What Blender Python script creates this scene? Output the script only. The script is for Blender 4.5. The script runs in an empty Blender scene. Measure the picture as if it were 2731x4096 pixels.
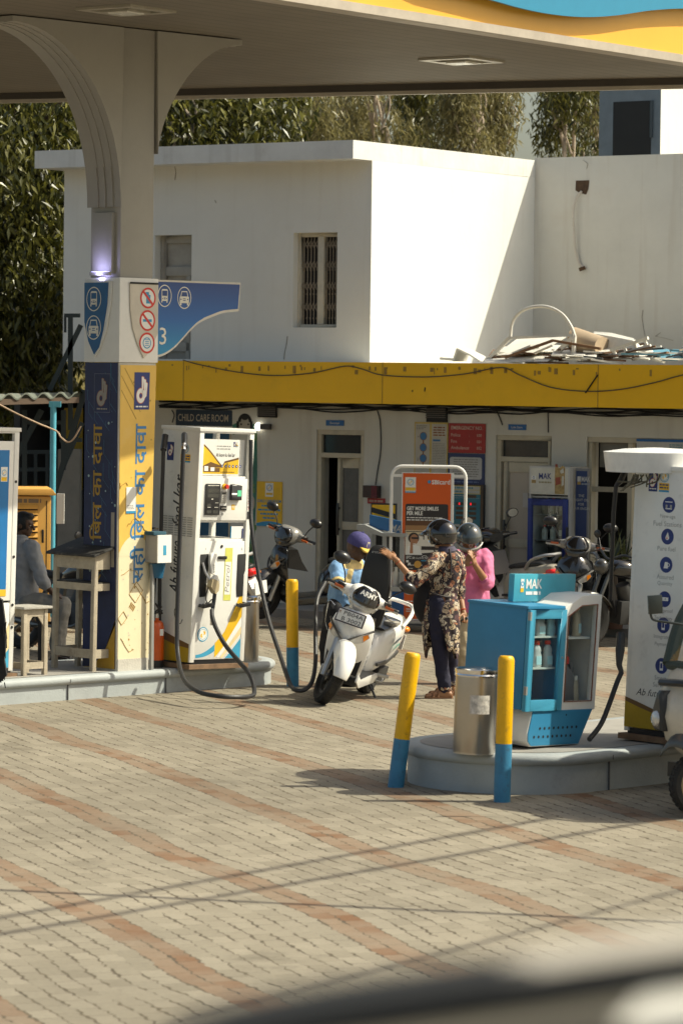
import bpy, bmesh, math, random
from mathutils import Vector, Matrix
R = math.radians
V = Vector
random.seed(7)
S = bpy.context.scene
COL = S.collection

# ------------------------------------------------------------------ camera
FPX = 14000.0                       # focal length in pixels of the 2731 x 4096 photograph
CAM = V((0, 0, 2.9))
PIT = math.atan(528 / FPX)
ROL = 0.012
_R0, _U0, FW = V((1, 0, 0)), V((0, math.sin(PIT), math.cos(PIT))), V((0, math.cos(PIT), -math.sin(PIT)))
RT = _R0 * math.cos(ROL) + _U0 * math.sin(ROL)
UP = _U0 * math.cos(ROL) - _R0 * math.sin(ROL)
cd = bpy.data.cameras.new('camera')
cam = bpy.data.objects.new('camera', cd); COL.objects.link(cam)
m = Matrix.Identity(4)
for i in range(3):
    m[i][0], m[i][1], m[i][2], m[i][3] = RT[i], UP[i], -FW[i], CAM[i]
cam.matrix_world = m
cd.sensor_fit = 'VERTICAL'; cd.sensor_height = 36; cd.sensor_width = 24
cd.lens = 36 * FPX / 4096
cd.clip_start = 0.1; cd.clip_end = 2000
cd.dof.use_dof = True; cd.dof.focus_distance = 32.0; cd.dof.aperture_fstop = 5.6
S.camera = cam

# ------------------------------------------------------------------ sun, sky, exposure
SUN_EL, SUN_AZ = R(47), R(2)       # azimuth measured from +X towards +Y
sv = V((math.cos(SUN_EL) * math.cos(SUN_AZ), math.cos(SUN_EL) * math.sin(SUN_AZ), math.sin(SUN_EL)))
sl = bpy.data.lights.new('sun', 'SUN'); sl.energy = 3.5; sl.angle = R(0.5); sl.color = (1, .985, .92)
so = bpy.data.objects.new('sun', sl); COL.objects.link(so)
so.rotation_euler = (-sv).to_track_quat('-Z', 'Y').to_euler(); so.location = (20, -5, 30)
W = bpy.data.worlds.new('World'); S.world = W; W.use_nodes = True
wn = W.node_tree.nodes; sky = wn.new('ShaderNodeTexSky'); sky.sky_type = 'NISHITA'; sky.sun_disc = False
sky.sun_elevation = SUN_EL; sky.sun_rotation = math.pi / 2 - SUN_AZ
sky.dust_density = 4; sky.air_density = 1.0; sky.ozone_density = 1.0
W.node_tree.links.new(sky.outputs[0], wn['Background'].inputs[0]); wn['Background'].inputs[1].default_value = 0.10
S.view_settings.view_transform = 'Standard'; S.view_settings.look = 'None'
S.view_settings.exposure = 0.70; S.view_settings.gamma = 1
S.view_settings.use_white_balance = True; S.view_settings.white_balance_temperature = 7400; S.view_settings.white_balance_tint = 4
S.cycles.max_bounces = 8; S.cycles.use_denoising = True

# ------------------------------------------------------------------ pixel helpers (photograph pixels -> points of the place)
def ray(px, py): return FW + RT * ((px - 1365.5) / FPX) + UP * ((2048 - py) / FPX)
def G(px, py, z=0.0):               # the point at height z seen there
    r = ray(px, py); return CAM + r * ((z - CAM.z) / r.z)
def D(px, py, d):                   # the point at depth d seen there
    r = ray(px, py); return CAM + r * (d / r.y)
class Fr:                           # upright plane: origin, x along the wall, -y towards the viewer
    def __init__(s, o, ang):
        s.o, s.a = V(o), ang
        s.x = V((math.cos(ang), math.sin(ang), 0)); s.n = V((math.sin(ang), -math.cos(ang), 0))
    def xz(s, px, py, off=0):
        r = ray(px, py); p = s.o + s.n * off
        q = CAM + r * ((p - CAM).dot(s.n) / r.dot(s.n)); return (q - s.o).dot(s.x), q.z - s.o.z
    def rect(s, x0, y0, x1, y1, off=0):   # pixel box -> local x0, z0, x1, z1
        a, b = s.xz(x0, (y0 + y1) / 2, off)[0], s.xz(x1, (y0 + y1) / 2, off)[0]
        c, d = s.xz((x0 + x1) / 2, y1, off)[1], s.xz((x0 + x1) / 2, y0, off)[1]
        return a, c, b, d
    def w(s, x, z=0, off=0): return s.o + s.x * x + s.n * off + V((0, 0, z))

# ------------------------------------------------------------------ materials
def lin(c):
    f = lambda v: (v / 12.92 if v <= .04045 else ((v + .055) / 1.055) ** 2.4)
    return tuple(f(v / 255) for v in c)
def hx(h): return lin((int(h[0:2], 16), int(h[2:4], 16), int(h[4:6], 16)))
MATS = {}
def mat(name, col, rough=.55, metal=0., var=.14, scale=5., bump=0., bscale=60., dirt=0., dcol=(.06, .045, .03), dscale=3., spec=.5, coat=0., trans=0., emis=0., alpha=1., streak=0.):
    if name in MATS: return MATS[name]
    if isinstance(col, str): col = hx(col)
    M = bpy.data.materials.new(name); M.use_nodes = True; MATS[name] = M
    nt = M.node_tree; N = nt.nodes; L = nt.links; P = N['Principled BSDF']
    P.inputs['Roughness'].default_value = rough; P.inputs['Metallic'].default_value = metal
    P.inputs['Specular IOR Level'].default_value = spec; P.inputs['Coat Weight'].default_value = coat
    P.inputs['Transmission Weight'].default_value = trans; P.inputs['Alpha'].default_value = alpha
    tc = N.new('ShaderNodeTexCoord')
    nz = N.new('ShaderNodeTexNoise'); nz.inputs['Scale'].default_value = scale; nz.inputs['Detail'].default_value = 6; nz.inputs['Roughness'].default_value = .65
    L.new(tc.outputs['Object'], nz.inputs['Vector'])
    mp = N.new('ShaderNodeMapRange'); mp.inputs['From Min'].default_value = .3; mp.inputs['From Max'].default_value = .7
    mp.inputs['To Min'].default_value = 1 - var; mp.inputs['To Max'].default_value = 1 + var * .6
    L.new(nz.outputs['Fac'], mp.inputs['Value'])
    mx = N.new('ShaderNodeVectorMath'); mx.operation = 'SCALE'; mx.inputs[0].default_value = col[:3]
    L.new(mp.outputs[0], mx.inputs['Scale'])
    out = mx.outputs[0]
    if dirt:
        n2 = N.new('ShaderNodeTexNoise'); n2.inputs['Scale'].default_value = dscale; n2.inputs['Detail'].default_value = 8; n2.inputs['Roughness'].default_value = .7
        L.new(tc.outputs['Object'], n2.inputs['Vector'])
        m2 = N.new('ShaderNodeMapRange'); m2.inputs['From Min'].default_value = .56; m2.inputs['From Max'].default_value = .78; m2.inputs['To Max'].default_value = dirt
        L.new(n2.outputs['Fac'], m2.inputs['Value'])
        mm = N.new('ShaderNodeMix'); mm.data_type = 'RGBA'; L.new(m2.outputs[0], mm.inputs['Factor'])
        L.new(out, mm.inputs['A']); mm.inputs['B'].default_value = (*dcol, 1); out = mm.outputs['Result']
    if streak:                       # rain streaks: noise drawn out downwards
        ma = N.new('ShaderNodeMapping'); ma.inputs['Scale'].default_value = (7, 7, .45); L.new(tc.outputs['Object'], ma.inputs['Vector'])
        n4 = N.new('ShaderNodeTexNoise'); n4.inputs['Scale'].default_value = 1.; n4.inputs['Detail'].default_value = 7; L.new(ma.outputs[0], n4.inputs['Vector'])
        m4 = N.new('ShaderNodeMapRange'); m4.inputs['From Min'].default_value = .54; m4.inputs['From Max'].default_value = .8; m4.inputs['To Max'].default_value = streak; L.new(n4.outputs['Fac'], m4.inputs['Value'])
        m5 = N.new('ShaderNodeMix'); m5.data_type = 'RGBA'; L.new(m4.outputs[0], m5.inputs['Factor']); L.new(out, m5.inputs['A']); m5.inputs['B'].default_value = (*dcol, 1); out = m5.outputs['Result']
    L.new(out, P.inputs['Base Color'])
    if emis: P.inputs['Emission Color'].default_value = (*col[:3], 1); P.inputs['Emission Strength'].default_value = emis
    if bump:
        n3 = N.new('ShaderNodeTexNoise'); n3.inputs['Scale'].default_value = bscale; n3.inputs['Detail'].default_value = 4
        L.new(tc.outputs['Object'], n3.inputs['Vector'])
        b = N.new('ShaderNodeBump'); b.inputs['Strength'].default_value = bump; b.inputs['Distance'].default_value = .01
        L.new(n3.outputs['Fac'], b.inputs['Height']); L.new(b.outputs[0], P.inputs['Normal'])
    return M
def glass(name, tint=(.9, .95, .95), k=.12):
    if name in MATS: return MATS[name]
    M = bpy.data.materials.new(name); M.use_nodes = True; MATS[name] = M
    nt = M.node_tree; N = nt.nodes; L = nt.links; N.remove(N['Principled BSDF'])
    t = N.new('ShaderNodeBsdfTransparent'); t.inputs[0].default_value = (*tint, 1)
    g = N.new('ShaderNodeBsdfGlossy'); g.inputs['Roughness'].default_value = .05
    x = N.new('ShaderNodeMixShader'); x.inputs[0].default_value = k
    L.new(t.outputs[0], x.inputs[1]); L.new(g.outputs[0], x.inputs[2]); L.new(x.outputs[0], N['Material Output'].inputs[0])
    return M

# ------------------------------------------------------------------ mesh builder
def cr(pts, n=8):                   # Catmull-Rom through points
    P = [V(p) for p in pts]; P = [P[0] * 2 - P[1]] + P + [P[-1] * 2 - P[-2]]; o = []
    for i in range(1, len(P) - 2):
        a, b, c, d = P[i - 1:i + 3]
        for k in range(n):
            t = k / n
            o.append(.5 * (2 * b + (c - a) * t + (2 * a - 5 * b + 4 * c - d) * t * t + (3 * b - a - 3 * c + d) * t ** 3))
    o.append(P[-2]); return o
_TC = {}
def text_geo(s, shear=0., bold=0.):
    k = (s, shear, bold)
    if k not in _TC:
        c = bpy.data.curves.new('t', 'FONT'); c.body = s; c.shear = shear; c.offset = bold; c.resolution_u = 2; c.align_x = 'LEFT'
        o = bpy.data.objects.new('t', c); COL.objects.link(o)
        dg = bpy.context.evaluated_depsgraph_get(); me = o.evaluated_get(dg).to_mesh()
        _TC[k] = ([v.co.copy() for v in me.vertices], [tuple(p.vertices) for p in me.polygons])
        o.evaluated_get(dg).to_mesh_clear(); bpy.data.objects.remove(o); bpy.data.curves.remove(c)
    return _TC[k]
class MB:
    def __init__(s): s.v, s.f, s.m = [], [], []
    def add(s, vs, fs, mi=0):
        o = len(s.v); s.v += [V(v) for v in vs]; s.f += [tuple(i + o for i in f) for f in fs]; s.m += [mi] * len(fs); return s
    def box(s, c, z, mi=0, M=None):
        hx_, hy, hz = z[0] / 2, z[1] / 2, z[2] / 2
        vs = [V((x, y, w)) for x in (-hx_, hx_) for y in (-hy, hy) for w in (-hz, hz)]
        if M is not None: vs = [M @ v for v in vs]
        return s.add([v + V(c) for v in vs], [(0, 1, 3, 2), (4, 6, 7, 5), (0, 4, 5, 1), (2, 3, 7, 6), (0, 2, 6, 4), (1, 5, 7, 3)], mi)
    def b2(s, x0, x1, y0, y1, z0, z1, mi=0): return s.box(((x0 + x1) / 2, (y0 + y1) / 2, (z0 + z1) / 2), (abs(x1 - x0), abs(y1 - y0), abs(z1 - z0)), mi)
    def bar(s, a, b, w, h=None, mi=0, up=(0, 0, 1)):      # square bar between two points
        a, b = V(a), V(b); h = h or w; d = (b - a); u = V(up)
        if abs(d.normalized().dot(u)) > .98: u = V((0, 1, 0))
        x = d.cross(u).normalized(); y = x.cross(d).normalized()
        vs = [p + x * (i * w / 2) + y * (j * h / 2) for p in (a, b) for i, j in ((-1, -1), (1, -1), (1, 1), (-1, 1))]
        return s.add(vs, [(0, 1, 2, 3), (7, 6, 5, 4), (0, 4, 5, 1), (1, 5, 6, 2), (2, 6, 7, 3), (3, 7, 4, 0)], mi)
    def tube(s, pts, r, n=8, mi=0, cap=True, sq=1.):
        P = [V(p) for p in pts]; N = len(P)
        rr = r if isinstance(r, (list, tuple)) else [r] * N
        t0 = (P[1] - P[0]).normalized(); x = t0.orthogonal().normalized(); vs = []
        for i in range(N):
            t = (P[min(i + 1, N - 1)] - P[max(i - 1, 0)]).normalized()
            x = (x - t * x.dot(t)).normalized(); y = t.cross(x)
            vs += [P[i] + (x * math.cos(2 * math.pi * k / n) + y * math.sin(2 * math.pi * k / n) * sq) * rr[i] for k in range(n)]
        fs = [(i * n + k, i * n + (k + 1) % n, (i + 1) * n + (k + 1) % n, (i + 1) * n + k) for i in range(N - 1) for k in range(n)]
        if cap: fs += [tuple(range(n))[::-1], tuple((N - 1) * n + k for k in range(n))]
        return s.add(vs, fs, mi)
    def cyl(s, a, b, r0, r1=None, n=20, mi=0, cap=True): return s.tube([a, b], [r0, r0 if r1 is None else r1], n, mi, cap)
    def lathe(s, prof, n=24, mi=0, M=None, cap=True, c=(0, 0, 0)):
        vs = [V((r * math.cos(2 * math.pi * k / n), r * math.sin(2 * math.pi * k / n), z)) for r, z in prof for k in range(n)]
        vs = [(M @ v if M is not None else v) + V(c) for v in vs]
        N = len(prof); fs = [(i * n + k, i * n + (k + 1) % n, (i + 1) * n + (k + 1) % n, (i + 1) * n + k) for i in range(N - 1) for k in range(n)]
        if cap: fs += [tuple(range(n))[::-1], tuple((N - 1) * n + k for k in range(n))]
        return s.add(vs, fs, mi)
    def ell(s, c, r, n=16, m_=10, mi=0, M=None):
        vs, fs = [], []
        for j in range(m_ + 1):
            a = math.pi * j / m_
            for k in range(n):
                b = 2 * math.pi * k / n
                q = V((r[0] * math.sin(a) * math.cos(b), r[1] * math.sin(a) * math.sin(b), r[2] * math.cos(a)))
                vs.append((M @ q if M is not None else q) + V(c))
        for j in range(m_):
            for k in range(n): fs.append((j * n + k, (j + 1) * n + k, (j + 1) * n + (k + 1) % n, j * n + (k + 1) % n))
        return s.add(vs, fs, mi)
    def prism(s, poly, y0, y1, mi=0, ax='y'):             # polygon in xz extruded along y (or xy along z, yz along x)
        n = len(poly)
        mk = {'y': lambda p, t: (p[0], t, p[1]), 'z': lambda p, t: (p[0], p[1], t), 'x': lambda p, t: (t, p[0], p[1])}[ax]
        vs = [mk(p, y0) for p in poly] + [mk(p, y1) for p in poly]
        return s.add(vs, [tuple(range(n)), tuple(range(n, 2 * n))[::-1]] + [(i, i + n, (i + 1) % n + n, (i + 1) % n) for i in range(n)], mi)
    def loft(s, rings, mi=0, cap=True, close=True):
        n = len(rings[0]); vs = [V(p) for r in rings for p in r]; N = len(rings); fs = []
        for i in range(N - 1):
            for k in range(n if close else n - 1): fs.append((i * n + k, i * n + (k + 1) % n, (i + 1) * n + (k + 1) % n, (i + 1) * n + k))
        if cap and close: fs += [tuple(range(n))[::-1], tuple((N - 1) * n + k for k in range(n))]
        return s.add(vs, fs, mi)
    def quad(s, x0, z0, x1, z1, y, mi=0): return s.add([(x0, y, z0), (x1, y, z0), (x1, y, z1), (x0, y, z1)], [(0, 1, 2, 3)], mi)
    def poly(s, pts, y, mi=0): return s.add([(p[0], y, p[1]) for p in pts], [tuple(range(len(pts)))], mi)
    def disc(s, x, z, r, y, mi=0, n=20, rz=None): return s.poly([(x + r * math.cos(2 * math.pi * k / n), z + (rz or r) * math.sin(2 * math.pi * k / n)) for k in range(n)], y, mi)
    def ring(s, x, z, r, w, y, mi=0, n=24, rz=1., a0=0, a1=360):
        for k in range(n):
            a, b = R(a0 + (a1 - a0) * k / n), R(a0 + (a1 - a0) * (k + 1) / n)
            s.add([(x + q * math.cos(t), y, z + q * rz * math.sin(t)) for q, t in ((r - w, a), (r, a), (r, b), (r - w, b))], [(0, 1, 2, 3)], mi)
        return s
    def text(s, t, x, z, y, h, mi=0, w=None, rot=0, shear=0., bold=0., al='l', M=None):   # lettering facing -y; h = letter height, w = forced width
        vs, fs = text_geo(t, shear, bold)
        if not vs: return s
        x0, x1 = min(v.x for v in vs), max(v.x for v in vs); y0, y1 = min(v.y for v in vs), max(v.y for v in vs)
        k = h / (y1 - y0); kx = w / (x1 - x0) if w else k; ww = (x1 - x0) * kx
        ox = {'l': 0, 'c': -ww / 2, 'r': -ww}[al]; ca, sa = math.cos(R(rot)), math.sin(R(rot)); o = []
        for v in vs:
            a, b = (v.x - x0) * kx + ox, (v.y - y0) * k
            p = V((x + a * ca - b * sa, y, z + a * sa + b * ca)); o.append(M @ p if M is not None else p)
        return s.add(o, fs, mi)
    def lines(s, x0, x1, z0, z1, n, y, mi=0, rag=.35, al='l', fill=.5):   # rows of word-like dashes for print too small to read
        rs = random.Random(int(abs(x0 * 977 + z0 * 131) * 100) + n); p = (z1 - z0) / n
        for i in range(n):
            zt = z1 - p * i - p * (1 - fill) / 2; wl = (x1 - x0) * (1 - rag * rs.random()); xa = x0 if al == 'l' else (x0 + x1 - wl) / 2; e = xa + wl
            while xa < e - .004:
                l = min(rs.uniform(.6, 2.2) * p, e - xa); s.quad(xa, zt - p * fill, xa + l, zt, y, mi); xa += l + p * .3
        return s
    def build(s, name, mats, parent=None, bevel=0., seg=2, ang=32, smooth=True, sub=0):
        me = bpy.data.meshes.new(name); me.from_pydata([tuple(v) for v in s.v], [], s.f)
        if not isinstance(mats, (list, tuple)): mats = [mats]
        for q in mats: me.materials.append(q)
        me.polygons.foreach_set('material_index', s.m)
        if bevel:
            bm = bmesh.new(); bm.from_mesh(me); bmesh.ops.remove_doubles(bm, verts=bm.verts, dist=1e-5)
            es = [e for e in bm.edges if len(e.link_faces) == 2 and e.calc_face_angle(0) > R(35)]
            bmesh.ops.bevel(bm, geom=es, offset=bevel, segments=seg, profile=.6, affect='EDGES', clamp_overlap=True); bm.to_mesh(me); bm.free()
        if smooth:
            me.polygons.foreach_set('use_smooth', [True] * len(me.polygons)); me.set_sharp_from_angle(angle=R(ang))
        me.update(); o = bpy.data.objects.new(name, me); COL.objects.link(o)
        if parent is not None: o.parent = parent
        if sub:
            q = o.modifiers.new('subdivision', 'SUBSURF'); q.levels = q.render_levels = sub
        return o
def recalc(o):
    bm = bmesh.new(); bm.from_mesh(o.data); bmesh.ops.recalc_face_normals(bm, faces=bm.faces); bm.to_mesh(o.data); bm.free(); return o
def tag(o, label=None, cat=None, group=None, kind=None):
    for k, q in (('label', label), ('category', cat), ('group', group), ('kind', kind)):
        if q: o[k] = q
    return o
def thing(name, label, cat, loc=(0, 0, 0), rz=0., group=None, lean=0., kind=None):
    o = bpy.data.objects.new(name, None); COL.objects.link(o); o.empty_display_size = .2
    o.matrix_world = Matrix.Translation(V(loc)) @ Matrix.Rotation(lean, 4, 'Y') @ Matrix.Rotation(rz, 4, 'Z')
    return tag(o, label, cat, group, kind)
def copy_tree(o, parent=None):
    kids = [c for c in COL.objects if c.parent == o]
    c = o.copy(); COL.objects.link(c)
    if parent is not None: c.parent = parent
    for k in kids: copy_tree(k, c)
    return c
def struct(o): o['kind'] = 'structure'; return o

# ------------------------------------------------------------------ shared materials
WHITE = mat('white paint', (.78, .77, .73), .45, var=.05, dirt=.18, dscale=5)
PUMPW = mat('pump enamel', (.74, .73, .69), .35, var=.06, scale=3, dirt=.25, dscale=7, coat=.2)
GREY = mat('grey metal', (.32, .32, .31), .45, metal=.2)
DARK = mat('dark void', (.012, .013, .014), .7)
BLACK = mat('black rubber', (.018, .018, .02), .5, bump=.2)
BLKP = mat('black plastic', (.02, .02, .022), .3, var=.2)
INK = mat('black ink', (.02, .02, .025), .6)
NAVY = mat('navy print', (.012, .03, .17), .5)
BPB = mat('sign blue', (.005, .11, .34), .4, var=.1)
SKYB = mat('sky blue print', (.02, .27, .50), .45)
BPY = mat('print yellow', (.80, .47, .02), .5)
REDP = mat('print red', (.62, .03, .02), .5)
CREAM = mat('cream print', (.74, .71, .62), .5)
CHROME = mat('chrome', (.72, .72, .72), .16, metal=1., var=.05)
STEEL = mat('brushed steel', (.50, .47, .43), .34, metal=1., var=.1, scale=3)
GLASS = glass('window glass', k=.05)
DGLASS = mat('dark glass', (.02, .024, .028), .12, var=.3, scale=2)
ISL = R(46)                         # the pump islands run at this angle
# ================================================================== the ground of interlocking pavers
def paver_mat():
    M = bpy.data.materials.new('interlocking pavers'); M.use_nodes = True
    nt = M.node_tree; N = nt.nodes; L = nt.links; P = N['Principled BSDF']; P.inputs['Roughness'].default_value = .82; P.inputs['Specular IOR Level'].default_value = .25
    def mth(op, a, b=None, c=None):
        q = N.new('ShaderNodeMath'); q.operation = op
        for i, t in enumerate((a, b, c)):
            if t is None: continue
            if isinstance(t, (int, float)): q.inputs[i].default_value = t
            else: L.new(t, q.inputs[i])
        return q.outputs[0]
    tc = N.new('ShaderNodeTexCoord'); sx = N.new('ShaderNodeSeparateXYZ'); L.new(tc.outputs['Object'], sx.inputs[0])
    def noise(sc, det=4, rough=.6):
        q = N.new('ShaderNodeTexNoise'); q.inputs['Scale'].default_value = sc; q.inputs['Detail'].default_value = det; q.inputs['Roughness'].default_value = rough
        L.new(tc.outputs['Object'], q.inputs['Vector']); return q.outputs['Fac']
    wob = mth('ADD', mth('MULTIPLY', mth('SUBTRACT', noise(1.1, 2), .5), .05), mth('MULTIPLY', mth('SUBTRACT', noise(.22, 2), .5), .42))
    ax, ay = math.cos(R(-69.7)), math.sin(R(-69.7))           # along the rows
    a = mth('ADD', mth('MULTIPLY', sx.outputs[0], ax), mth('MULTIPLY', sx.outputs[1], ay))
    b = mth('ADD', mth('ADD', mth('MULTIPLY', sx.outputs[0], -ay), mth('MULTIPLY', sx.outputs[1], ax)), wob)
    RW, BL = .119, .2
    tri = mth('PINGPONG', mth('ADD', a, 100), BL / 4)
    zz = mth('MULTIPLY_ADD', mth('SUBTRACT', mth('DIVIDE', tri, BL / 4), .5), .45, mth('MULTIPLY', mth('SUBTRACT', noise(9, 2), .5), 2.4))
    b2 = mth('ADD', b, mth('MULTIPLY', zz, .022))
    row = mth('DIVIDE', mth('ADD', b2, 100 + ROFF), RW); rf = mth('FLOOR', row); fr = mth('FRACT', row)
    cl = mth('ADD', mth('DIVIDE', mth('ADD', a, 100), BL), mth('MULTIPLY', mth('MODULO', rf, 2), .5)); cf = mth('FLOOR', cl); fc = mth('FRACT', cl)
    def edge(f, w): return mth('GREATER_THAN', mth('MINIMUM', f, mth('SUBTRACT', 1, f)), w)
    wvar = mth('MINIMUM', mth('MULTIPLY', mth('MAXIMUM', mth('SUBTRACT', noise(3.4, 7, .75), .435), 0), .62), .08)
    inside = mth('MULTIPLY', edge(fr, wvar), edge(fc, mth('MULTIPLY', wvar, .18)))
    wn_ = N.new('ShaderNodeTexWhiteNoise'); wn_.noise_dimensions = '2D'; cv = N.new('ShaderNodeCombineXYZ'); L.new(rf, cv.inputs[0]); L.new(cf, cv.inputs[1]); L.new(cv.outputs[0], wn_.inputs['Vector'])
    rnd = wn_.outputs['Value']
    # rows 0,1,2 of every ten are red
    k = mth('MODULO', mth('ADD', rf, ROWOFF), 10); red = mth('LESS_THAN', k, 1.5)
    red = mth('MULTIPLY', red, mth('MINIMUM', mth('MULTIPLY_ADD', noise(1.3, 5, .7), 1.7, -.05), 1))
    def mixc(f, c1, c2):
        q = N.new('ShaderNodeMix'); q.data_type = 'RGBA'
        if isinstance(f, (int, float)): q.inputs['Factor'].default_value = f
        else: L.new(f, q.inputs['Factor'])
        for s_, c in (('A', c1), ('B', c2)):
            if isinstance(c, tuple): q.inputs[s_].default_value = (*c, 1)
            else: L.new(c, q.inputs[s_])
        return q.outputs['Result']
    gcol = mixc(rnd, (.218, .192, .146), (.272, .241, .186))
    rcol = mixc(mth('POWER', rnd, 2.5), (.222, .158, .108), (.165, .085, .045))
    col = mixc(red, gcol, rcol)
    st_ = mth('SUBTRACT', 1, mth('MULTIPLY', mth('MINIMUM', mth('MAXIMUM', mth('MULTIPLY', mth('SUBTRACT', noise(.9, 6, .7), .60), 9), 0), 1), .32))
    big = mth('MULTIPLY', st_, mth('MULTIPLY_ADD', noise(.35, 6), .75, .62))
    fine = mth('MULTIPLY_ADD', noise(28, 5, .75), .5, .75)
    q = N.new('ShaderNodeVectorMath'); q.operation = 'SCALE'; L.new(col, q.inputs[0]); L.new(mth('MULTIPLY', big, fine), q.inputs['Scale'])
    jc = mixc(noise(5.7, 4), (.15, .122, .085), (.045, .036, .027))
    L.new(mixc(inside, jc, q.outputs[0]), P.inputs['Base Color'])
    h = mth('ADD', mth('MULTIPLY', inside, mth('MULTIPLY_ADD', rnd, .35, .65)), mth('MULTIPLY', noise(40, 4), .25))
    bp = N.new('ShaderNodeBump'); bp.inputs['Strength'].default_value = .6; bp.inputs['Distance'].default_value = .012
    L.new(h, bp.inputs['Height']); L.new(bp.outputs[0], P.inputs['Normal'])
    return M
ROWOFF = 0; ROFF = .119 * (1 - ((6.47 + 100) / .119) % 10)
struct(MB().add([(-60, 2, 0), (60, 2, 0), (60, 140, 0), (-60, 140, 0)], [(0, 1, 2, 3)]).build('ground', paver_mat()))

# ================================================================== islands with kerbs
KERB = mat('kerb paint', (.36, .39, .395), .6, var=.12, scale=4, bump=.25, dirt=.45, dscale=4, dcol=(.12, .11, .10))
KTOP = mat('island concrete', (.30, .285, .26), .8, var=.2, scale=3, bump=.3, dirt=.4, dscale=3, dcol=(.09, .08, .07))
def island(label, loc, L, wd, h, near_round, group):
    # local x along the island, front edge at y = 0, rounded at both ends
    t = thing('pump_island', label, 'pump island', loc, ISL, group)
    def outline(off, x0, x1, w):
        r = w / 2; o = []
        for k in range(17): o.append((x1 - r * .9 + (r * .9 + off) * math.sin(math.pi * k / 16), w / 2 - (r + off) * math.cos(math.pi * k / 16)))
        for k in range(17): o.append((x0 + r * .9 - (r * .9 + off) * math.sin(math.pi * k / 16), w / 2 + (r + off) * math.cos(math.pi * k / 16)))
        return o
    prof = [(0, -.02), (0, h - .075), (.012, h - .08), (.03, h - .07), (.042, h - .045), (.035, h - .018), (.015, h), (-.09, h)]
    rings = [[(p[0], p[1], z) for p in outline(o, 0, L, wd)] for o, z in prof]
    mb = MB(); mb.loft(rings, cap=False); recalc(mb.build('kerb', KERB, t, ang=50))
    q = [(p[0], p[1], h + .003) for p in outline(-.088, 0, L, wd)]
    mb = MB().add(q, [tuple(range(len(q)))]); mb.build('top_slab', KTOP, t)
    sj = MB()
    for x in (.9, 2.1, 3.3, 4.5, 5.7):
        if x < L - .6: sj.b2(x, x + .008, -.0135, -.001, 0, h - .08); sj.b2(x, x + .01, -.0435, -.0425, h - .065, h - .03)
    sj.build('joint', mat('kerb joint', (.12, .12, .12), .9), t)
    return t
g1 = G(1090, 2738)
uI = V((math.cos(ISL), math.sin(ISL), 0)); vI = V((math.sin(ISL), -math.cos(ISL), 0))
H1, H2 = .22, .285
def along(p, q):                    # island coordinates of a ground point relative to q
    d = p - q; return d.dot(uI), d.dot(vI)
# left island: front edge runs through these kerb-foot points
e0 = G(0, 2819); e1 = G(700, 2768)
ends = along(g1, e1)[0]
o1 = e1 + uI * (ends - 5.9)
island('long grey pump island with the white petrol pumps and canopy column on it', (o1.x, o1.y, 0), 6.25, 1.35, H1, True, 'pump islands')
# right island
f0 = G(1640, 3110); f1 = G(2090, 3195)
o2 = f1 - uI * .04 + vI * .05
island('short grey pump island with the steel bin and blue oil kiosk', (o2.x, o2.y, 0), 6.0, 1.52, H2, True, 'pump islands')

# ================================================================== canopy
HC = 6.08
n1, n2 = G(1230, 0, HC), G(2731, 236, HC)
w1, w2 = G(0, 374, HC), G(2731, 312, HC)
nd = (n2 - n1).normalized(); nn = V((nd.y, -nd.x, 0)); nang = math.atan2(nd.y, nd.x)
fd = (w2 - w1).normalized()
cA = n1 - nd * 9; cB = n2 + nd * .35; cD = w1 - fd * 5
cC = w1 + fd * ((cB.x + .25 - w1.x) / fd.x)  # right end cut short out of view to keep its shadow off the paving
can = thing('canopy', 'wide station canopy with yellow fascia, blue wave panel and brown ribbed soffit', 'canopy', (n1.x, n1.y, HC), nang)
def cl(p): d = p - n1; return (d.dot(nd), -d.dot(nn))          # canopy-local x, y (y away from the viewer)
def soffit_mat():
    M = mat('ribbed soffit', (.175, .152, .12), .55, var=.16, scale=1.2, dirt=.25, dscale=1.5)
    nt = M.node_tree; N = nt.nodes; L = nt.links
    tc = N.new('ShaderNodeTexCoord'); w = N.new('ShaderNodeTexWave'); w.bands_direction = 'Y'; w.inputs['Scale'].default_value = 1.65; w.inputs['Distortion'].default_value = 0; w.wave_profile = 'SAW'
    L.new(tc.outputs['Object'], w.inputs['Vector']); b = N.new('ShaderNodeBump'); b.inputs['Strength'].default_value = .9; b.inputs['Distance'].default_value = .02
    gr = N.new('ShaderNodeMapRange'); gr.inputs['From Min'].default_value = .86; gr.inputs['To Min'].default_value = 1; gr.inputs['To Max'].default_value = .45; L.new(w.outputs['Fac'], gr.inputs[0])
    sc_ = N.new('ShaderNodeVectorMath'); sc_.operation = 'SCALE'; bc = N['Principled BSDF'].inputs['Base Color']; L.new(bc.links[0].from_socket, sc_.inputs[0]); L.new(gr.outputs[0], sc_.inputs['Scale']); L.new(sc_.outputs[0], bc)
    L.new(w.outputs['Fac'], b.inputs['Height']); L.new(b.outputs[0], N['Principled BSDF'].inputs['Normal'])
    return M
poly = [cl(p) for p in (cA, cB, cC, cD)]
MB().prism(poly, 0, .12, ax='z').build('soffit', soffit_mat(), can)
MB().prism(poly, .55, .75, ax='z').build('roof', GREY, can)
YEL = mat('fascia yellow', (.90, .50, .004), .42, var=.05, scale=2, dirt=.12, dscale=3)
YELF = mat('canopy yellow', (.78, .40, .05), .38, var=.05, scale=2)
TRIM = mat('brown trim', (.07, .06, .05), .5)
x0, x1 = cl(cA)[0], cl(cB)[0]
MB().b2(x0, x1, -.06, .02, .03, 1.3).build('yellow_fascia', YELF, can)
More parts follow.
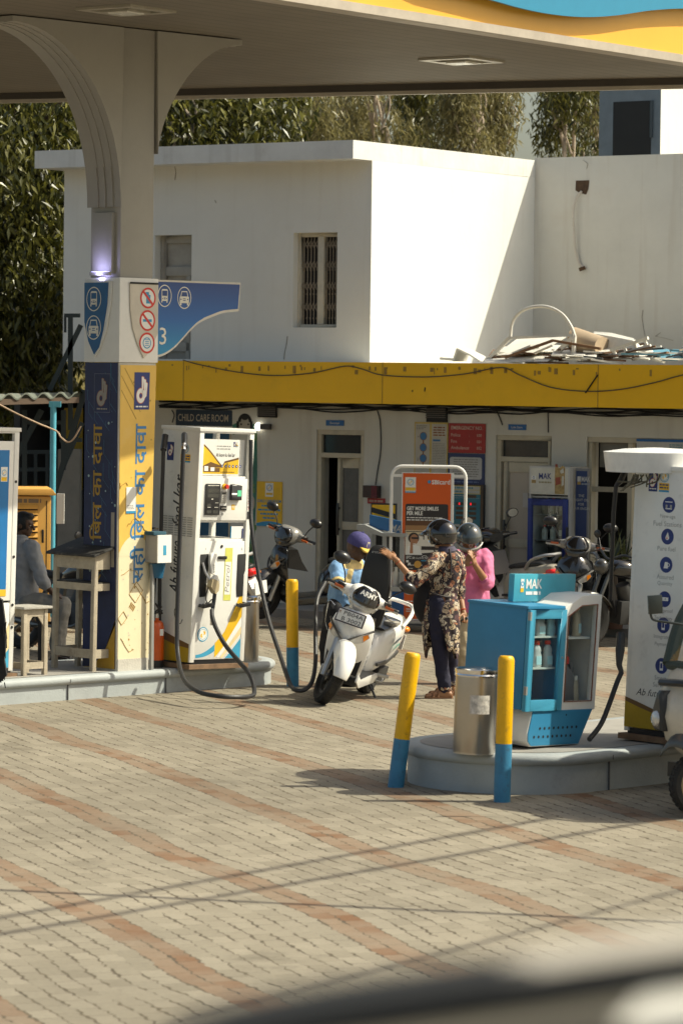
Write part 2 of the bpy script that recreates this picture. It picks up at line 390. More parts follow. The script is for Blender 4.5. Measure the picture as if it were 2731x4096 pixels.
mb = MB().b2(x0, x1, -.075, .10, -.055, -.004); mb.b2(x0, x1, -.085, -.062, -.05, .028); mb.build('lower_trim', mat('soffit trim', (.42, .37, .31), .45), can)
# blue wave panel standing off the fascia
wf = Fr(n1 + nn * .19, nang)
pts = [wf.xz(px, py) for px, py in ((1730, -60), (1965, 0), (2080, 32), (2200, 56), (2330, 68), (2460, 62), (2600, 42), (2731, 34), (2860, 38), (3000, 62))]
xs = [(p[0], p[1]) for p in pts]
cv = cr([V((a, b, 0)) for a, b in xs], 6)
cv = [p for p in cv if p.x <= x1 + .3]
pl = [(p.x, p.y) for p in cv] + [(cv[-1].x, 1.3), (cv[0].x - 2.5, 1.3), (cv[0].x - 2.5, cv[0].y + .42)]
MB().prism(pl, -.19, -.16).build('wave_panel', mat('canopy blue', (.010, .21, .36), .35, var=.05), can)
# far gutter beam under the soffit edge
gb = MB(); f_ = [V((*cl(p), 0)) for p in (cC, cD)]
fn = (f_[0] - f_[1]).normalized(); fy = V((-fn.y, fn.x, 0))
gb.bar(f_[1] + V((0, 0, -.035)), f_[0] + V((0, 0, -.035)), .12, .07); gb.bar(f_[1] + V((0, 0, -.09)) + fy * .02, f_[0] + V((0, 0, -.09)) + fy * .02, .06, .038, 1)
gb.build('gutter_beam', [TRIM, mat('gutter lip', (.55, .50, .42), .4)], can)
# recessed square lights
def canopy_light(px, py, lit, w=.62):
    p = G(px, py, HC); x, y = cl(p); fr_ = MB(); a = w / 2
    for sx, sy, lx, ly in ((0, -1, w, .09), (0, 1, w, .09), (-1, 0, .09, w - .18), (1, 0, .09, w - .18)):
        fr_.box((x + sx * (a - .045), y + sy * (a - .045), -.012), (lx, ly, .022))
    fr_.box((x, y, -.02), (.30, .30, .03))
    f = fr_.build('light_fitting', mat('light frame', (.5, .47, .4), .35, metal=.5), can)
    MB().box((x, y, -.038), (.22, .22, .012)).build('diffuser', mat('diffuser', (.8, .8, .76), .2), f)
canopy_light(1845, 238, 0); canopy_light(505, 36, 0)

# ================================================================== the column
cb = G(466, 2686, H1)               # front corner of the column foot
CW = .455
col = thing('canopy_column', 'square white canopy column with flared brackets and blue and yellow printed cladding', 'column', (cb.x, cb.y, H1), ISL)
z_ = lambda py, px=540: D(px, py, cb.y + .15).z - H1
zs0, zs1 = z_(1450), z_(1112)       # sign block
CONC = mat('column paint', (.345, .33, .295), .5, var=.08, scale=2, bump=.1, dirt=.15, dscale=2)
HT = HC - H1
MB().b2(.025, CW - .025, .025, CW - .025, zs1, HT - .01).build('shaft', CONC, col, bevel=.008)
# flared brackets, each with ribbed underside
def bracket(sx):
    mb = MB(); xb = .02 if sx < 0 else CW - .02; Lb = 1.30 if sx < 0 else 1.06; z0 = z_(830) if sx < 0 else z_(610); ex_ = 1.0 if sx < 0 else .78
    n = 22; cur = []
    for k in range(n + 1):
        t = k / n; a = t * math.pi / 2
        cur.append((xb + sx * (.02 + Lb * (1 - math.cos(a)) ** ex_), z0 + (HT - .06 - z0) * math.sin(a) ** .95))
    pl = cur + [(cur[-1][0], HT - .012), (xb, HT - .012)]
    if sx > 0: pl = pl[::-1]
    mb.prism(pl, .0, CW)
    for yy in (.10, .20, .30):      # raised ribs following the curve
        for (a, b), (c, d) in zip(cur[:-1], cur[1:]):
            mb.bar((a, yy, b), (c, yy, d), .03, .016)
    recalc(mb.build('bracket', CONC, col, ang=28))
bracket(-1); bracket(1)
# recess with a blue-violet lamp on the left face
lf = MB(); lf.b2(-.015, .027, .10, .36, z_(1095, 400), z_(850, 400)); lf.build('recess_panel', CONC, col, bevel=.004)
zl = z_(1088, 400); MB().b2(-.05, -.0155, .10, .36, zl - .03, zl).b2(-.045, -.02, .12, .34, zl + .001, zl + .006, 1).build('lamp_strip', [CONC, mat('violet lamp', (.50, .50, .98), .4, emis=1.2, var=.02)], col)
al = bpy.data.lights.new('violet_glow', 'AREA'); al.shape = 'RECTANGLE'; al.size = .26; al.size_y = .06; al.energy = .8; al.color = (.42, .42, 1); ao = bpy.data.objects.new('violet_glow', al); COL.objects.link(ao); ao.parent = col; ao.location = (-.10, .23, zl - .01); ao.rotation_euler = V((-.6, 0, -.8)).to_track_quat('Z', 'X').to_euler()
# sign block
MB().b2(-.012, CW + .012, -.012, CW + .012, zs0, zs1).build('sign_block', WHITE, col, bevel=.006)
ml = Matrix.Rotation(-math.pi / 2, 4, 'Z')      # maps front-face drawings (facing -y) on to the left face (facing -x)
def leftface(mb, w=.455):              # drawings made with x running 0..w from the viewer's left, facing -y, moved to the face x = 0
    for i, p in enumerate(mb.v): mb.v[i] = V((p.y, w - p.x, p.z))
    return mb
def bus(mb, x, z, h, y, mi, mk):     # front view pictograms
    w = h * .62
    mb.poly([(x - w / 2, z + h * .12), (x + w / 2, z + h * .12), (x + w / 2, z + h * .93), (x + w * .36, z + h), (x - w * .36, z + h), (x - w / 2, z + h * .93)], y, mi)
    mb.quad(x - w * .40, z + h * .50, x + w * .40, z + h * .88, y - .001, mk)
    for s in (-1, 1): mb.quad(x + s * w * .42 - w * .12, z, x + s * w * .42 + w * .06, z + h * .15, y, mi); mb.disc(x + s * w * .32, z + h * .30, h * .045, y - .001, mk, 8)
    mb.quad(x - w * .16, z + h * .24, x + w * .16, z + h * .30, y - .001, mk); mb.quad(x - w * .16, z + h * .34, x + w * .16, z + h * .38, y - .001, mk)
def car(mb, x, z, h, y, mi, mk):
    w = h * .95
    mb.poly([(x - w / 2, z + h * .1), (x + w / 2, z + h * .1), (x + w / 2, z + h * .55), (x + w * .42, z + h * .6), (x + w * .30, z + h), (x - w * .30, z + h), (x - w * .42, z + h * .6), (x - w / 2, z + h * .55)], y, mi)
    mb.poly([(x - w * .34, z + h * .60), (x + w * .34, z + h * .60), (x + w * .25, z + h * .92), (x - w * .25, z + h * .92)], y - .001, mk)
    for s in (-1, 1): mb.quad(x + s * w * .38 - w * .09, z - h * .06, x + s * w * .38 + w * .09, z + h * .15, y, mi); mb.disc(x + s * w * .36, z + h * .38, h * .06, y - .001, mk, 8)
    mb.quad(x - w * .15, z + h * .28, x + w * .15, z + h * .33, y - .001, mk); mb.quad(x - w * .15, z + h * .40, x + w * .15, z + h * .45, y - .001, mk)
zh = zs1 - zs0
# left face: blue shield
mb = MB()
shield = lambda x0, x1, zt, zb, k: [(x0, zt), (x0 + .004, zt - (zt - zb) * .55), (x0 + .05 * k, zt - (zt - zb) * .82), (x0 + .115 * k, zb), (x0 + .17 * k, zt - (zt - zb) * .90), (x0 + (x1 - x0) * .80, zt - (zt - zb) * .66), (x0 + (x1 - x0) * .96, zt - (zt - zb) * .3), (x1, zt)]
mb.prism(shield(.0, .375, zs1 - .035, zs0 + .045, 1.25), -.018, -.004, 0)
mb.prism(shield(.012, .335, zs1 - .045, zs0 + .07, 1.2), -.024, -.0185, 1)
for zz, f in ((zs1 - .195, bus), (zs1 - .455, car)):
    mb.ring(.145, zz, .10, .009, -.026, 2, 24, 1.12); f(mb, .145, zz - .068, .14, -.026, 2, 1)
leftface(mb).build('vehicle_sign', [WHITE, mat('shield blue', (.005, .10, .26), .4), CREAM], col)
for o_ in [c for c in COL.objects if c.parent == col and c.name.startswith('vehicle_sign')]: o_.location.x = -.012
# front face: cream shield with prohibition signs
mb = MB(); xs0 = .10
mb.prism([(xs0, zs1 - .05), (xs0 + .01, zs1 - .30), (xs0 + .04, zs1 - .46), (xs0 + .10, zs1 - .60), (xs0 + .18, zs0 + .04), (xs0 + .25, zs0 + .10), (CW - .005, zs0 + .27), (CW - .005, zs1 - .05)], -.026, -.014, 0)
mb.b2(xs0, CW - .01, -.034, -.0265, zs1 - .055, zs1 - .038, 1)
for i, zz in enumerate((zs1 - .18, zs1 - .385, zs1 - .59)):
    xc = .322 - i * .004
    mb.disc(xc, zz, .088, -.0275, 2, 24); mb.ring(xc, zz, .096, .018, -.0285, 3, 28)
    if i == 0: mb.quad(xc - .022, zz - .05, xc + .03, zz + .03, -.028, 4); mb.quad(xc - .03, zz + .03, xc + .012, zz + .055, -.028, 4)
    if i == 1: mb.quad(xc - .055, zz - .012, xc + .055, zz + .012, -.028, 4)
    if i == 2:
        mb.disc(xc, zz, .052, -.028, 4, 20); mb.disc(xc, zz, .042, -.0283, 2, 20)
        for j in range(4): mb.quad(xc - .025, zz - .028 + j * .018, xc + .025, zz - .021 + j * .018, -.0286, 4)
    else:
        a = R(45 if i else 45); d = .08
        mb.add([(xc - d * .72 + .008, -.0292, zz + d * .72 + .008), (xc - d * .72 - .008, -.0292, zz + d * .72 - .008), (xc + d * .72 - .008, -.0292, zz - d * .72 - .008), (xc + d * .72 + .008, -.0292, zz - d * .72 + .008)], [(0, 1, 2, 3)], 3)
mb.build('prohibition_sign', [mat('shield cream', (.58, .53, .45), .4), DARK, WHITE, REDP, SKYB], col)
# printed cladding: left face navy, front face yellow, edges torn
NVY = mat('navy vinyl', (.010, .018, .075), .45, var=.5, scale=2.5)
YVN = mat('yellow vinyl', (.74, .47, .10), .5, var=.12, scale=2, dirt=.35, dscale=4, dcol=(.62, .50, .26))
CVN = mat('faded cream vinyl', (.78, .68, .46), .5, var=.08, scale=3, dirt=.4, dscale=4, dcol=(.66, .46, .18))
WALLC = mat('column render', (.52, .49, .43), .8, var=.15, bump=.3)
MB().b2(.0, CW, .0, CW, 0, zs0 - .003).build('core', WALLC, col, bevel=.006)
zc = zs0 - .004
mb = MB(); mb.b2(0, CW - .015, -.006, -.0015, .02, zc, 0)
arc = [(0, .02), (CW * .3, .03), (.30, .17), (.44, .42), (CW - .016, .47), (CW - .016, .02)]
mb.poly(arc, -.0075, 1)
rs = random.Random(3)
for i in range(34):                  # circuit-board tracks
    x = rs.uniform(.02, .40); z = rs.uniform(.9, zc - .1); l1, l2 = rs.uniform(.04, .2), rs.uniform(.04, .14); t = .0035
    mb.quad(x, z, x + t, z + l1, -.0072, 2)
    mb.add([(x, -.0072, z), (x + t, -.0072, z), (min(x + l2 + t, CW - .02), -.0072, z - l2), (min(x + l2, CW - .02 - t), -.0072, z - l2)], [(0, 1, 2, 3)], 2)
for i in range(30): mb.disc(rs.uniform(.03, .43), rs.uniform(.9, zc - .5), rs.choice((.006, .009, .013)), -.0078, 3, 8)
mb.text('सही िबल का दावा', .265, .79, -.0082, .185, 1, w=1.46, rot=90, bold=.012)
HANDBG = NAVY
def hand(mb, x, z, h, y, mi, mo):    # the open-palm emblem: ring of thumb and finger, three raised fingers
    k = h
    for g, q, yy in ((.022 * k, mo, y), (0, mi, y - .0006)):
        mb.ring(x - .04 * k, z + .26 * k, .21 * k + g, .125 * k + 2 * g, yy, q, 24, 1.25)
        for j, (dx, l) in enumerate(((.02, .95), (.12, .86), (.20, .74))):
            w = .042 * k + g
            mb.poly([(x + dx * k - w + .01, z + .36 * k), (x + dx * k + w, z + .30 * k), (x + dx * k + w + .01, z + (l - .04) * k + g), (x + dx * k + .4 * w, z + l * k + g), (x + dx * k - .6 * w, z + (l - .02) * k + g)], yy - .0003 * j, q)
        mb.poly([(x + .1 * k, z + .12 * k), (x + .24 * k + g, z + .25 * k), (x + .25 * k + g, z + .5 * k), (x + .12 * k, z + .45 * k)], yy - .0001, q)
mb.b2(.13, .345, -.0085, -.008, zc - .455, zc - .10, 4); mb.b2(.134, .341, -.0095, -.0088, zc - .451, zc - .104, 0)
hand(mb, .235, zc - .395, .265, -.0105, 5, 6); mb.lines(.17, .31, zc - .435, zc - .41, 1, -.011, 5, 0)
mb.b2(CW - .08, CW - .035, -.009, -.008, .95, 1.45, 5)
leftface(mb).build('navy_cladding', [NVY, mat('vinyl gold', (.42, .24, .02), .5), mat('circuit blue', (.06, .18, .28), .5), mat('spark', (.35, .48, .48), .5), mat('emblem rim', (.16, .17, .22), .5), mat('cream darkened for shade', (.34, .30, .25), .6), mat('emblem red', (.22, .07, .04), .5)], col)  # emblem cream and red darkened in colour for the shaded face
mb = MB(); mb.b2(.012, CW, -.006, -.0015, 1.24, zc - .02, 0); mb.b2(.012, CW, -.006, -.0015, .10, 1.24, 1)
n = 20                               # rounded fade between the yellow and the cream print
mb.poly([(.012, 1.05)] + [(.012 + (CW - .012) * k / n, 1.05 + .19 * math.sin(math.pi * k / n) ** .6) for k in range(n + 1)] + [(CW, 1.05)], -.0075, 1)
mb.poly([(.013, 1.24), (.013, 1.08)] + [(.012 + (CW - .012) * k / n, 1.05 + .19 * math.sin(math.pi * k / n) ** .6) for k in range(1, n)] + [(CW, 1.08), (CW, 1.24)], -.0072, 0)
mb.b2(.012, CW, -.010, -.002, .0, .11, 6)
mb.text('सही िबल का दावा', .375, .80, -.0082, .215, 2, w=1.46, rot=90, bold=.014)
mb.b2(.185, .375, -.0085, -.007, zc - .425, zc - .085, 3); hand(mb, .275, zc - .365, .255, -.0095, 4, 5); mb.lines(.205, .355, zc - .41, zc - .385, 1, -.0105, 4, 0)
for x, z, l in ((.02, zc - .12, .25), (.02, zc - .25, .2), (.06, zc - .05, .16)): mb.add([(x, -.0075, z), (x + .006, -.0075, z + .004), (x + l, -.0075, z - l * 1.3), (x + l - .006, -.0075, z - l * 1.3 - .004)], [(0, 1, 2, 3)], 7)
# sticker whose code is left blank
mb.b2(.10, .225, -.0115, -.0088, 1.44, 1.68, 4); mb.b2(.10, .225, -.0118, -.0112, 1.44, 1.462, 8); mb.lines(.115, .21, 1.475, 1.52, 3, -.0122, 9)
# printed note doodles and cracks near the foot
def doodle(x, z, w, h, a):
    c, s_ = math.cos(R(a)), math.sin(R(a)); P = [(0, 0), (w, 0), (w, h), (0, h)]
    P = [(x + p * c - q * s_, z + p * s_ + q * c) for p, q in P]
    for (a1, b1), (a2, b2_) in zip(P, P[1:] + P[:1]): mb.bar((a1, -.0085, b1), (a2, -.0085, b2_), .005, .003, 7)
doodle(.25, .62, .15, .12, 48); doodle(.06, .42, .10, .08, 40)
for i in range(4): doodle(.17 + i * .016, .56 - i * .012 + .02, .05, .008, 55)
rs = random.Random(5)
for x, z, n_ in ((.05, .88, 7), (.20, .80, 9), (.12, 1.32, 6), (.3, 1.38, 5), (.05, .30, 6), (.02, 1.72, 5)):
    p = V((x, -.0085, z))
    for k in range(n_):
        q = p + V((rs.uniform(.0, .06), 0, rs.uniform(-.06, .03))); q.x = min(q.x, CW - .01)
        mb.bar(p, q, .005, .003, 7); p = q
for i in range(30):                  # flaked spots
    x, z = rs.uniform(.03, .44), rs.uniform(.1, 1.0) if i < 18 else rs.uniform(1.3, 3.0); a = rs.uniform(.004, .011); mb.disc(x, z, a, -.0079, rs.choice((6, 7, 7)), 6)
mb.build('yellow_cladding', [YVN, CVN, mat('lettering blue', (.035, .20, .44), .5), NAVY, WHITE, mat('emblem red lit', (.45, .12, .08), .5), WALLC, mat('vinyl ochre', (.40, .24, .05), .6), SKYB, GREY], col)  # emblem red kept brighter in colour for the sunlit face
for o_ in [c for c in COL.objects if c.parent == col and c.name.split('.')[0] in ('core', 'yellow_cladding')]:   # the cladding narrows towards its foot
    for v in o_.data.vertices: v.co.x *= 1 - .15 * max(0, 1 - v.co.z / zs0)
# blue flag sign on the far side of the column
fl = MB(); fw = Fr(col.matrix_world @ V((CW, .2, 0)), ISL)
pp = [fw.xz(px, py) for px, py in ((610, 1118), (963, 1131), (955, 1245), (895, 1252), (850, 1268), (800, 1290), (765, 1320), (725, 1365), (690, 1400), (650, 1424), (606, 1433))]
sc = [V((a, 0, b)) for a, b in pp]
cur = [(p.x, p.z) for p in cr(sc[2:], 5)]
pl = [(sc[0].x, sc[0].z), (sc[1].x, sc[1].z)] + cur
fl.prism(pl[::-1], 0, .06, 0)
mbp = fl.build('flag_panel', mat('flag edge', (.62, .58, .5), .5), col); mbp.location = (CW, .2, 0)
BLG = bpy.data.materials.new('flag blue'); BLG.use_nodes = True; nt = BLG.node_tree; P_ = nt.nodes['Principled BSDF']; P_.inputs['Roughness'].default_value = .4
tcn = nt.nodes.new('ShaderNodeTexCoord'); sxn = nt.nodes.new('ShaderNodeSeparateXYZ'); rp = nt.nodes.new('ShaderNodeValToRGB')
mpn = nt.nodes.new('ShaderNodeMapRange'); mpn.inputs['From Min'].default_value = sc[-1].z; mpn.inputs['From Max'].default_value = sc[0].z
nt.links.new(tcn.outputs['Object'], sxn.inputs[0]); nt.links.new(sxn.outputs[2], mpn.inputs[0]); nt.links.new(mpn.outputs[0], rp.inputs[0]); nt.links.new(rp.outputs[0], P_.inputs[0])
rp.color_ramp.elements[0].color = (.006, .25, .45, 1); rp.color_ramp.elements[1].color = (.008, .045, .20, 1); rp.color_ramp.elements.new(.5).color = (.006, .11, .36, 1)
cx = sum(p[0] for p in pl) / len(pl); cz = sum(p[1] for p in pl) / len(pl)
fl = MB(); fl.poly([(p[0] - (.012 if p[0] > .8 else -.002), p[1] - .018 if p[1] > .5 * (sc[0].z + sc[-1].z) and p in pl[:2] else p[1] + .022) for p in pl][::-1], -.002, 0)
zt = sc[0].z
for i, f in enumerate((bus, car)):
    x = sc[0].x + .155 + .25 * i; z = zt - .147 - i * .012; fl.ring(x, z, .088, .008, -.004, 1, 24, 1.18); f(fl, x, z - .062, .125, -.004, 1, 2)
fl.text('3', sc[0].x + .095, zt - .60, -.004, .16, 1, w=.085)
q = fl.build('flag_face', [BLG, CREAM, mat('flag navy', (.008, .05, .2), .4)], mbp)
# ================================================================== station building
BA = math.atan2(-4.3, 6.29)
pL, pR = D(610, 1442, 44.3), D(2731, 1460, 40.0)
FA = Fr((pL.x, pL.y, 0), BA)                                   # plane of the yellow fascia band
WL = Fr(FA.o - FA.n * .5, BA)                                  # ground-floor wall
xr = lambda px, F=WL: F.xz(px, 2000)[0]
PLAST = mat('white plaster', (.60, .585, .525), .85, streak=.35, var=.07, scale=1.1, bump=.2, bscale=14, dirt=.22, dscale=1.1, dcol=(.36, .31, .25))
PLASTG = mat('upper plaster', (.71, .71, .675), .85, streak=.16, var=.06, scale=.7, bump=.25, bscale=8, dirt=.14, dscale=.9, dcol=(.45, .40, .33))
FRAME = mat('door frame paint', (.52, .47, .36), .6, var=.12, dirt=.3)
bld = thing('station_building', 'white two-storey station building with a yellow band and barred upper window', 'building', FA.o, BA)
def loc(F, x, y, z): return (x, y, z)
WO = .5                                                        # wall plane sits at local y = .5
def wall(x0, x1, z0, z1, holes, y, depth, mi=0):
    mb = MB(); xs = sorted({x0, x1, *[h[0] for h in holes], *[h[2] for h in holes]}); zs = sorted({z0, z1, *[h[1] for h in holes], *[h[3] for h in holes]})
    for a, b in zip(xs, xs[1:]):
        for c, d in zip(zs, zs[1:]):
            if any(h[0] <= (a + b) / 2 <= h[2] and h[1] <= (c + d) / 2 <= h[3] for h in holes): continue
            mb.quad(a, c, b, d, y, mi)
    for h in holes:
        a, c, b, d = h
        mb.add([(a, y, c), (a, y, d), (a, y + depth, d), (a, y + depth, c)], [(0, 1, 2, 3)], mi); mb.add([(b, y, c), (b, y + depth, c), (b, y + depth, d), (b, y, d)], [(0, 1, 2, 3)], mi)
        mb.add([(a, y, d), (b, y, d), (b, y + depth, d), (a, y + depth, d)], [(0, 1, 2, 3)], mi); mb.add([(a, y, c), (a, y + depth, c), (b, y + depth, c), (b, y, c)], [(0, 1, 2, 3)], mi)
    return mb
def wr(a, b, c, d): return WL.rect(a, b, c, d)
hA = wr(1262, 1720, 1452, 2470); hA = (hA[0], .12, hA[2], hA[3])
hB = wr(1978, 1742, 2200, 2470); hB = (hB[0], .12, hB[2], hB[3])
hC = wr(2340, 1752, 2760, 2470); hC = (hC[0], .12, hC[2] + .8, hC[3])
hD = wr(745, 1712, 925, 2470); hD = (hD[0], .12, hD[2], hD[3])
xl = xr(345); xR = xr(2731) + 3.5
zf0, zf1 = 2.617, 3.118
wm = wall(xl, xR, 0, zf1 - .1, [hA, hB, hC, hD], WO, .28)
wm.add([(xl, WO, 0), (xl, WO, zf1 - .1), (xl, WO + 8, zf1 - .1), (xl, WO + 8, 0)], [(0, 1, 2, 3)])
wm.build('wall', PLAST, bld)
MB().b2(xl - .2, xR, -.45, WO, -.05, .10).build('plinth', mat('plinth concrete', (.26, .25, .23), .85, bump=.3), bld)
FX0 = xr(470)
mb = MB().b2(FX0, xR, 0, .10, zf0, zf1, 0)
for i in range(60):
    rs = random.Random(i); x = rs.uniform(.2, 9); h = rs.uniform(.01, .05); mb.quad(x, zf1 - .03 - h * 2.4, x + rs.uniform(.01, .05), zf1 - .03 - h * rs.uniform(.4, 1.4), -.003, 1)
for px in (735, 1530, 2391): x = FA.xz(px, 1500)[0]; mb.quad(x - .006, zf0, x + .004, zf1, -.003, 1)
for px, py, px2, py2, w in ((2391, 1500, 2342, 1572, .045), (1700, 1550, 1698, 1566, .012), (1650, 1560, 1649, 1568, .01)):
    (x, z), (x2, z2) = FA.xz(px, py), FA.xz(px2, py2); mb.bar((x, -.004, z), (x2, -.004, z2), w, .006, 2)
mb.build('yellow_band', [YEL, mat('band stain', (.38, .22, .04), .7), DARK], bld)
MB().b2(FX0, xR, .10, 3.4, zf1 - .06, zf1 - .01).build('roof_slab', PLAST, bld)
MB().b2(FX0, xR, .101, WO - .002, zf0 + .10, zf0 + .16).build('soffit', PLAST, bld)
# dark room behind the openings
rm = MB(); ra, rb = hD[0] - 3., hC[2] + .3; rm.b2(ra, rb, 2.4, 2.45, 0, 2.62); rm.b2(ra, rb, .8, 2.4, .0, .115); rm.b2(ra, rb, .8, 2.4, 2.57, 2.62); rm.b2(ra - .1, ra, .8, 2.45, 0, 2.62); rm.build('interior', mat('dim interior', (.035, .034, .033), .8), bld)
# vents
for a in ((1040, 1622, 1110, 1670), (1713, 1630, 1790, 1688)):
    x0, z0, x1, z1 = wr(*a); mb = MB().b2(x0, x1, WO - .05, WO - .002, z0, z1, 0)
    for k in range(5): z = z1 - .02 - k * .025; mb.b2(x0 - .005, x1 + .005, WO - .062, WO - .05, z - .006, z + .006, 1)
    mb.build('vent', [DARK, mat('vent slat', (.12, .11, .10), .6)], bld)
# doors
def opening_frame(h, zt, w=.06, y=WO + .02):
    mb = MB(); mb.b2(h[0], h[0] + w, y, y + .1, h[1], h[3] - w, 0); mb.b2(h[2] - w, h[2], y, y + .1, h[1], h[3] - w, 0)
    mb.b2(h[0], h[2], y, y + .1, h[3] - w, h[3], 0)
    if zt: mb.b2(h[0] + w, h[2] - w, y, y + .09, zt - w / 2, zt + w / 2, 0)
    return mb.build('door_frame', FRAME, bld, bevel=.004)
ztA = WL.xz(1360, 1822)[1]; ztB = WL.xz(2090, 1838)[1]
fa = opening_frame(hA, ztA); fb = opening_frame(hB, ztB); fc = opening_frame(hC, 0); fd_ = opening_frame(hD, hD[3] - .2)
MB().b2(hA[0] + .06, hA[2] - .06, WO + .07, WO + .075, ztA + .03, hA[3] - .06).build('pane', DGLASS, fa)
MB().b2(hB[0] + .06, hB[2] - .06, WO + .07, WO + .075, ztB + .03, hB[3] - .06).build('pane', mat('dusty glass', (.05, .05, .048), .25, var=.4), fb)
MB().b2(hD[0] + .06, hD[2] - .06, WO + .06, WO + .075, .12, hD[3] - .06).build('door', mat('blue door', (.01, .09, .18), .5), bld)
def door(x0, x1, z1, zm, pane, y, open_=0.):
    d = MB(); w = .075; zb = .13
    d.b2(x0, x0 + w, y, y + .04, zb, z1); d.b2(x1 - w, x1, y, y + .04, zb, z1); d.b2(x0 + w, x1 - w, y, y + .04, z1 - .12, z1); d.b2(x0 + w, x1 - w, y, y + .04, zb, zb + .16); d.b2(x0 + w, x1 - w, y, y + .04, zm - .05, zm + .05)
    o = d.build('door', FRAME, bld, bevel=.004)
    MB().b2(x0 + w, x1 - w, y + .015, y + .022, zb + .16, zm - .05).build('panel', pane, o); MB().b2(x0 + w, x1 - w, y + .015, y + .022, zm + .05, z1 - .12).build('panel', pane, o)
    h = MB(); h.b2(x0 + .02, x0 + .05, y - .05, y - .03, zm - .12, zm + .28); h.b2(x0 + .02, x0 + .05, y - .03, y, zm - .06, zm - .03); h.b2(x0 + .02, x0 + .05, y - .03, y, zm + .2, zm + .23); h.build('handle', BLKP, o, bevel=.004)
    return o
xd = WL.xz(1332, 2000)[0]
door(xd, hA[2] - .06, ztA - .035, WL.xz(1400, 2105)[1], mat('grey door glass', (.10, .10, .10), .2, var=.3), WO + .09)
xb0 = WL.xz(2005, 2000)[0]
dB = door(xb0, hB[2] - .06, ztB - .035, WL.xz(2090, 2175)[1], mat('beige door panel', (.46, .40, .33), .5, var=.06), WO + .04)
a = wr(2083, 1972, 2104, 2030); MB().b2(a[0], a[2], WO + .035, WO + .039, a[1], a[3]).build('sticker', mat('sticker', (.5, .48, .46), .5), dB)
a = wr(2500, 1752, 2545, 2470)
mb = MB().b2(a[0], a[0] + .06, WO + .03, WO + .1, .12, hC[3] - .06); mb.b2(hC[0] + .06, a[0], WO + .03, WO + .09, 1.62, 1.68); mb.build('mullion', FRAME, bld)
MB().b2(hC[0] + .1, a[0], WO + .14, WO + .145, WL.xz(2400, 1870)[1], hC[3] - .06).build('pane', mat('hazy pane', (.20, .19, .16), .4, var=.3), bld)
# bundle of cables under the band
cb_ = MB()
for k in range(7):
    rs = random.Random(40 + k); z0 = 2.535 + .012 * k; P = []
    for i in range(24): P.append((FX0 + .7 + i * (xR - FX0 - 1) / 24, WO - .03 - .012 * (k % 3), z0 + rs.uniform(-.02, .02) - .02 * math.sin(i * 1.3 + k)))
    cb_.tube(cr(P, 3), .009, 5)
for px, py0, pts in ((1510, 1640, ((1510, 1640), (1522, 1690), (1524, 1800), (1512, 1880), (1503, 1940))), (2192, 1640, ((2192, 1640), (2193, 1730))), (1985, 1640, ((1985, 1640), (1998, 1668), (2010, 1700))), (705, 1640, ((690, 1640), (700, 1660), (692, 1690)))):
    cb_.tube(cr([(*WL.xz(a, b), 0) for a, b in pts], 5) and [V((p.x, WO - .012, p.y)) for p in cr([V((*WL.xz(a, b), 0)) for a, b in pts], 5)], .007, 5)
tag(cb_.build('cable_bundle', BLACK), 'bundle of dark cables sagging along the wall under the yellow band', 'cables').matrix_world = bld.matrix_world
# wire draped over the band
dw = MB(); P = [FA.xz(px, py) for px, py in ((735, 1440), (800, 1458), (950, 1488), (1100, 1502), (1250, 1492), (1380, 1465), (1450, 1476), (1530, 1500), (1700, 1508), (1860, 1496), (2005, 1470), (2080, 1500), (2200, 1548), (2340, 1565), (2480, 1558), (2620, 1530), (2731, 1500), (2900, 1470))]
dw.tube([(p.x, -.015, p.y) for p in cr([V((a, b, 0)) for a, b in P], 5)], .007, 5)
tag(dw.build('wire', mat('wire', (.10, .075, .04), .6)), 'thin dark wire draped in loops across the yellow band', 'wire').matrix_world = bld.matrix_world

# ---- upper storey
uc = D(1485, 900, 43.2)
UF = Fr((uc.x, uc.y, 0), BA)
ub = thing('upper_storey', 'white upper storey block with slab roof, barred window and shuttered door', 'building', UF.o, BA)
xU0 = UF.xz(256, 1000)[0]; zP0, zP1 = UF.xz(1485, 642)[1], D(1365, 560, 42.9).z
ZR = 3.1
hW = UF.rect(1172, 930, 1347, 1310); hS = UF.rect(618, 940, 765, 1436)
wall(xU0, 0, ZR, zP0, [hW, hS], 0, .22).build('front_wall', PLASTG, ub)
RL = 3.85
mb = MB().add([(0, 0, ZR), (0, RL, ZR), (0, RL, zP0), (0, 0, zP0)], [(0, 1, 2, 3)]); mb.build('side_wall', PLASTG, ub)
mb = MB(); mb.add([(xU0, 0, ZR), (xU0, 7, ZR), (xU0, 7, zP0), (xU0, 0, zP0)], [(3, 2, 1, 0)]); mb.build('side_wall', PLASTG, ub)
SO = .42
# roof slab: flush with the side wall on the right, projecting at the front and left
xS0 = UF.xz(140, 650, SO)[0]
MB().prism([(xS0, -SO), (.0, -SO), (.004, RL), (xS0, 7)], zP0, zP1, ax='z').build('roof_slab', mat('slab plaster', (.64, .64, .61), .85, streak=.6, var=.1, scale=2, bump=.4, bscale=9, dirt=.55, dscale=2.2, dcol=(.42, .40, .36)), ub)
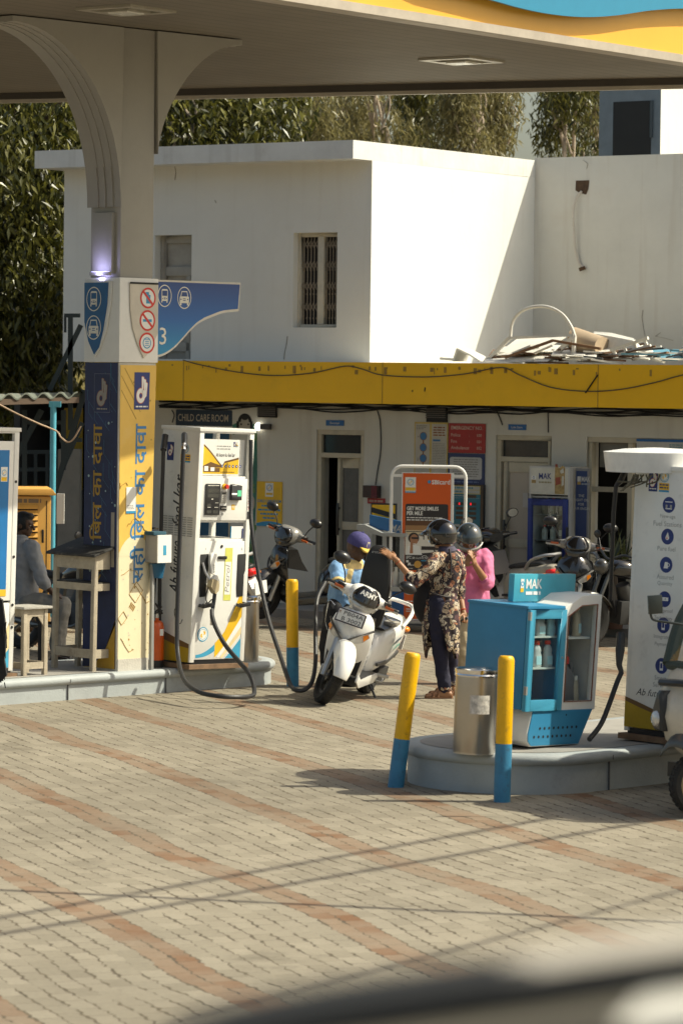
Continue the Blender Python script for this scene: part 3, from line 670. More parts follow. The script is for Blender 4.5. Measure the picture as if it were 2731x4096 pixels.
# right-hand wall coming towards the viewer from the inner corner
RWZ = zP1 + .03
mb = MB().quad(.0, ZR - .4, 6.5, RWZ, RL); mb.quad(0, RWZ, 6.5, RWZ + .001, RL)
mb.add([(0, RL, RWZ), (6.5, RL, RWZ), (6.5, RL + .25, RWZ), (0, RL + .25, RWZ)], [(0, 1, 2, 3)]); mb.add([(6.5, RL, ZR - .4), (6.5, RL + 5, ZR - .4), (6.5, RL + 5, RWZ), (6.5, RL, RWZ)], [(0, 1, 2, 3)])
mb.build('rear_wall', mat('rear plaster', (.60, .58, .53), .85, streak=.45, var=.1, scale=.8, bump=.35, bscale=7, dirt=.4, dscale=.8, dcol=(.40, .33, .26)), ub)
RF = Fr(UF.w(0, 0, -RL), BA)
# broken hole with a drooping pipe
hx0, hz0, hx1, hz1 = RF.rect(2302, 722, 2352, 770)
MB().poly([(hx0, hz1), (hx0 - .005, hz0 + .03), (hx0 + .05, hz0), (hx1 - .03, hz0 - .03), (hx1, hz0 + .04), (hx1 + .015, hz1)], RL - .006).build('wall_hole', mat('broken brick', (.08, .045, .025), .9, var=.4, scale=20), ub)
P = [RF.xz(px, py) for px, py in ((2328, 765), (2312, 790), (2302, 840), (2304, 900), (2306, 980), (2318, 1050), (2340, 1075))]
mb = MB(); mb.tube([(p.x, RL - .02 - .05 * math.sin(i * .12), p.y) for i, p in enumerate(cr([V((a, b, 0)) for a, b in P], 5))], .016, 7, 0)
a, b = RF.xz(2342, 1070); mb.tube([(a, RL - .02, b), (a - .07, RL - .06, b - .03)], .025, 7, 1)
tag(mb.build('hanging_pipe', [mat('pipe white', (.55, .50, .44), .5, dirt=.8, dscale=9, dcol=(.15, .08, .03)), mat('rusty', (.09, .045, .02), .8)]), 'thin rusty pipe drooping from the hole in the upper wall', 'pipe').matrix_world = ub.matrix_world
# barred window
wn = MB(); a, c, b, d = hW
for x0, x1, z0, z1 in ((a, a + .05, c, d), (b - .03, b, c, d), (a + .05, b - .03, d - .05, d), (a + .05, b - .03, c, c + .04)): wn.b2(x0, x1, .10, .17, z0, z1)
xm = UF.xz(1266, 1100)[0]; wn.b2(xm - .045, xm + .045, .09, .16, c + .04, d - .05)
wf_ = wn.build('window', mat('window paint', (.56, .52, .43), .6, dirt=.2), ub, bevel=.004)
MB().quad(a, c, b, d, .2).build('pane', DARK, wf_)
gm = MB(); rs = random.Random(2)
for x0, x1 in ((a + .055, xm - .048), (xm + .048, b - .035)):
    n = 5; st = (x1 - x0) / n
    for i in range(n):
        x = x0 + st * (i + .5); gm.cyl((x, .13, c + .02), (x, .13, d - .05), .0065, n=6)
        for k in range(4): gm.ell((x, .125, c + (d - c) * (.10 + .255 * k)), (.012, .012, .015), 8, 6)
    for k in range(4):
        z = c + (d - c) * (.22 + .22 * k)
        for i in range(n):
            x = x0 + st * (i + .5)
            for s in (-1, 1): gm.bar((x, .12, z - .05), (x + s * st * .5, .12, z), .008, .006); gm.bar((x, .12, z + .05), (x + s * st * .5, .12, z), .008, .006)
gm.build('grille', mat('grille paint', (.30, .25, .19), .6), wf_)
# shuttered door
sd = MB(); a, c, b, d = hS
sd.b2(a, b, .16, .2, c, d); z = d
for x0, x1, z0, z1 in ((a + .0, a + .09, c, d), (a + .09, b, d - .10, d), (a + .09, b, d - .52, d - .40), (a + .42, a + .49, c, d - .52), (a + .09, b, c + .1, c + .22)): sd.b2(x0, x1, .12, .16, z0, z1)
sd.build('shutter_door', mat('grey shutter', (.36, .345, .31), .6, dirt=.2), ub, bevel=.006)
rs = random.Random(17); cm = MB()
for F, pts, y in ((UF, ((1150, 1345), (1146, 1380), (1139, 1410), (1136, 1438)), 0), (UF, ((860, 800), (864, 806), (866, 812)), 0), (UF, ((700, 660), (705, 690), (701, 720)), 0), (RF, ((2570, 1240), (2566, 1270), (2572, 1310), (2578, 1345)), RL), (RF, ((2640, 1330), (2620, 1345), (2655, 1352), (2690, 1362)), RL), (RF, ((2330, 640), (2350, 655), (2345, 675)), RL)):
    P = [F.xz(*p) for p in pts]
    for (a, b), (c, d) in zip(P, P[1:]): cm.bar((a, y - .003, b), (c, y - .003, d), .012, .004)
cm.build('hairline_crack', mat('crack grime', (.34, .31, .27), .9), ub)
# tower on the upper roof
tp = D(2640, 500, 52)
tw = thing('roof_tower', 'rooftop stair tower with a dark doorway, grey on its shaded side, white on its sunlit side', 'tower', (tp.x, tp.y, 0), BA)
TF = Fr(tp * 1, BA); TF.o.z = 0
tx0 = TF.xz(2395, 450)[0]; z0, z1 = 5.0, 8.0
mb = MB().quad(tx0, z0, 0, z1, 0); mb.add([(tx0, 0, z0), (tx0, 3, z0), (tx0, 3, z1), (tx0, 0, z1)], [(3, 2, 1, 0)]); mb.add([(tx0, 0, z1), (0, 0, z1), (0, 3, z1), (tx0, 3, z1)], [(0, 1, 2, 3)])
mb.build('front_wall', mat('tower wall in shade', (.16, .20, .235), .8), tw)  # shade put into the wall colour: grey front, white sunlit side
MB().add([(0, 0, z0), (0, 3.2, z0), (0, 3.2, z1), (0, 0, z1)], [(0, 1, 2, 3)]).build('side_wall', PLASTG, tw)
a, c, b, d = TF.rect(2450, 405, 2603, 620)
MB().quad(a, c, b, d, -.004).build('doorway', DARK, tw); MB().b2(b - .01, b + .03, -.03, -.002, c + .25, d).build('door_edge', mat('door edge', (.05, .07, .085), .6), tw)

# ---- junk heap lying on the low roof
def rp_(px, py, off=.6): x, z = FA.xz(px, py, -off); return V((x, off, z))
JW = mat('junk white', (.66, .64, .58), .6, dirt=.5, dscale=5, dcol=(.28, .17, .09)); JR = mat('junk rust', (.16, .085, .045), .8, var=.3); JB = mat('junk blue', (.10, .27, .36), .6); JD = mat('junk dark', (.05, .055, .06), .7)
def junk(name, label, cat, build, ms, grp='scrap piled on the low roof'):
    mb = MB(); build(mb); o = mb.build(name, ms); o.matrix_world = bld.matrix_world; return tag(o, label, cat, grp)
def j1(mb):
    P = [rp_(2040, 1350), rp_(2048, 1290), rp_(2080, 1248), rp_(2130, 1228), rp_(2190, 1228), rp_(2245, 1255), rp_(2280, 1300), rp_(2298, 1345)]
    mb.tube(cr(P, 6), .019, 8); mb.bar(rp_(2040, 1352), rp_(2296, 1340), .05, .03)
    mb.bar(rp_(2040, 1350), rp_(1950, 1440), .04); mb.bar(rp_(2296, 1345), rp_(2190, 1446), .05); mb.bar(rp_(2296, 1345), rp_(2292, 1420), .04)
junk('arched_frame', 'white arched metal frame standing up from the roof scrap', 'frame', j1, JW)
def j2(mb):
    for (a, b, c, d), m_, o in ((((2060, 1362, 1.5), (2260, 1352, 1.5), (2150, 1412, .6), (1980, 1422, .6)), 0, 0), (((1975, 1425, 1.0), (2260, 1408, 1.0), (2190, 1446, .4), (1930, 1448, .4)), 0, 0), (((2370, 1332, 1.7), (2440, 1338, 1.6), (2530, 1360, 1.3), (2440, 1420, .6)), 0, 0)):
        vs = [rp_(*q) for q in (a, b, c, d)]; vs2 = [v + V((.0, .03, .02)) for v in vs]
        mb.add(vs + vs2, [(0, 1, 2, 3), (7, 6, 5, 4), (0, 4, 5, 1), (1, 5, 6, 2), (2, 6, 7, 3), (3, 7, 4, 0)], m_)
junk('flat_panel', 'pale flat sheet panels lying tilted under the arched frame', 'panel', j2, JW)
def j3(mb):
    q = [rp_(1812, 1445), rp_(1828, 1395), rp_(1880, 1420), rp_(1918, 1445)]
    vs = q + [v + V((0, .3, .0)) for v in q]; mb.add(vs, [(0, 1, 5, 4), (1, 2, 6, 5), (2, 3, 7, 6)], 0)
    mb.bar(q[0], q[1], .02); mb.bar(q[1], q[2], .02); mb.bar(q[2], q[3], .02); mb.bar(rp_(1760, 1434), rp_(1812, 1438), .03)
junk('open_box', 'small bent open tin box at the left end of the roof scrap', 'box', j3, [JW, JR])
def j4(mb):
    rings = []
    for k in range(9):
        t = k / 8; c = rp_(2300 + 110 * t, 1362 + 26 * t, .8); r = .16 * (1 - .25 * t); rings.append([c + V((.02 * math.cos(a), .16 * math.cos(a), r * math.sin(a))) for a in [2 * math.pi * j / 16 for j in range(16)]])
    mb.loft(rings, 0); 
    P = [rp_(2372, 1334, 1.2), rp_(2440, 1345, .9), rp_(2530, 1362, .8), rp_(2560, 1400, .75), rp_(2440, 1425, .8)]
    mb.add(P + [p + V((0, .05, .01)) for p in P], [(0, 1, 2, 3, 4), (9, 8, 7, 6, 5), (0, 5, 6, 1), (1, 6, 7, 2), (2, 7, 8, 3), (3, 8, 9, 4)], 1)
junk('plastic_drum', 'brown drum lying on its side with a white sheet beside it in the roof scrap', 'drum', j4, [mat('drum', (.40, .30, .20), .6), JW])
def j5(mb):
    for (a, b) in (((2440, 1402), (2590, 1352)), ((2452, 1425), (2600, 1382))): mb.bar(rp_(*a, .5), rp_(*b, .5), .035)
    for k in range(4): mb.bar(rp_(2450 + k * 42, 1400 - k * 13, .5), rp_(2462 + k * 42, 1422 - k * 12, .5), .03)
junk('ladder', 'short white ladder lying on the right of the roof scrap', 'ladder', j5, JW)
def j6(mb):
    rs = random.Random(8)
    for i in range(46):
        px = rs.uniform(1900, 2720); py = rs.uniform(1398, 1446); l = rs.uniform(60, 200); mb.bar(rp_(px, py, rs.uniform(.35, .9)), rp_(px + l, py - rs.uniform(-22, 36), rs.uniform(.35, .9)), rs.uniform(.02, .07), .02, rs.choice((0, 0, 0, 1, 3)) if px < 2380 else rs.choice((2, 2, 0, 3, 1)))
    for i in range(22):
        px = 1950 + i * 36; w_ = rs.uniform(40, 130); o = rs.uniform(.4, 1.0); y_ = rs.uniform(1405, 1440); k = rs.uniform(-14, 14); c = [rp_(px, y_, o), rp_(px + w_, y_ + k * .5, o), rp_(px + w_ + 25, y_ - 26 + k, o + .45), rp_(px + 20, y_ - 30, o + .45)]
        mb.add(c + [v + V((0, .02, -.015)) for v in c], [(0, 1, 2, 3), (0, 4, 5, 1), (1, 5, 6, 2), (2, 6, 7, 3), (3, 7, 4, 0), (7, 6, 5, 4)], rs.choice((0, 0, 0, 2, 3)) if px > 2420 else rs.choice((0, 0, 0, 1)))
    mb.bar(rp_(2020, 1430, .45), rp_(2210, 1362, .45), .035, .03, 1); mb.bar(rp_(2210, 1362, .44), rp_(2400, 1395, .44), .035, .03, 1)
junk('scrap_bars', 'tangle of rusty, white and blue metal strips along the roof edge', 'scrap', j6, [JW, JR, JB, JD])

# ================================================================== background left: wall, shed, stair, tree fence
GW = mat('grey boundary plaster', (.22, .215, .20), .9, var=.25, scale=2, bump=.3)
def wallbox(name, label, px0, px1, pyt, d, m_, cat='wall', th=.2, z0=0.):
    a, b = D(px0, 2000, d), D(px1, 2000, d); zt = D((px0 + px1) / 2, pyt, d).z
    o = MB().b2(a.x, b.x, 0, th, z0, zt).build(name, m_); o.location = (0, d, 0); return tag(o, label, cat)
wallbox('boundary_wall', 'low grey boundary wall behind the orange cabinet', -260, 330, 1950, 47, GW)
wallbox('plastered_block', 'grey plastered wall block beside the blue pole and column', 232, 318, 1798, 44.6, GW, th=.4)
wallbox('yellow_panel', 'yellow panel coloured for shade behind the dark stair railing left of the column', 255, 330, 1632, 46.6, mat('yellow panel in shade', (.42, .26, .02), .6), 'panel', .05, D(280, 1960, 46.6).z)  # yellow darkened to ochre because the panel stands in shade
wallbox('white_board', 'small white board standing right of the blue pole', 228, 258, 1975, 41.5, WHITE, 'board', .05, D(240, 2095, 41.5).z)
# dark steel stair
ST = mat('dark stair steel', (.018, .03, .035), .5)
st = MB(); q = lambda px, py, d=44.0: D(px, py, d)
for a, b, w in (((322, 1262), (258, 1262), .05), ((283, 1265), (283, 1720), .06), ((325, 1300), (200, 1560), .06), ((340, 1560), (215, 1990), .07), ((262, 1262), (262, 1330), .03), ((110, 1690), (255, 1690), .05), ((330, 1690), (150, 2110), .06), ((100, 1640), (100, 2000), .06), ((255, 1640), (255, 1880), .06), ((168, 1640), (50, 1860), .07), ((330, 1760), (240, 1762), .05)): st.bar(q(*a), q(*b), w)
tag(st.build('steel_stair', ST), 'dark steel stair frame with diagonal stringers left of the column', 'stair')
rl = MB()
for py in (1810, 1880): rl.bar(D(-60, py, 46), D(300, py - 4, 46), .05)
for k in range(8): rl.bar(D(-40 + 46 * k, 1800, 46), D(-40 + 46 * k, 1960, 46), .045)
tag(rl.build('iron_railing', ST), 'dark iron railing on top of the low grey wall', 'railing')
# corrugated sheet roof
cs = MB(); A, B = D(-120, 1588, 42.0), D(312, 1577, 43.0); n = 72; top = []
for k in range(n + 1):
    t = k / n; p = A.lerp(B, t); h = .035 * math.sin(t * n * .55); top.append((p, h))
rings = [[p + V((0, y_, h + y_ * -.12 + o)) for p, h in top] for y_, o in ((0, 0), (2.2, .25), (2.2, .22), (0, -.02))]
cs.loft(rings, cap=False, close=False); cs.loft([rings[3], rings[0]], cap=False, close=False)
o = cs.build('corrugated_sheet', mat('sheet green', (.15, .17, .14), .6, dirt=1., dscale=2, dcol=(.28, .19, .13)))
th_ = tag(o, 'rusty green corrugated roof sheet over the orange cabinet', 'roof sheet')
MB().bar(A + V((0, .05, -.07)), B + V((0, .05, -.07)), .05, .07).build('batten', mat('brown batten', (.12, .08, .055), .7), o)
pp_ = D(215, 1610, 42.2); gp = V((pp_.x, pp_.y, 0))
bp_ = MB(); bp_.cyl(gp, pp_, .037, n=14); bp_.bar(pp_ + V((-.05, 0, -.02)), pp_ + V((.09, 0, -.02)), .07)
tag(bp_.build('blue_pole', mat('pole blue', (.10, .42, .55), .45, dirt=.2)), 'light blue steel pole holding up the corrugated sheet', 'pole')
cw = MB().tube(cr([D(-20, 1608, 41.9), D(60, 1650, 41.9), D(150, 1692, 41.9), D(226, 1724, 42.1), D(244, 1748, 42), D(272, 1768, 42), D(295, 1755, 42), D(325, 1705, 42)], 6), .011, 6)
tag(cw.build('cord', mat('tan cord', (.45, .32, .22), .7)), 'tan cord strung from the sheet roof past the blue pole', 'cord')
# orange louvred generator cabinet
ca = G(45, 2560); cf = Fr(D(60, 2300, 39.5).xyz * 1, R(8)); cf.o.z = 0
x0, z0, x1, z1 = cf.rect(20, 1985, 203, 2600)
cab = thing('generator_cabinet', 'orange generator cabinet with slatted louvre panel behind the seated man', 'cabinet', cf.o, R(8))
CAB = mat('cabinet orange', (.70, .37, .085), .5, var=.06, dirt=.15)
z0 = .1; xa = x0 - .9
MB().b2(xa, x1, 0, .9, z0, z1).build('body', CAB, cab, bevel=.012)
zc1 = cf.xz(100, 1955)[1]
MB().prism([(xa - .04, z1 + .012), (x1 + .05, z1 + .012), (x1 + .05, z1 + .03), (x1 + .01, zc1), (xa, zc1), (xa - .04, z1 + .03)], -.05, .95).build('lid', CAB, cab, bevel=.006)
lx1 = cf.xz(153, 2000)[0]; lz1, lz0 = cf.xz(100, 2018)[1], .35
MB().quad(xa + .2, lz0, lx1, lz1, -.003).build('louvre_recess', mat('louvre dark', (.05, .026, .01), .8), cab)
mb = MB(); n = 17
for k in range(n): z = lz0 + (lz1 - lz0) * (k + .3) / n; mb.prism([(0, 0)], 0, 0) if 0 else mb.add([(xa + .2, -.004, z + .045), (lx1, -.004, z + .045), (lx1, -.035, z), (xa + .2, -.035, z), (xa + .2, -.004, z - .004), (lx1, -.004, z - .004)], [(0, 1, 2, 3), (3, 2, 5, 4)])
mb.build('louvre', CAB, cab, ang=20)
xh = cf.xz(172, 2150); MB().b2(xh[0] - .012, xh[0] + .012, -.02, -.002, xh[1] - .06, xh[1] + .09).build('handle', BLKP, cab, bevel=.004)
xs_ = cf.xz(185, 2100)[0]; MB().b2(xs_, xs_ + .012, -.004, -.001, z0 + .1, z1 - .05).build('door_gap', mat('louvre dark', (.05, .026, .01)), cab)
mb = MB(); xt, zt_ = cf.xz(95, 2006); mb.text('Kirloskar', xt - .28, zt_ - .01, -.004, .05, 0, w=.50, bold=.01) if 0 else mb.lines(xt - .12, xt + .20, zt_ - .02, zt_ + .035, 1, -.004, 0, 0, fill=.8); mb.build('lettering', mat('faded letters', (.25, .17, .10), .6), cab)

# ================================================================== trees
def leaf_mat(name, c1, c2, tr=.35):
    M = bpy.data.materials.new(name); M.use_nodes = True; nt = M.node_tree; N = nt.nodes; L = nt.links; P = N['Principled BSDF']
    g = N.new('ShaderNodeNewGeometry'); r = N.new('ShaderNodeValToRGB'); r.color_ramp.elements[0].color = (*c1, 1); r.color_ramp.elements[1].color = (*c2, 1)
    L.new(g.outputs['Random Per Island'], r.inputs[0]); L.new(r.outputs[0], P.inputs[0]); P.inputs['Roughness'].default_value = .38
    t = N.new('ShaderNodeBsdfTranslucent'); L.new(r.outputs[0], t.inputs[0]); x = N.new('ShaderNodeMixShader'); x.inputs[0].default_value = tr
    L.new(P.outputs[0], x.inputs[1]); L.new(t.outputs[0], x.inputs[2]); L.new(x.outputs[0], N['Material Output'].inputs[0]); return M
LM1 = leaf_mat('dark leaves', (.010, .018, .006), (.17, .16, .028), .25)
LM2 = leaf_mat('eucalyptus leaves', (.10, .095, .04), (.30, .26, .11), .45)  # leaf colours lightened and greyed to give distance haze
BARK = mat('pale bark', (.42, .34, .26), .8, var=.25, scale=3); BARKD = mat('brown bark', (.13, .095, .065), .85, var=.3)
def crown(rs, blobs, n, ln, droop, wd=.28):
    vs, fs = [], []
    tot = sum(b[1].x * b[1].y * b[1].z for b in blobs)
    for c, r in blobs:
        for _ in range(max(20, int(n * r.x * r.y * r.z / tot))):
            d = V((rs.gauss(0, 1), rs.gauss(0, 1), rs.gauss(0, 1))).normalized() * (rs.random() ** .4)
            p = c + V((d.x * r.x, d.y * r.y, d.z * r.z))
            tw = p.copy()
            for _k in range(rs.choice((2, 3, 4))):      # a small drooping spray
                q = tw + V((rs.uniform(-.12, .12), rs.uniform(-.12, .12), rs.uniform(-.1, .1)))
                l = ln * rs.uniform(.6, 1.25); a = rs.uniform(0, 6.28); el = -droop + rs.uniform(-.5, .55)
                dr = V((math.cos(a) * math.cos(el), math.sin(a) * math.cos(el), math.sin(el))); sd = dr.cross(V((rs.uniform(-1, 1), rs.uniform(-1, 1), rs.uniform(-1, 1)))).normalized() * l * wd * .5
                b = len(vs); m_ = q + dr * l * .45 + V((0, 0, .04 * l))
                vs += [q, m_ + sd, q + dr * l, m_ - sd]; fs.append((b, b + 1, b + 2, b + 3))
    return vs, fs
def tree(name, label, base, limbs, blobs, n, ln, droop, lm, bark, seed, group, r0=.12, wd=.28):
    rs = random.Random(seed); t = thing(name, label, 'tree', base, 0, group); b0 = V(base); mb = MB()
    for pts, ra, rb in limbs: P = cr([V(p) - b0 for p in pts], 5); k = len(P); mb.tube(P, [ra + (rb - ra) * i / (k - 1) for i in range(k)], 7)
    mb.build('trunk', bark, t); vs, fs = crown(rs, [(c - b0, r) for c, r in blobs], n, ln, droop, wd)
    MB().add(vs, fs).build('crown', lm, t, smooth=False); return t
def limbset(rs, base, top, k, spread, r, sub=5):
    L_ = []; P = [V(base)]
    for i in range(1, k + 1): t = i / k; P.append(V(base).lerp(V(top), t) + V((rs.uniform(-1, 1), rs.uniform(-1, 1), 0)) * spread * .3)
    L_.append((P, r, r * .3))
    for _ in range(sub):
        i = rs.randint(max(1, k // 3), k - 1); a = P[i]; d = V((rs.uniform(-1, 1), rs.uniform(-.6, .6), rs.uniform(.6, 1.4))) * spread; L_.append(([a, a + d * .5 + V((0, 0, .1)), a + d], r * .35, r * .1))
    return L_
TG = 'trees behind the station'
# big dark tree at the left: hanging masses from low down to beyond the canopy edge
bl = []; rs = random.Random(21)
for px, py, d, r in ((60, 500, 48.5, 1.0), (220, 520, 49, 1.0), (-60, 700, 48, 1.1), (110, 760, 48.5, .9), (210, 900, 49, .7), (20, 980, 48, 1.0), (150, 1100, 48.6, .8), (-40, 1250, 48, 1.0), (110, 1330, 48.4, .85), (210, 1200, 49, .55), (30, 1500, 48, .9), (180, 1480, 48.8, .65), (300, 430, 50, .8), (40, 1720, 48.6, .7), (170, 1750, 49.3, .6)):
    bl.append((D(px, py, d), V((r, r * .8, r * .9))))
tr_b = G(60, 2380); base = V((D(60, 2300, 49).x, 49.2, 0))
tree('dark_tree', 'big dark tree with drooping leaves filling the left edge behind the column', base, limbset(random.Random(4), base, D(90, 350, 49), 7, 1.1, .2, 12), bl, 8000, .165, .95, LM1, BARKD, 22, TG, wd=.30)
bl = [(D(px, py, d), V((r * 1.2, r, r))) for px, py, d, r in ((700, 430, 51, .85), (860, 480, 51, .8), (1000, 430, 51.5, .75), (1110, 500, 51.5, .5), (650, 300, 52, .9), (880, 300, 52, .9), (1080, 330, 52, .7), (780, 560, 50.8, .6), (960, 570, 51, .55))]
base = V((D(800, 2000, 52).x, 52, 0))
tree('leafy_tree', 'dense leafy tree with pale twigs behind the flat roof slab', base, limbset(random.Random(9), base, D(760, 330, 52), 6, 1.2, .16, 9) + [([D(700, 620, 50.6), D(690, 520, 50.6), D(655, 405, 50.7)], .035, .02), ([D(755, 560, 50.6), D(770, 490, 50.6), D(735, 430, 50.7)], .04, .02), ([D(770, 490, 50.6), D(785, 440, 50.6), D(770, 400, 50.6)], .025, .012)], bl, 4200, .16, .85, LM1, BARK, 23, TG, wd=.30)
# slim eucalyptus with pale trunks
EU = ((1230, 66, 'left'), (1380, 70, 'mid'), (1520, 68, ''), (1690, 72, ''), (1870, 66, ''), (1990, 67, ''), (2260, 69, ''), (2370, 71, ''))
EL = ['slim yellow-green eucalyptus nearest the leafy tree, behind the roof slab', 'slim eucalyptus with a pale leaning trunk behind the roof slab corner', 'sparse eucalyptus with sky showing through above the sunlit white wall', 'tall eucalyptus with dense dark crown above the sunlit wall', 'eucalyptus with two pale slender trunks above the end of the sunlit wall', 'eucalyptus beside the gap of open sky', 'dark leafy eucalyptus right of the open sky gap', 'eucalyptus with a forked pale trunk beside the rooftop tower']
for i, (px, d, _) in enumerate(EU):
    rs = random.Random(60 + i); base = V((D(px, 1000, d).x, d, 0)); top = D(px + rs.uniform(-40, 60), 150, d)
    lim = []
    for k in range(3):
        a = D(px + rs.uniform(-40, 40), 700, d + rs.uniform(-.6, .6)); lim.append(([base.lerp(a, 0), a, D(px + rs.uniform(-60, 70), 480, d), D(px + rs.uniform(-80, 90), 250, d)], .045, .024))
    for k in range(5): a = D(px + rs.uniform(-40, 50), rs.uniform(420, 620), d - .3); lim.append(([a, a + V((rs.uniform(-.3, .3), 0, .6)), a + V((rs.uniform(-.7, .7), 0, 1.3))], .022, .010))
    bl = []
    for k in range(12 if i not in (2, 5) else 6):
        if i == 5: q = (px + rs.uniform(-75, 20), rs.uniform(300, 620))
        elif i == 6: q = (px + rs.uniform(-100, 90), rs.uniform(180, 600))
        else: q = (px + rs.uniform(-85, 85), rs.uniform(200, 620))
        bl.append((D(*q, d + rs.uniform(-.8, 1.2)), V((rs.uniform(.3, .55), .5, rs.uniform(.4, .75)))))
    tree('eucalyptus', EL[i], base, lim, bl, 2000 if i not in (2, 5) else 800, .17, 1.0, LM2 if i not in (3, 6) else LM1, BARK, 80 + i, TG, wd=.22)
# tree line far away behind everything
MBs = MB(); rs = random.Random(77); bl = [(V((x, 95 + rs.uniform(-4, 4), rs.uniform(1.5, 4.5))), V((3, 2, 2.6))) for x in range(-30, 34, 3)]
vs, fs = crown(rs, bl, 5000, .6, .5, .4); o = MBs.add(vs, fs).build('far_wood', LM2, smooth=False); o['kind'] = 'stuff'; tag(o, 'far band of trees behind the station', 'wood')
# ================================================================== bollards, bins
def local(t, p): return t.matrix_world.inverted() @ V(p)
def bollard(label, base, top, zb, r=.057):
    d = top - base; h = d.length; t = thing('bollard', label, 'bollard', base, 0, 'yellow and blue bollards')
    t.matrix_world = Matrix.Translation(base) @ d.to_track_quat('Z', 'Y').to_matrix().to_4x4()
    MB().lathe([(r + .001, -.08), (r + .001, h * zb)], 24).build('blue_base', mat('bollard blue', (.035, .21, .37), .5, var=.2, scale=6, bump=.2, dirt=.9, dscale=16), t)
    MB().lathe([(r, h * zb), (r, h - .03), (r * .93, h - .012), (r * .75, h)], 24).build('yellow_post', mat('bollard yellow', (.80, .43, .004), .45, var=.14, scale=5, bump=.2, dirt=.9, streak=.3, dscale=15, dcol=(.22, .12, .03)), t)
    return t
gb = G(2006, 3207); bollard('upright bollard standing in front of the oil kiosk island', gb, D(2024, 2624, gb.y), .40)
gb = G(1582, 3148); bollard('leaning bollard at the left end of the oil kiosk island', gb, D(1651, 2612, gb.y), .36)
gb = G(1171, 2745); bollard('far bollard between the petrol pump and the white scooter', gb, D(1168, 2317, gb.y), .365)
def bin_(label, c, r, h, lean=0., stk=False):
    t = thing('steel_bin', label, 'bin', c, R(-30), 'steel bins', lean)
    MB().lathe([(r * .98, 0), (r * .98, .02), (r, .025), (r, h - .035)], 40).build('drum', STEEL, t, ang=50)
    MB().lathe([(r + .004, h - .055), (r + .008, h - .045), (r + .004, h - .035), (r + .009, h - .02), (r + .009, h - .004), (r, h), (r - .03, h - .012), (r - .035, h - .16), (.01, h - .165)], 40, cap=False).build('rim', CHROME, t)
    if stk:
        mb = MB()
        for k in range(8):
            a0, a1 = R(-78 + 7 * k), R(-78 + 7 * (k + 1)); q = r + .002
            mb.add([(q * math.cos(a0), q * math.sin(a0), h * .48), (q * math.cos(a1), q * math.sin(a1), h * .48), (q * math.cos(a1), q * math.sin(a1), h * .70), (q * math.cos(a0), q * math.sin(a0), h * .70)], [(0, 1, 2, 3)])
        mb.build('sticker', mat('worn sticker', (.60, .57, .52), .6, var=.5, scale=30, dirt=.7, dscale=18, dcol=(.32, .30, .27)), t)
    return t
c = G(1893, 3012, H2); bin_('open topped brushed steel bin beside the blue oil kiosk', c, .149, .60, .028, True)
c = G(982, 2646, H1); bin_('tall steel bin standing behind the right edge of the petrol pump', c, .125, .62)

# ================================================================== petrol pumps
PW, PD, PH = .70, .50, 2.20
SWY = mat('swoosh yellow', (.76, .46, .03), .4); SWB = mat('swoosh blue', (.05, .33, .52), .4); SWL = mat('swoosh pale', (.78, .62, .34), .4)
def bp_logo(mb, x, z, r, y, cb=0, cy=1, cw=2):           # ring with two interlocking drops
    mb.disc(x, z, r, y, cb, 24); mb.ring(x, z, r * .86, r * .14, y - .0006, cw, 24); mb.disc(x, z, r * .66, y - .0008, cw, 20)
    for s in (1, -1):
        P = [(.08, .52), (.38, .30), (.34, -.02), (.02, -.12), (.10, .12), (-.02, .26)]
        mb.poly([(x + s * a * r + s * .08 * r, z + s * b * r) for a, b in P], y - .0012, cy)
def emblem_pair(mb, x, z, h, y):     # hand emblem and drops emblem; material slots 4.. : navy, white, red, blue, yellow
    mb.b2(x, x + h * .52, y - .001, y, z, z + h, 4); hand(mb, x + h * .25, z + h * .22, h * .7, y - .0016, 5, 6); mb.lines(x + .06 * h, x + .46 * h, z + h * .08, z + h * .17, 1, y - .0016, 5, 0)
    bp_logo(mb, x + h * .92, z + h * .72, h * .26, y - .001, 7, 8, 5); mb.b2(x + h * .62, x + h * 1.22, y - .001, y, z + h * .1, z + h * .42, 8); mb.b2(x + h * .62, x + h * 1.22, y - .001, y, z, z + h * .09, 7)
    mb.lines(x + h * .66, x + h * 1.18, z + h * .14, z + h * .40, 2, y - .0016, 4, 0)
PRINTM = [PUMPW, SWY, SWB, INK, NAVY, WHITE, REDP, SKYB, BPY, mat('swoosh brown', (.14, .07, .02), .5), SWL, GREY, mat('yellow darkened for shade', (.40, .26, .01), .45)]  # last yellow is darkened in colour for the shaded pump side
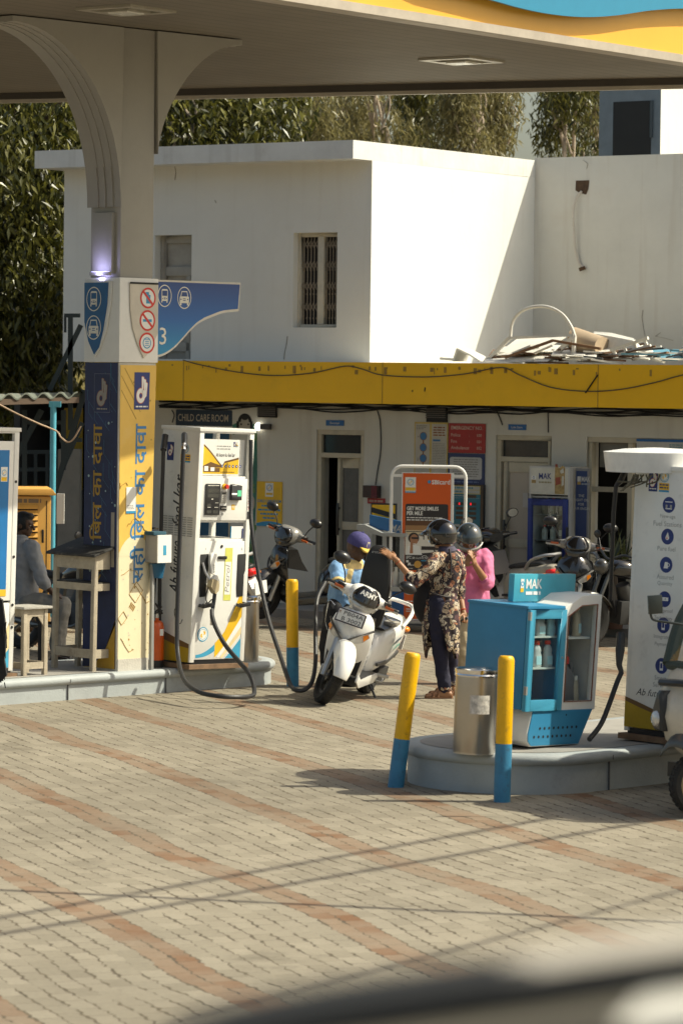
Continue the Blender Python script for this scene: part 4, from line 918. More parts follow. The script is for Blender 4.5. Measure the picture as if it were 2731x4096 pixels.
def pump(label, foot, variant, lean, group='petrol pumps'):
    t = thing('petrol_pump', label, 'petrol pump', foot, ISL, group, lean)
    w, d, h = PW, (.80 if variant == 'icons' else PD), (1.98 if variant == 'icons' else PH); T = .055
    mb = MB()                        # frame posts, side panels and shelf boards
    mb.b2(0, .012, .03, d - .03, .06, h - .02); mb.b2(w - .012, w, .03, d - .03, .06, 1.17); mb.b2(w - .012, w, .03, d - .03, 1.33, 1.75)
    for x in (0, w - T):
        for y in (0, d - .04): mb.b2(x, x + T, y, y + .04, .03, h - .035)
    mb.b2(-.012, w + .012, -.012, d + .012, h - .035, h); mb.b2(T, w - T, .02, d - .02, 1.155, 1.175); mb.b2(T, w - T, .02, d - .02, 1.325, 1.345); mb.b2(T, w - T, .02, d - .02, 1.735, 1.755); mb.b2(T, w - T, d - .03, d - .02, .05, 1.155)
    mb.b2(T, w - T, d - .03, d - .02, 1.345, 1.735); mb.b2(T, w - T, .0, .03, h - .05, h - .036)
    mb.build('frame', PUMPW, t, bevel=.004)
    MB().b2(.02, w - .02, .01, d - .02, -.0, .05, 0).b2(-.03, w + .03, -.03, d + .03, -.03, .012, 1).build('base', [BLKP, mat('rusty plinth', (.20, .12, .07), .85, var=.4, scale=8)], t)
    fy = .012
    if variant != 'blue':
        # header print
        hz = h < 2
        mb = MB(); mb.b2(T, w - T - .10, .03, .06, 1.76, 2.095, 0); mb.b2(w - T - .10, w - T, .07, .10, 1.76, 2.095, 0)
        wv = lambda u: .235 - .22 * u + .05 * math.cos(u * 4.2) if u < .62 else .118 + .10 * (u - .62)
        xs = [k / 16 for k in range(17)]; x0, x1 = T + .004, w - T - .106
        mb.poly([(x0, 1.775)] + [(x1, 1.775)] + [(x0 + (x1 - x0) * u, 1.775 + wv(u)) for u in xs[::-1]], .029, 1)
        mb.poly([(x0 + (x1 - x0) * u, 1.775 + wv(u)) for u in xs[::-1]] + [(x0 + (x1 - x0) * u, 1.775 + wv(u) - .018) for u in xs], .0285, 9)
        mb.poly([(x0, 1.84), (x0 + .12, 1.885), (x0 + .26, 1.85), (x0 + .26, 1.835), (x0, 1.83)], .0282, 9); mb.b2(x0 + .03, x0 + .24, .0272, .028, 1.792, 1.83, 9); mb.b2(x0 + .04, x0 + .09, .0265, .027, 1.80, 1.845, 5); mb.b2(x0 + .12, x0 + .17, .0265, .027, 1.80, 1.835, 5)
        for k in range(6): mb.disc(x0 + .27 + k * .046, 1.848, .014, .0275, 4, 12); mb.disc(x0 + .27 + k * .046, 1.848, .006, .027, 5, 8)
        mb.lines(x0 + .19, x1 - .09, 1.995, 2.045, 2, .0285, 11, .2, fill=.35); mb.text('Ab future ko feel kar', x0 + .18, 1.935, .0285, .035, 3, w=.25, shear=.4)
        mb.lines(x0 + .25, x1 - .02, 1.785, 1.80, 1, .0282, 9, .3, fill=.5); emblem_pair(mb, x1 - .075, 2.03, .045, .0288)
        if not hz: mb.build('header_print', PRINTM, t)
        # display panel
        MB().b2(T, w - T, .004, .03, 1.345, 1.735).build('display_panel', PUMPW, t, bevel=.005)
        mb = MB(); mb.b2(.10, .285, -.012, .003, 1.395, 1.685); q = mb.build('display', BLKP, t, bevel=.02)
        mb = MB(); y = -.0135
        for z, n_ in ((1.62, 1), (1.575, 1)): mb.b2(.12, .265, y + .0005, y + .001, z - .018, z + .018, 0)
        mb.lines(.12, .265, 1.662, 1.675, 1, y, 1, .1); mb.lines(.17, .20, 1.535, 1.55, 1, y, 1, 0); mb.lines(.22, .262, 1.505, 1.512, 1, y, 1, 0); mb.lines(.125, .165, 1.462, 1.472, 1, y, 1, 0); mb.lines(.215, .262, 1.462, 1.472, 1, y, 1, 0)
        mb.b2(.118, .168, y + .0005, y + .001, 1.475, 1.50, 0); mb.b2(.118, .178, y + .0005, y + .001, 1.41, 1.44, 0); mb.b2(.195, .262, y + .0005, y + .001, 1.41, 1.44, 0)
        mb.build('readout', [mat('lcd', (.055, .055, .05), .25), CREAM], q)
        mb = MB(); mb.cyl((.34, .004, 1.66), (.34, -.012, 1.66), .027, n=18, mi=0); mb.cyl((.34, -.012, 1.66), (.34, -.028, 1.66), .012, n=14, mi=1); mb.cyl((.34, -.028, 1.66), (.34, -.045, 1.66), .021, .02, n=18, mi=1); mb.build('stop_button', [BPY, REDP], t)
        mb = MB(); mb.b2(.302, .372, -.006, .003, 1.51, 1.615, 0); mb.b2(.314, .36, -.0075, -.0065, 1.59, 1.606, 1)
        for i in range(3):
            for j in range(4): mb.b2(.310 + i * .02, .324 + i * .02, -.0085, -.0062, 1.518 + j * .017, 1.53 + j * .017, 2)
        mb.build('keypad', [mat('keypad grey', (.34, .33, .30), .4), DGLASS, mat('key', (.5, .48, .44), .5)], t)
        mb = MB(); mb.b2(.302, .378, -.006, .003, 1.438, 1.482, 0); mb.lines(.312, .368, 1.452, 1.468, 1, -.007, 1, 0); mb.build('counter', [BLKP, CREAM], t)
        mb = MB(); mb.b2(.415, .545, -.03, .003, 1.535, 1.665, 0); mb.prism([(.415, 1.665), (.545, 1.665), (.545, 1.672), (.43, 1.685), (.415, 1.68)], -.03, .003, 0); q = mb.build('card_reader', BLKP, t, bevel=.004)
        MB().b2(.485, .533, -.033, -.0305, 1.572, 1.628).build('screen', mat('green screen', (.10, .50, .28), .3, emis=.25), q)
        mb = MB(); mb.b2(.45, .49, .002, .0035, 1.445, 1.495, 0); mb.ring(.47, 1.47, .012, .004, .001, 1, 12); mb.disc(.336, 1.405, .013, .001, 2, 14)
        for k in range(4):
            z = 1.60 - k * .052; mb.b2(w - T + .006, w - .012, -.0025, -.001, z, z + .04, 3); mb.bar((w - T + .01, -.004, z + .005), (w - .018, -.004, z + .035), .005, .002, 4); mb.bar((w - T + .01, -.004, z + .035), (w - .018, -.004, z + .005), .005, .002, 4)
        mb.b2(w - T + .006, w - .012, -.0025, -.001, 1.36, 1.43, 5); mb.build('sticker', [SWY, WHITE, GREY, WHITE, REDP, INK], t)
        # open shelf with a blank white card
        mb = MB(); mb.b2(w - T - .17, w - T - .01, .02, .026, 1.178, 1.29, 0); mb.b2(w - T - .175, w - T - .168, .018, .027, 1.178, 1.29, 1); mb.b2(w - T - .03, w - T - .022, .012, .019, 1.18, 1.27, 2); mb.build('payment_card', [WHITE, SKYB, NAVY], t)
        # lower door with print
        mb = MB(); mb.b2(T, w - T, .004, .03, .055, 1.155, 0); mb.build('lower_door', PUMPW, t, bevel=.004)
        mb = MB(); y = .0025; xa, xb = T + .02, w - T
        cv_ = lambda u: .07 + .44 * max(0, (u - .10)) ** 1.9 * 1.05
        def band(f0, f1, u0, u1, mi, yy):
            n_ = 14
            for k in range(n_):
                a, b = u0 + (u1 - u0) * k / n_, u0 + (u1 - u0) * (k + 1) / n_
                mb.add([(xa + (xb - xa) * a, yy, f0(a)), (xa + (xb - xa) * b, yy, f0(b)), (xa + (xb - xa) * b, yy, f1(b)), (xa + (xb - xa) * a, yy, f1(a))], [(0, 1, 2, 3)], mi)
        band(lambda u: .072 + .40 * u ** 2.2, lambda u: .10 + .46 * u ** 1.8, 0, .62, 2, y)
        band(lambda u: .07 + .60 * max(0, u - .42) ** 1.1, lambda u: .10 + .46 * u ** 1.7 + .42 * max(0, u - .62), .42, 1, 1, y - .0003)
        band(lambda u: .07 + .62 * max(0, u - .52) ** 1.05, lambda u: .07 + .72 * max(0, u - .46) ** 1.05, .46, 1, 5, y - .0006)
        band(lambda u: .065 + .56 * max(0, u - .60), lambda u: .068 + .64 * max(0, u - .55), .55, 1, 10, y - .0009)
        band(lambda u: .062, lambda u: .064 + .60 * max(0, u - .66) ** 1.1, .66, 1, 2, y - .0012)
        bp_logo(mb, .155, .29, .068, y - .001, 2, 1, 5)
        mb.b2(.395, .49, y - .001, y - .0003, .60, 1.09, 12); mb.b2(.405, .478, y - .0016, y - .001, .655, .96, 5); mb.text('Petrol', .462, .675, y - .0022, .055, 11, w=.26, rot=90, shear=.2)
        mb.text('1', .14, 1.07, y - .001, .022, 3); mb.text('2', .60, 1.07, y - .001, .022, 3)
        pm = list(PRINTM); pm[12] = mat('lime strip', (.62, .62, .14), .5); mb.build('door_print', pm, t)
        mb = MB(); mb.b2(.30, .41, -.012, .003, .985, 1.015); mb.build('door_handle', BLKP, t, bevel=.01); MB().cyl((.345, .003, 1.105), (.345, -.003, 1.105), .014, n=14).build('lock', BLKP, t)
        for x in (.08, .56):
            mb = MB(); mb.prism([(x, 1.03), (x + .10, 1.035), (x + .10, .88), (x + .085, .84), (x + .085, .64), (x + .01, .635), (x, .72)][::-1], -.004, .003); mb.build('nozzle_boot', DARK, t, bevel=.003)
            mb = MB(); z = .56
            mb.bar((x + .005, -.005, z), (x + .005, -.07, z - .01), .02, .03); mb.bar((x + .085, -.005, z + .012), (x + .085, -.07, z + .005), .02, .03); mb.bar((x, -.07, z - .005), (x + .105, -.075, z + .012), .03, .035); mb.bar((x + .045, -.005, z), (x + .045, -.07, z), .012, .03)
            mb.build('hose_hook', BLKP, t, bevel=.003)
        # nozzle hanging in the left boot
        mb = MB(); mb.tube(cr([(.098, -.01, .955), (.125, -.03, .86), (.165, -.06, .79)], 5), .011, 8, 0)
        mb.prism([(.135, .74), (.15, .80), (.215, .83), (.245, .78), (.235, .70), (.20, .67)][::-1], -.10, -.04, 1); mb.prism([(.17, .81), (.20, .845), (.25, .82), (.262, .77), (.24, .745), (.23, .79)][::-1], -.10, -.05, 2)
        mb.tube([(.215, -.07, .70), (.205, -.075, .62), (.185, -.08, .535)], .019, 10, 3); mb.tube(cr([(.135, -.06, .73), (.11, -.06, .64), (.14, -.06, .585), (.18, -.07, .62)], 5), .006, 6, 3)
        mb.cyl((.187, -.08, .54), (.178, -.082, .46), .016, n=10, mi=4); mb.cyl((.178, -.082, .46), (.172, -.083, .38), .02, .012, n=10, mi=4)
        mb.build('nozzle', [mat('spout grey', (.42, .42, .44), .35, metal=.6), mat('nozzle cover', (.44, .36, .22), .6), WHITE, BLKP, CHROME], t, ang=40)
        mb = MB(); mb.prism([(.165, .95), (.165, 1.03), (.185, 1.05), (.245, 1.035), (.24, .84), (.19, .86)][::-1], -.045, -.012, 0); mb.text('Speed', .225, .86, -.047, .03, 2, rot=90, shear=.2); mb.build('nozzle_guard', [WHITE, BLKP, INK], t, bevel=.003)
    else:
        mb = MB(); mb.b2(T, w - T, .004, .03, .66, 2.08, 0); mb.build('front_panel', PUMPW, t, bevel=.004)
        mb = MB(); mb.b2(T + .03, w - T - .055, .001, .003, .76, 2.0, 0); mb.b2(T + .03, w - T - .055, -.0005, .001, .70, .76, 1)
        xe = w - T - .15
        for x, m_ in ((xe - .1, 4), (xe, 5)): mb.b2(x, x + .075, -.0005, .001, 1.72, 1.85, 5); mb.b2(x + .006, x + .069, -.0012, -.0006, 1.726, 1.76, 8 if m_ == 5 else 4)
        bp_logo(mb, xe + .037, 1.80, .028, -.0008, 7, 8, 5)
        pm = list(PRINTM); pm[0] = mat('panel blue', (.005, .16, .42), .35, var=.25, scale=1.2); mb.build('panel_print', pm, t)
        mb = MB(); mb.b2(T, w - T, .004, .03, .055, .64, 0); mb.build('lower_door', PUMPW, t, bevel=.004)
        mb = MB()
        for k in range(14):
            a, b = k / 14, (k + 1) / 14; X = lambda u: w - T - .28 + .28 * u; f = lambda u: .07 + .16 * u ** 2; g = lambda u: .07 + .40 * u ** 1.5
            mb.add([(X(a), .0022, f(a)), (X(b), .0022, f(b)), (X(b), .0022, g(b)), (X(a), .0022, g(a))], [(0, 1, 2, 3)], 10); mb.add([(X(a), .002, .06), (X(b), .002, .06), (X(b), .002, f(b)), (X(a), .002, f(a))], [(0, 1, 2, 3)], 2)
        mb.build('door_print', PRINTM, t)
        mb = MB()
        for z in (1.72, 1.05, .62, .42): mb.cyl((w - .03, .001, z), (w - .03, -.006, z), .013, n=10)
        mb.build('rivet', BLKP, t)
    # left side: drawn facing -y then turned on to the face x = 0
    mb = MB(); Dd = d
    if variant == 'icons':
        emblem_pair(mb, .13, 1.79, .155, 0)
        names = ['New-age|Fuel Stations', 'Pure fuel', 'Assured|Quantity', 'Fool-proof|Technology', 'Integrated|Payments', 'Smart|Service']
        zc_ = [1.70, 1.47, 1.265, 1.015, .825, .53]
        for nm, z in zip(names, zc_):
            x = .325; mb.disc(x, z, .058, -.001, 4, 24)
            i = zc_.index(z); yy = -.0018
            if i == 0: mb.quad(x - .033, z + .018, x + .033, z + .024, yy, 5); [mb.quad(x + s * .02 - .009, z - .028, x + s * .02 + .009, z + .0, yy, 11) for s in (-1, 1)]; mb.quad(x - .03, z - .032, x + .03, z - .024, yy, 5)
            if i == 1: mb.disc(x, z - .008, .017, yy, 5, 16); mb.poly([(x - .016, z - .002), (x + .016, z - .002), (x + .002, z + .033)], yy, 5); mb.disc(x - .003, z - .012, .006, yy - .0005, 6, 10)
            if i == 2: mb.poly([(x - .022, z - .026), (x + .018, z - .026), (x + .014, z + .02), (x - .012, z + .02)], yy, 5); mb.ring(x + .02, z, .014, .005, yy, 5, 12)
            if i == 3: mb.b2(x - .02, x + .034, yy - .0005, yy, z - .012, z + .014, 5); mb.ring(x + .006, z + .001, .006, .003, yy - .001, 4, 10)
            if i in (4, 5): mb.quad(x - .016, z - .034, x + .014, z + .03, yy, 5); mb.quad(x - .011, z - .018, x + .009, z + .02, yy - .0005, 4); mb.b2(x + .006, x + .03, yy - .001, yy, z + .012, z + .03, 5)
            for j, ln_ in enumerate(nm.split('|')): mb.text(ln_, x - .005, z - .105 - j * .052, -.001, .036 if ln_[0] in 'NFIQ' else .033, 11, al='c')
        mb.text('Ab future', .10, .30, -.001, .05, 3, shear=.35)
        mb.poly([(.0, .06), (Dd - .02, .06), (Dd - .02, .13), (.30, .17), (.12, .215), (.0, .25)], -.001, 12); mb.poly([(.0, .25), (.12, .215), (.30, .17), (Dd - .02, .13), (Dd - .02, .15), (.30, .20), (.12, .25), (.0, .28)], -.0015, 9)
    elif variant == 'script':
        mb.b2(.07, .16, -.001, 0, 1.88, 2.05, 4); hand(mb, .115, 1.925, .105, -.0016, 5, 6)
        bp_logo(mb, .315, 2.0, .045, -.001, 7, 8, 5); mb.b2(.255, .385, -.001, 0, 1.885, 1.945, 8); mb.b2(.255, .385, -.001, 0, 1.87, 1.884, 7); mb.lines(.265, .375, 1.89, 1.94, 2, -.0016, 4, 0)
        mb.text('Ab future', .32, .64, -.001, .135, 3, w=.50, rot=90, shear=.45, bold=.012); mb.text('feel kar', .32, 1.26, -.001, .14, 3, w=.50, rot=90, shear=.45, bold=.012)
        mb.tube(cr([(.33, -.001, .55), (.27, -.001, .50), (.29, -.001, .42), (.35, -.001, .38), (.38, -.001, .42)], 6), .004, 5, 3)
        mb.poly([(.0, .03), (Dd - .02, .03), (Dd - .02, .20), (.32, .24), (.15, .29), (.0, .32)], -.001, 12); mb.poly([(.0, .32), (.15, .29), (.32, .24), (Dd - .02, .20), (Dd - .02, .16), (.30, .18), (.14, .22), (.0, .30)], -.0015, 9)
        for i in range(5):
            for j in range(9): mb.b2(.05 + i * .085, .115 + i * .085, -.006, -.001, 1.19 + j * .021, 1.197 + j * .021, 11)
    leftface(mb, Dd)
    if mb.v: mb.build('side_print', PRINTM, t)
    return t
pf = G(758, 2664, H1 + .03); pump('white petrol pump with cursive side lettering, its hose looping down', pf, 'script', .036)
PUMP1 = COL.objects['petrol_pump']
# hoses of this pump
hs = MB(); d0 = pf.y
pts = [(738, 1742, -.20), (738, 1775, -.36), (733, 1830, -.40), (726, 2000, -.42), (716, 2250, -.46), (709, 2500, -.52), (712, 2620, -.62), (735, 2715, -1.0), (790, 2765, -1.35), (870, 2784, -1.5), (950, 2788, -1.45), (1008, 2783, -1.25), (1017, 2755, -1.1), (1000, 2700, -.95), (960, 2650, -.75), (905, 2585, -.55), (868, 2520, -.42), (850, 2470, -.30), (848, 2440, -.24)]
P = cr([D(a, b, d0 + c) for a, b, c in pts], 8)
P = [V((p.x, p.y, max(p.z, .024))) for p in P]
hs.tube([local(PUMP1, p) for p in P], .0205, 10)
hs.build('hose', BLACK, PUMP1)
for pts_, r_, m_ in (((738, 1740, -.05), (738, 1790, -.36)), .03, BLKP), (((737, 1775, -.365), (735, 1800, -.40)), .021, CHROME), (((662, 1742, .2), (655, 1800, .1)), .03, BLKP):
    MB().tube([local(PUMP1, D(a, b, d0 + c)) for a, b, c in pts_], r_, 10).build('hose_joint', m_, PUMP1)
mb = MB(); mb.tube([local(PUMP1, D(a, b, d0 + c)) for a, b, c in ((655, 1795, .1), (648, 2000, .1), (640, 2300, .15), (638, 2500, .2))], .0185, 8); mb.build('hose', BLACK, PUMP1)
mb = MB(); P = cr([D(a, b, d0 + c) for a, b, c in ((1004, 1760, .3), (1003, 2000, .2), (1008, 2120, .1), (1035, 2300, .0), (1075, 2480, -.2), (1120, 2620, -.5), (1150, 2710, -.8), (1165, 2745, -.95), (1190, 2762, -1.05), (1225, 2755, -1.0), (1250, 2720, -.85), (1262, 2640, -.6), (1262, 2520, -.4), (1268, 2400, -.2), (1300, 2330, .05))], 8)
P = [V((p.x, p.y, max(p.z, .024))) for p in P]; mb.tube([local(PUMP1, p) for p in P], .0205, 10); mb.build('hose', BLACK, PUMP1)
# pump at the left edge of the picture
pe = G(53, 2692, H1 + .03); pl_ = pe - uI * (PW * math.cos(.0)); pump('petrol pump cut by the left edge, with a big blue front panel', pl_, 'blue', .02)
pr = G(2492, 2946, H2 + .03); pump_f = pr + vI * .80; pump('white petrol pump with round blue icons down its side, behind the auto rickshaw', pump_f, 'icons', .030)
PUMP3 = COL.objects['petrol_pump.002']
# its curved white hood and hoses
hd = MB(); fh = Fr(PUMP3.matrix_world @ V((0, -.05, 0)), 0)
hl = [D(2428, 1808, pr.y - .25), D(2760, 1815, pr.y - .25)]; ht, hbt = D(2600, 1812, pr.y - .25).z, D(2600, 1893, pr.y - .25).z
n = 18; cx = D(2640, 1850, pr.y - .25).x; rx = cx - hl[0].x
ring = lambda k, z: [V((cx + rx * k * math.cos(2 * math.pi * j / 40) * (1 if 1 else 0), pr.y + .15 + .42 * k * math.sin(2 * math.pi * j / 40), z)) for j in range(40)]
rg = [ring(.92, hbt + .005), ring(.95, hbt), ring(1.0, ht), ring(.6, ht + .022), ring(.1, ht + .032)]
hd.loft([[local(PUMP3, p) for p in r] for r in rg]); recalc(hd.build('hood', mat('hood white', (.74, .74, .72), .4, dirt=.2), PUMP3, ang=40))
mb = MB(); mb.tube([local(PUMP3, D(a, b, pr.y + c)) for a, b, c in ((2500, 1880, .1), (2478, 1925, .0), (2462, 1945, -.05), (2452, 2050, .0), (2445, 2250, .1), (2440, 2400, .2))], [.022, .022, .016, .016, .016, .016], 9)
mb.build('hose', BLACK, PUMP3)
mb = MB(); mb.tube([local(PUMP3, D(a, b, pr.y + c)) for a, b, c in ((2482, 2530, -.1), (2478, 2600, -.12), (2474, 2660, -.14), (2484, 2690, -.15))], [.03, .035, .022, .018], 10); mb.build('nozzle', BLKP, PUMP3)
mb = MB(); P = cr([D(a, b, pr.y + c) for a, b, c in ((2484, 2690, -.15), (2466, 2730, -.2), (2430, 2830, -.3), (2400, 2900, -.4), (2355, 2958, -.55))], 6); mb.tube([local(PUMP3, p) for p in P], .019, 9); mb.build('hose', BLACK, PUMP3)
mb = MB(); rs = random.Random(12)
for k in range(16):
    a = D(rs.uniform(2530, 2640), 1898, pr.y - .2 + rs.uniform(-.05, .05)); mb.tube(cr([a, a + V((rs.uniform(-.05, .03), 0, -.05)), a + V((rs.uniform(-.13, -.02), rs.uniform(-.05, .05), rs.uniform(-.12, -.05)))], 4), .006, 5)
tag(mb.build('frayed_cloth', mat('frayed cloth', (.10, .09, .06), .9)), 'ragged dark strips of cloth tied under the white pump hood', 'cloth')

# ================================================================== blue oil kiosk
KB = mat('kiosk blue', (.028, .22, .40), .4, var=.08, dirt=.15); KW = mat('kiosk white', (.74, .73, .69), .4, var=.05, dirt=.25)
k0 = G(2080, 3004, H2)
kk = thing('oil_kiosk', 'blue and white oil kiosk with glass doors and shelves of bottles on the pump island', 'kiosk', k0, ISL, None, .046)
zb, zt, DK = .29, 1.01, .57
MB().b2(.22, .62, .12, .42, -.02, .05).build('pedestal', BLKP, kk)
mb = MB(); pl = [(.10, .285), (.055, .12), (.06, .06), (.10, .025), (.63, .025), (.775, .285)]
mb.prism(pl, .0, .45, 0); recalc(mb.build('lower_tray', KW, kk, bevel=.006))
mb = MB(); mb.prism([(.105, .28), (.065, .12), (.07, .065), (.105, .032), (.625, .032), (.76, .28)], -.006, -.001, 0)
for j, (z, n_, x0) in enumerate(((.155, 9, .19), (.095, 9, .13))):
    for i in range(n_): mb.disc(x0 + i * .05, z, .0105, -.0075, 1, 12)
mb.disc(.47, .245, .007, -.0075, 1, 10)
mb.build('perforated_panel', [KB, DARK], kk)
mb = MB(); x1 = .40                 # cabinet shell
mb.b2(0, .018, .02, DK, zb, zt); mb.b2(x1 - .018, x1, .02, DK, zb, zt); mb.b2(.018, x1 - .018, DK - .018, DK, zb, zt); mb.b2(.018, x1 - .018, .02, DK - .018, zb, zb + .02); mb.b2(-.008, x1, .0, DK + .008, zt, zt + .02)
mb.build('cabinet', KB, kk, bevel=.003)
mb = MB(); f = .055
mb.b2(0, f, -.02, .015, zb - .01, zt - .005); mb.b2(x1 - f, x1, -.02, .015, zb - .01, zt - .005); mb.b2(f, x1 - f, -.02, .015, zt - .07, zt - .005); mb.b2(f, x1 - f, -.02, .015, zb - .01, zb + .07)
dr = mb.build('door', mat('kiosk door blue', (.05, .30, .46), .4, var=.06), kk, bevel=.004)
MB().b2(f, x1 - f, -.006, -.002, zb + .07, zt - .07).build('pane', GLASS, dr)
mb = MB()
for z in (.40, .93): mb.b2(-.012, .004, -.03, -.005, z, z + .06)
mb.build('hinge', GREY, dr); MB().disc(x1 - .03, .66, .009, -.0215, 0, 10).build('lock', CHROME, dr)
for z in (.575, .80): MB().b2(.02, x1 - .02, .03, .35, z, z + .012).build('shelf', mat('shelf white', (.6, .62, .6), .4), kk)
MB().b2(.02, x1 - .02, .36, .37, zb + .02, zt).build('inner_back', mat('cabinet dark', (.03, .04, .05), .5), kk)
# white glazed housing on the right
hp = [(x1 + .003, zb - .02), (.79, zb - .015), (.80, 1.11), (.58, 1.10), (x1 + .003, zt + .002)]
gp = [(x1 + .04, zb + .05), (.745, zb + .05), (.755, 1.04), (.58, 1.03), (x1 + .04, .955)]
mb = MB(); n = len(hp)
vs = [(p[0], .0, p[1]) for p in hp] + [(p[0], .0, p[1]) for p in gp] + [(p[0], DK, p[1]) for p in hp] + [(p[0], .04, p[1]) for p in gp]
fs = [(i, (i + 1) % n, n + (i + 1) % n, n + i) for i in range(n)] + [(i, 2 * n + i, 2 * n + (i + 1) % n, (i + 1) % n) for i in range(n)] + [tuple(2 * n + i for i in range(n))] + [(n + i, n + (i + 1) % n, 3 * n + (i + 1) % n, 3 * n + i) for i in range(n)]
mb.add(vs, fs); recalc(mb.build('housing', KW, kk))
MB().poly(gp, .022).build('pane', GLASS, kk)
mb = MB()
for i in range(n): a, b = gp[i], gp[(i + 1) % n]; mb.bar((a[0], -.002, a[1]), (b[0], -.002, b[1]), .008, .006)
mb.build('gasket', mat('gasket brown', (.22, .08, .04), .6), kk)
MB().b2(x1 + .03, .77, .05, .30, .785, .80).build('shelf', mat('shelf white', (.6, .62, .6), .4), kk)
MB().b2(x1 + .02, .78, .33, .34, zb, 1.08).build('inner_back', mat('housing back', (.07, .065, .05), .7), kk)
# header box
mb = MB(); mb.b2(.17, .85, .30, .352, 1.035, 1.235); hb = mb.build('header_box', mat('header blue', (.055, .36, .46), .4), kk, bevel=.004)
mb = MB(); y = .2985; mb.b2(.24, .275, y - .001, y, 1.135, 1.20, 0); mb.b2(.24, .275, y - .001, y, 1.105, 1.133, 1); mb.ring(.258, 1.165, .018, .006, y - .002, 2, 12); mb.text('MAK', .30, 1.13, y - .001, .07, 0, w=.175, bold=.02); mb.lines(.30, .465, 1.08, 1.115, 1, y - .001, 0, .05, fill=.7)
mb.build('lettering', [WHITE, BPY, SKYB], hb)
# bottles, each its own thing
def bottle(label, x, y, z, h, body, cap, lab, w=.045, name='oil_bottle', grp='bottles in the oil kiosk', jug=False, rz=0.):
    t = thing(name, label, 'jug' if jug else 'bottle', kk.matrix_world @ V((x, y, z)), ISL + rz, grp); mb = MB()
    if jug:
        rg = []
        for zz, a, b in ((0, .9, .9), (.02, 1, 1), (.58, 1, 1), (.72, .8, .85), (.82, .35, .5), (.88, .3, .42)): rg.append([V((w * a * math.copysign(abs(math.cos(q)) ** .6, math.cos(q)) - (0 if zz < .7 else w * .2), w * .55 * b * math.copysign(abs(math.sin(q)) ** .6, math.sin(q)), h * zz)) for q in [2 * math.pi * k / 20 for k in range(20)]])
        mb.loft(rg); mb.tube(cr([(w * .0, 0, h * .82), (w * .6, 0, h * .88), (w * .95, 0, h * .72), (w * .8, 0, h * .5)], 5), w * .17, 8)
    else:
        rg = []
        for zz, a in ((0, .9), (.02, 1), (.45, 1), (.55, .82), (.62, .95), (.74, .8), (.84, .42), (.88, .40)): rg.append([V((w * a * math.copysign(abs(math.cos(q)) ** .7, math.cos(q)), w * .6 * a * math.copysign(abs(math.sin(q)) ** .7, math.sin(q)), h * zz)) for q in [2 * math.pi * k / 18 for k in range(18)]])
        mb.loft(rg)
    mb.build('body', body, t, ang=50); cx_ = -w * .2 if jug else 0
    MB().lathe([(w * .55, h * .85), (w * .55, h * .99), (w * .50, h)], 14, c=(cx_, 0, 0)).build('cap', cap, t)
    if lab: MB().b2(-w * .7, w * .7, -w * .63, -w * .6, h * .1, h * .42).build('paper_label', lab, t)
    return t
BGY = mat('bottle grey', (.55, .57, .58), .35); BDK = mat('bottle charcoal', (.16, .16, .17), .35); BTN = mat('bottle tan', (.55, .47, .34), .5); LBL = mat('label aqua', (.45, .72, .80), .4); CPR = mat('cap red', (.70, .035, .02), .35); CPG = mat('cap grey', (.25, .22, .25), .4)
for i, x in enumerate((.095, .20, .32)): bottle(['red capped bottle on the middle kiosk shelf nearest the hinges', 'red capped bottle in the middle of the middle kiosk shelf', 'red capped bottle on the middle kiosk shelf nearest the lock'][i], x, .07, .587, .19, BGY, CPR, LBL, .04)
for i, x in enumerate((.085, .215, .335)): bottle(['pale bottle on the top kiosk shelf at the hinge side', 'pale aqua bottle in the middle of the top kiosk shelf', 'pale bottle on the top kiosk shelf beside the lock side'][i], x, .07, .812, .165, LBL if i != 1 else BGY, CPG, LBL, .036 if i != 1 else .045)
bottle('tan oil bottle on the upper shelf of the white housing', .68, .12, .80, .215, BTN, BTN, LBL, .045, rz=.4)
bottle('dark tall can at the back of the white housing upper shelf', .57, .22, .80, .22, BDK, BDK, None, .055)
bottle('slim aqua bottle against the left post of the white housing', .455, .12, .80, .14, LBL, CPG, None, .022)
bottle('grey red capped oil jug on the floor of the white housing', .62, .15, zb, .36, BDK, CPR, None, .085, 'oil_jug', 'jugs in the oil kiosk', True)
bottle('pale coiled jug at the left of the white housing floor', .50, .20, zb + .14, .20, mat('jug pale', (.46, .44, .40), .4), BGY, None, .075, 'oil_jug', 'jugs in the oil kiosk', True, .8)
o = MB().b2(-.05, .05, -.04, .04, 0, .13, 0).b2(-.046, .046, -.042, -.0405, .05, .11, 1).build('carton', [mat('carton red', (.50, .08, .06), .5), CREAM], bevel=.003); o.matrix_world = kk.matrix_world @ Matrix.Translation((.50, .14, zb)); tag(o, 'small red and cream carton on the white housing floor', 'carton')
bottle('small white spout bottle at the right of the white housing floor', .715, .12, zb, .22, BTN, CREAM, None, .028)

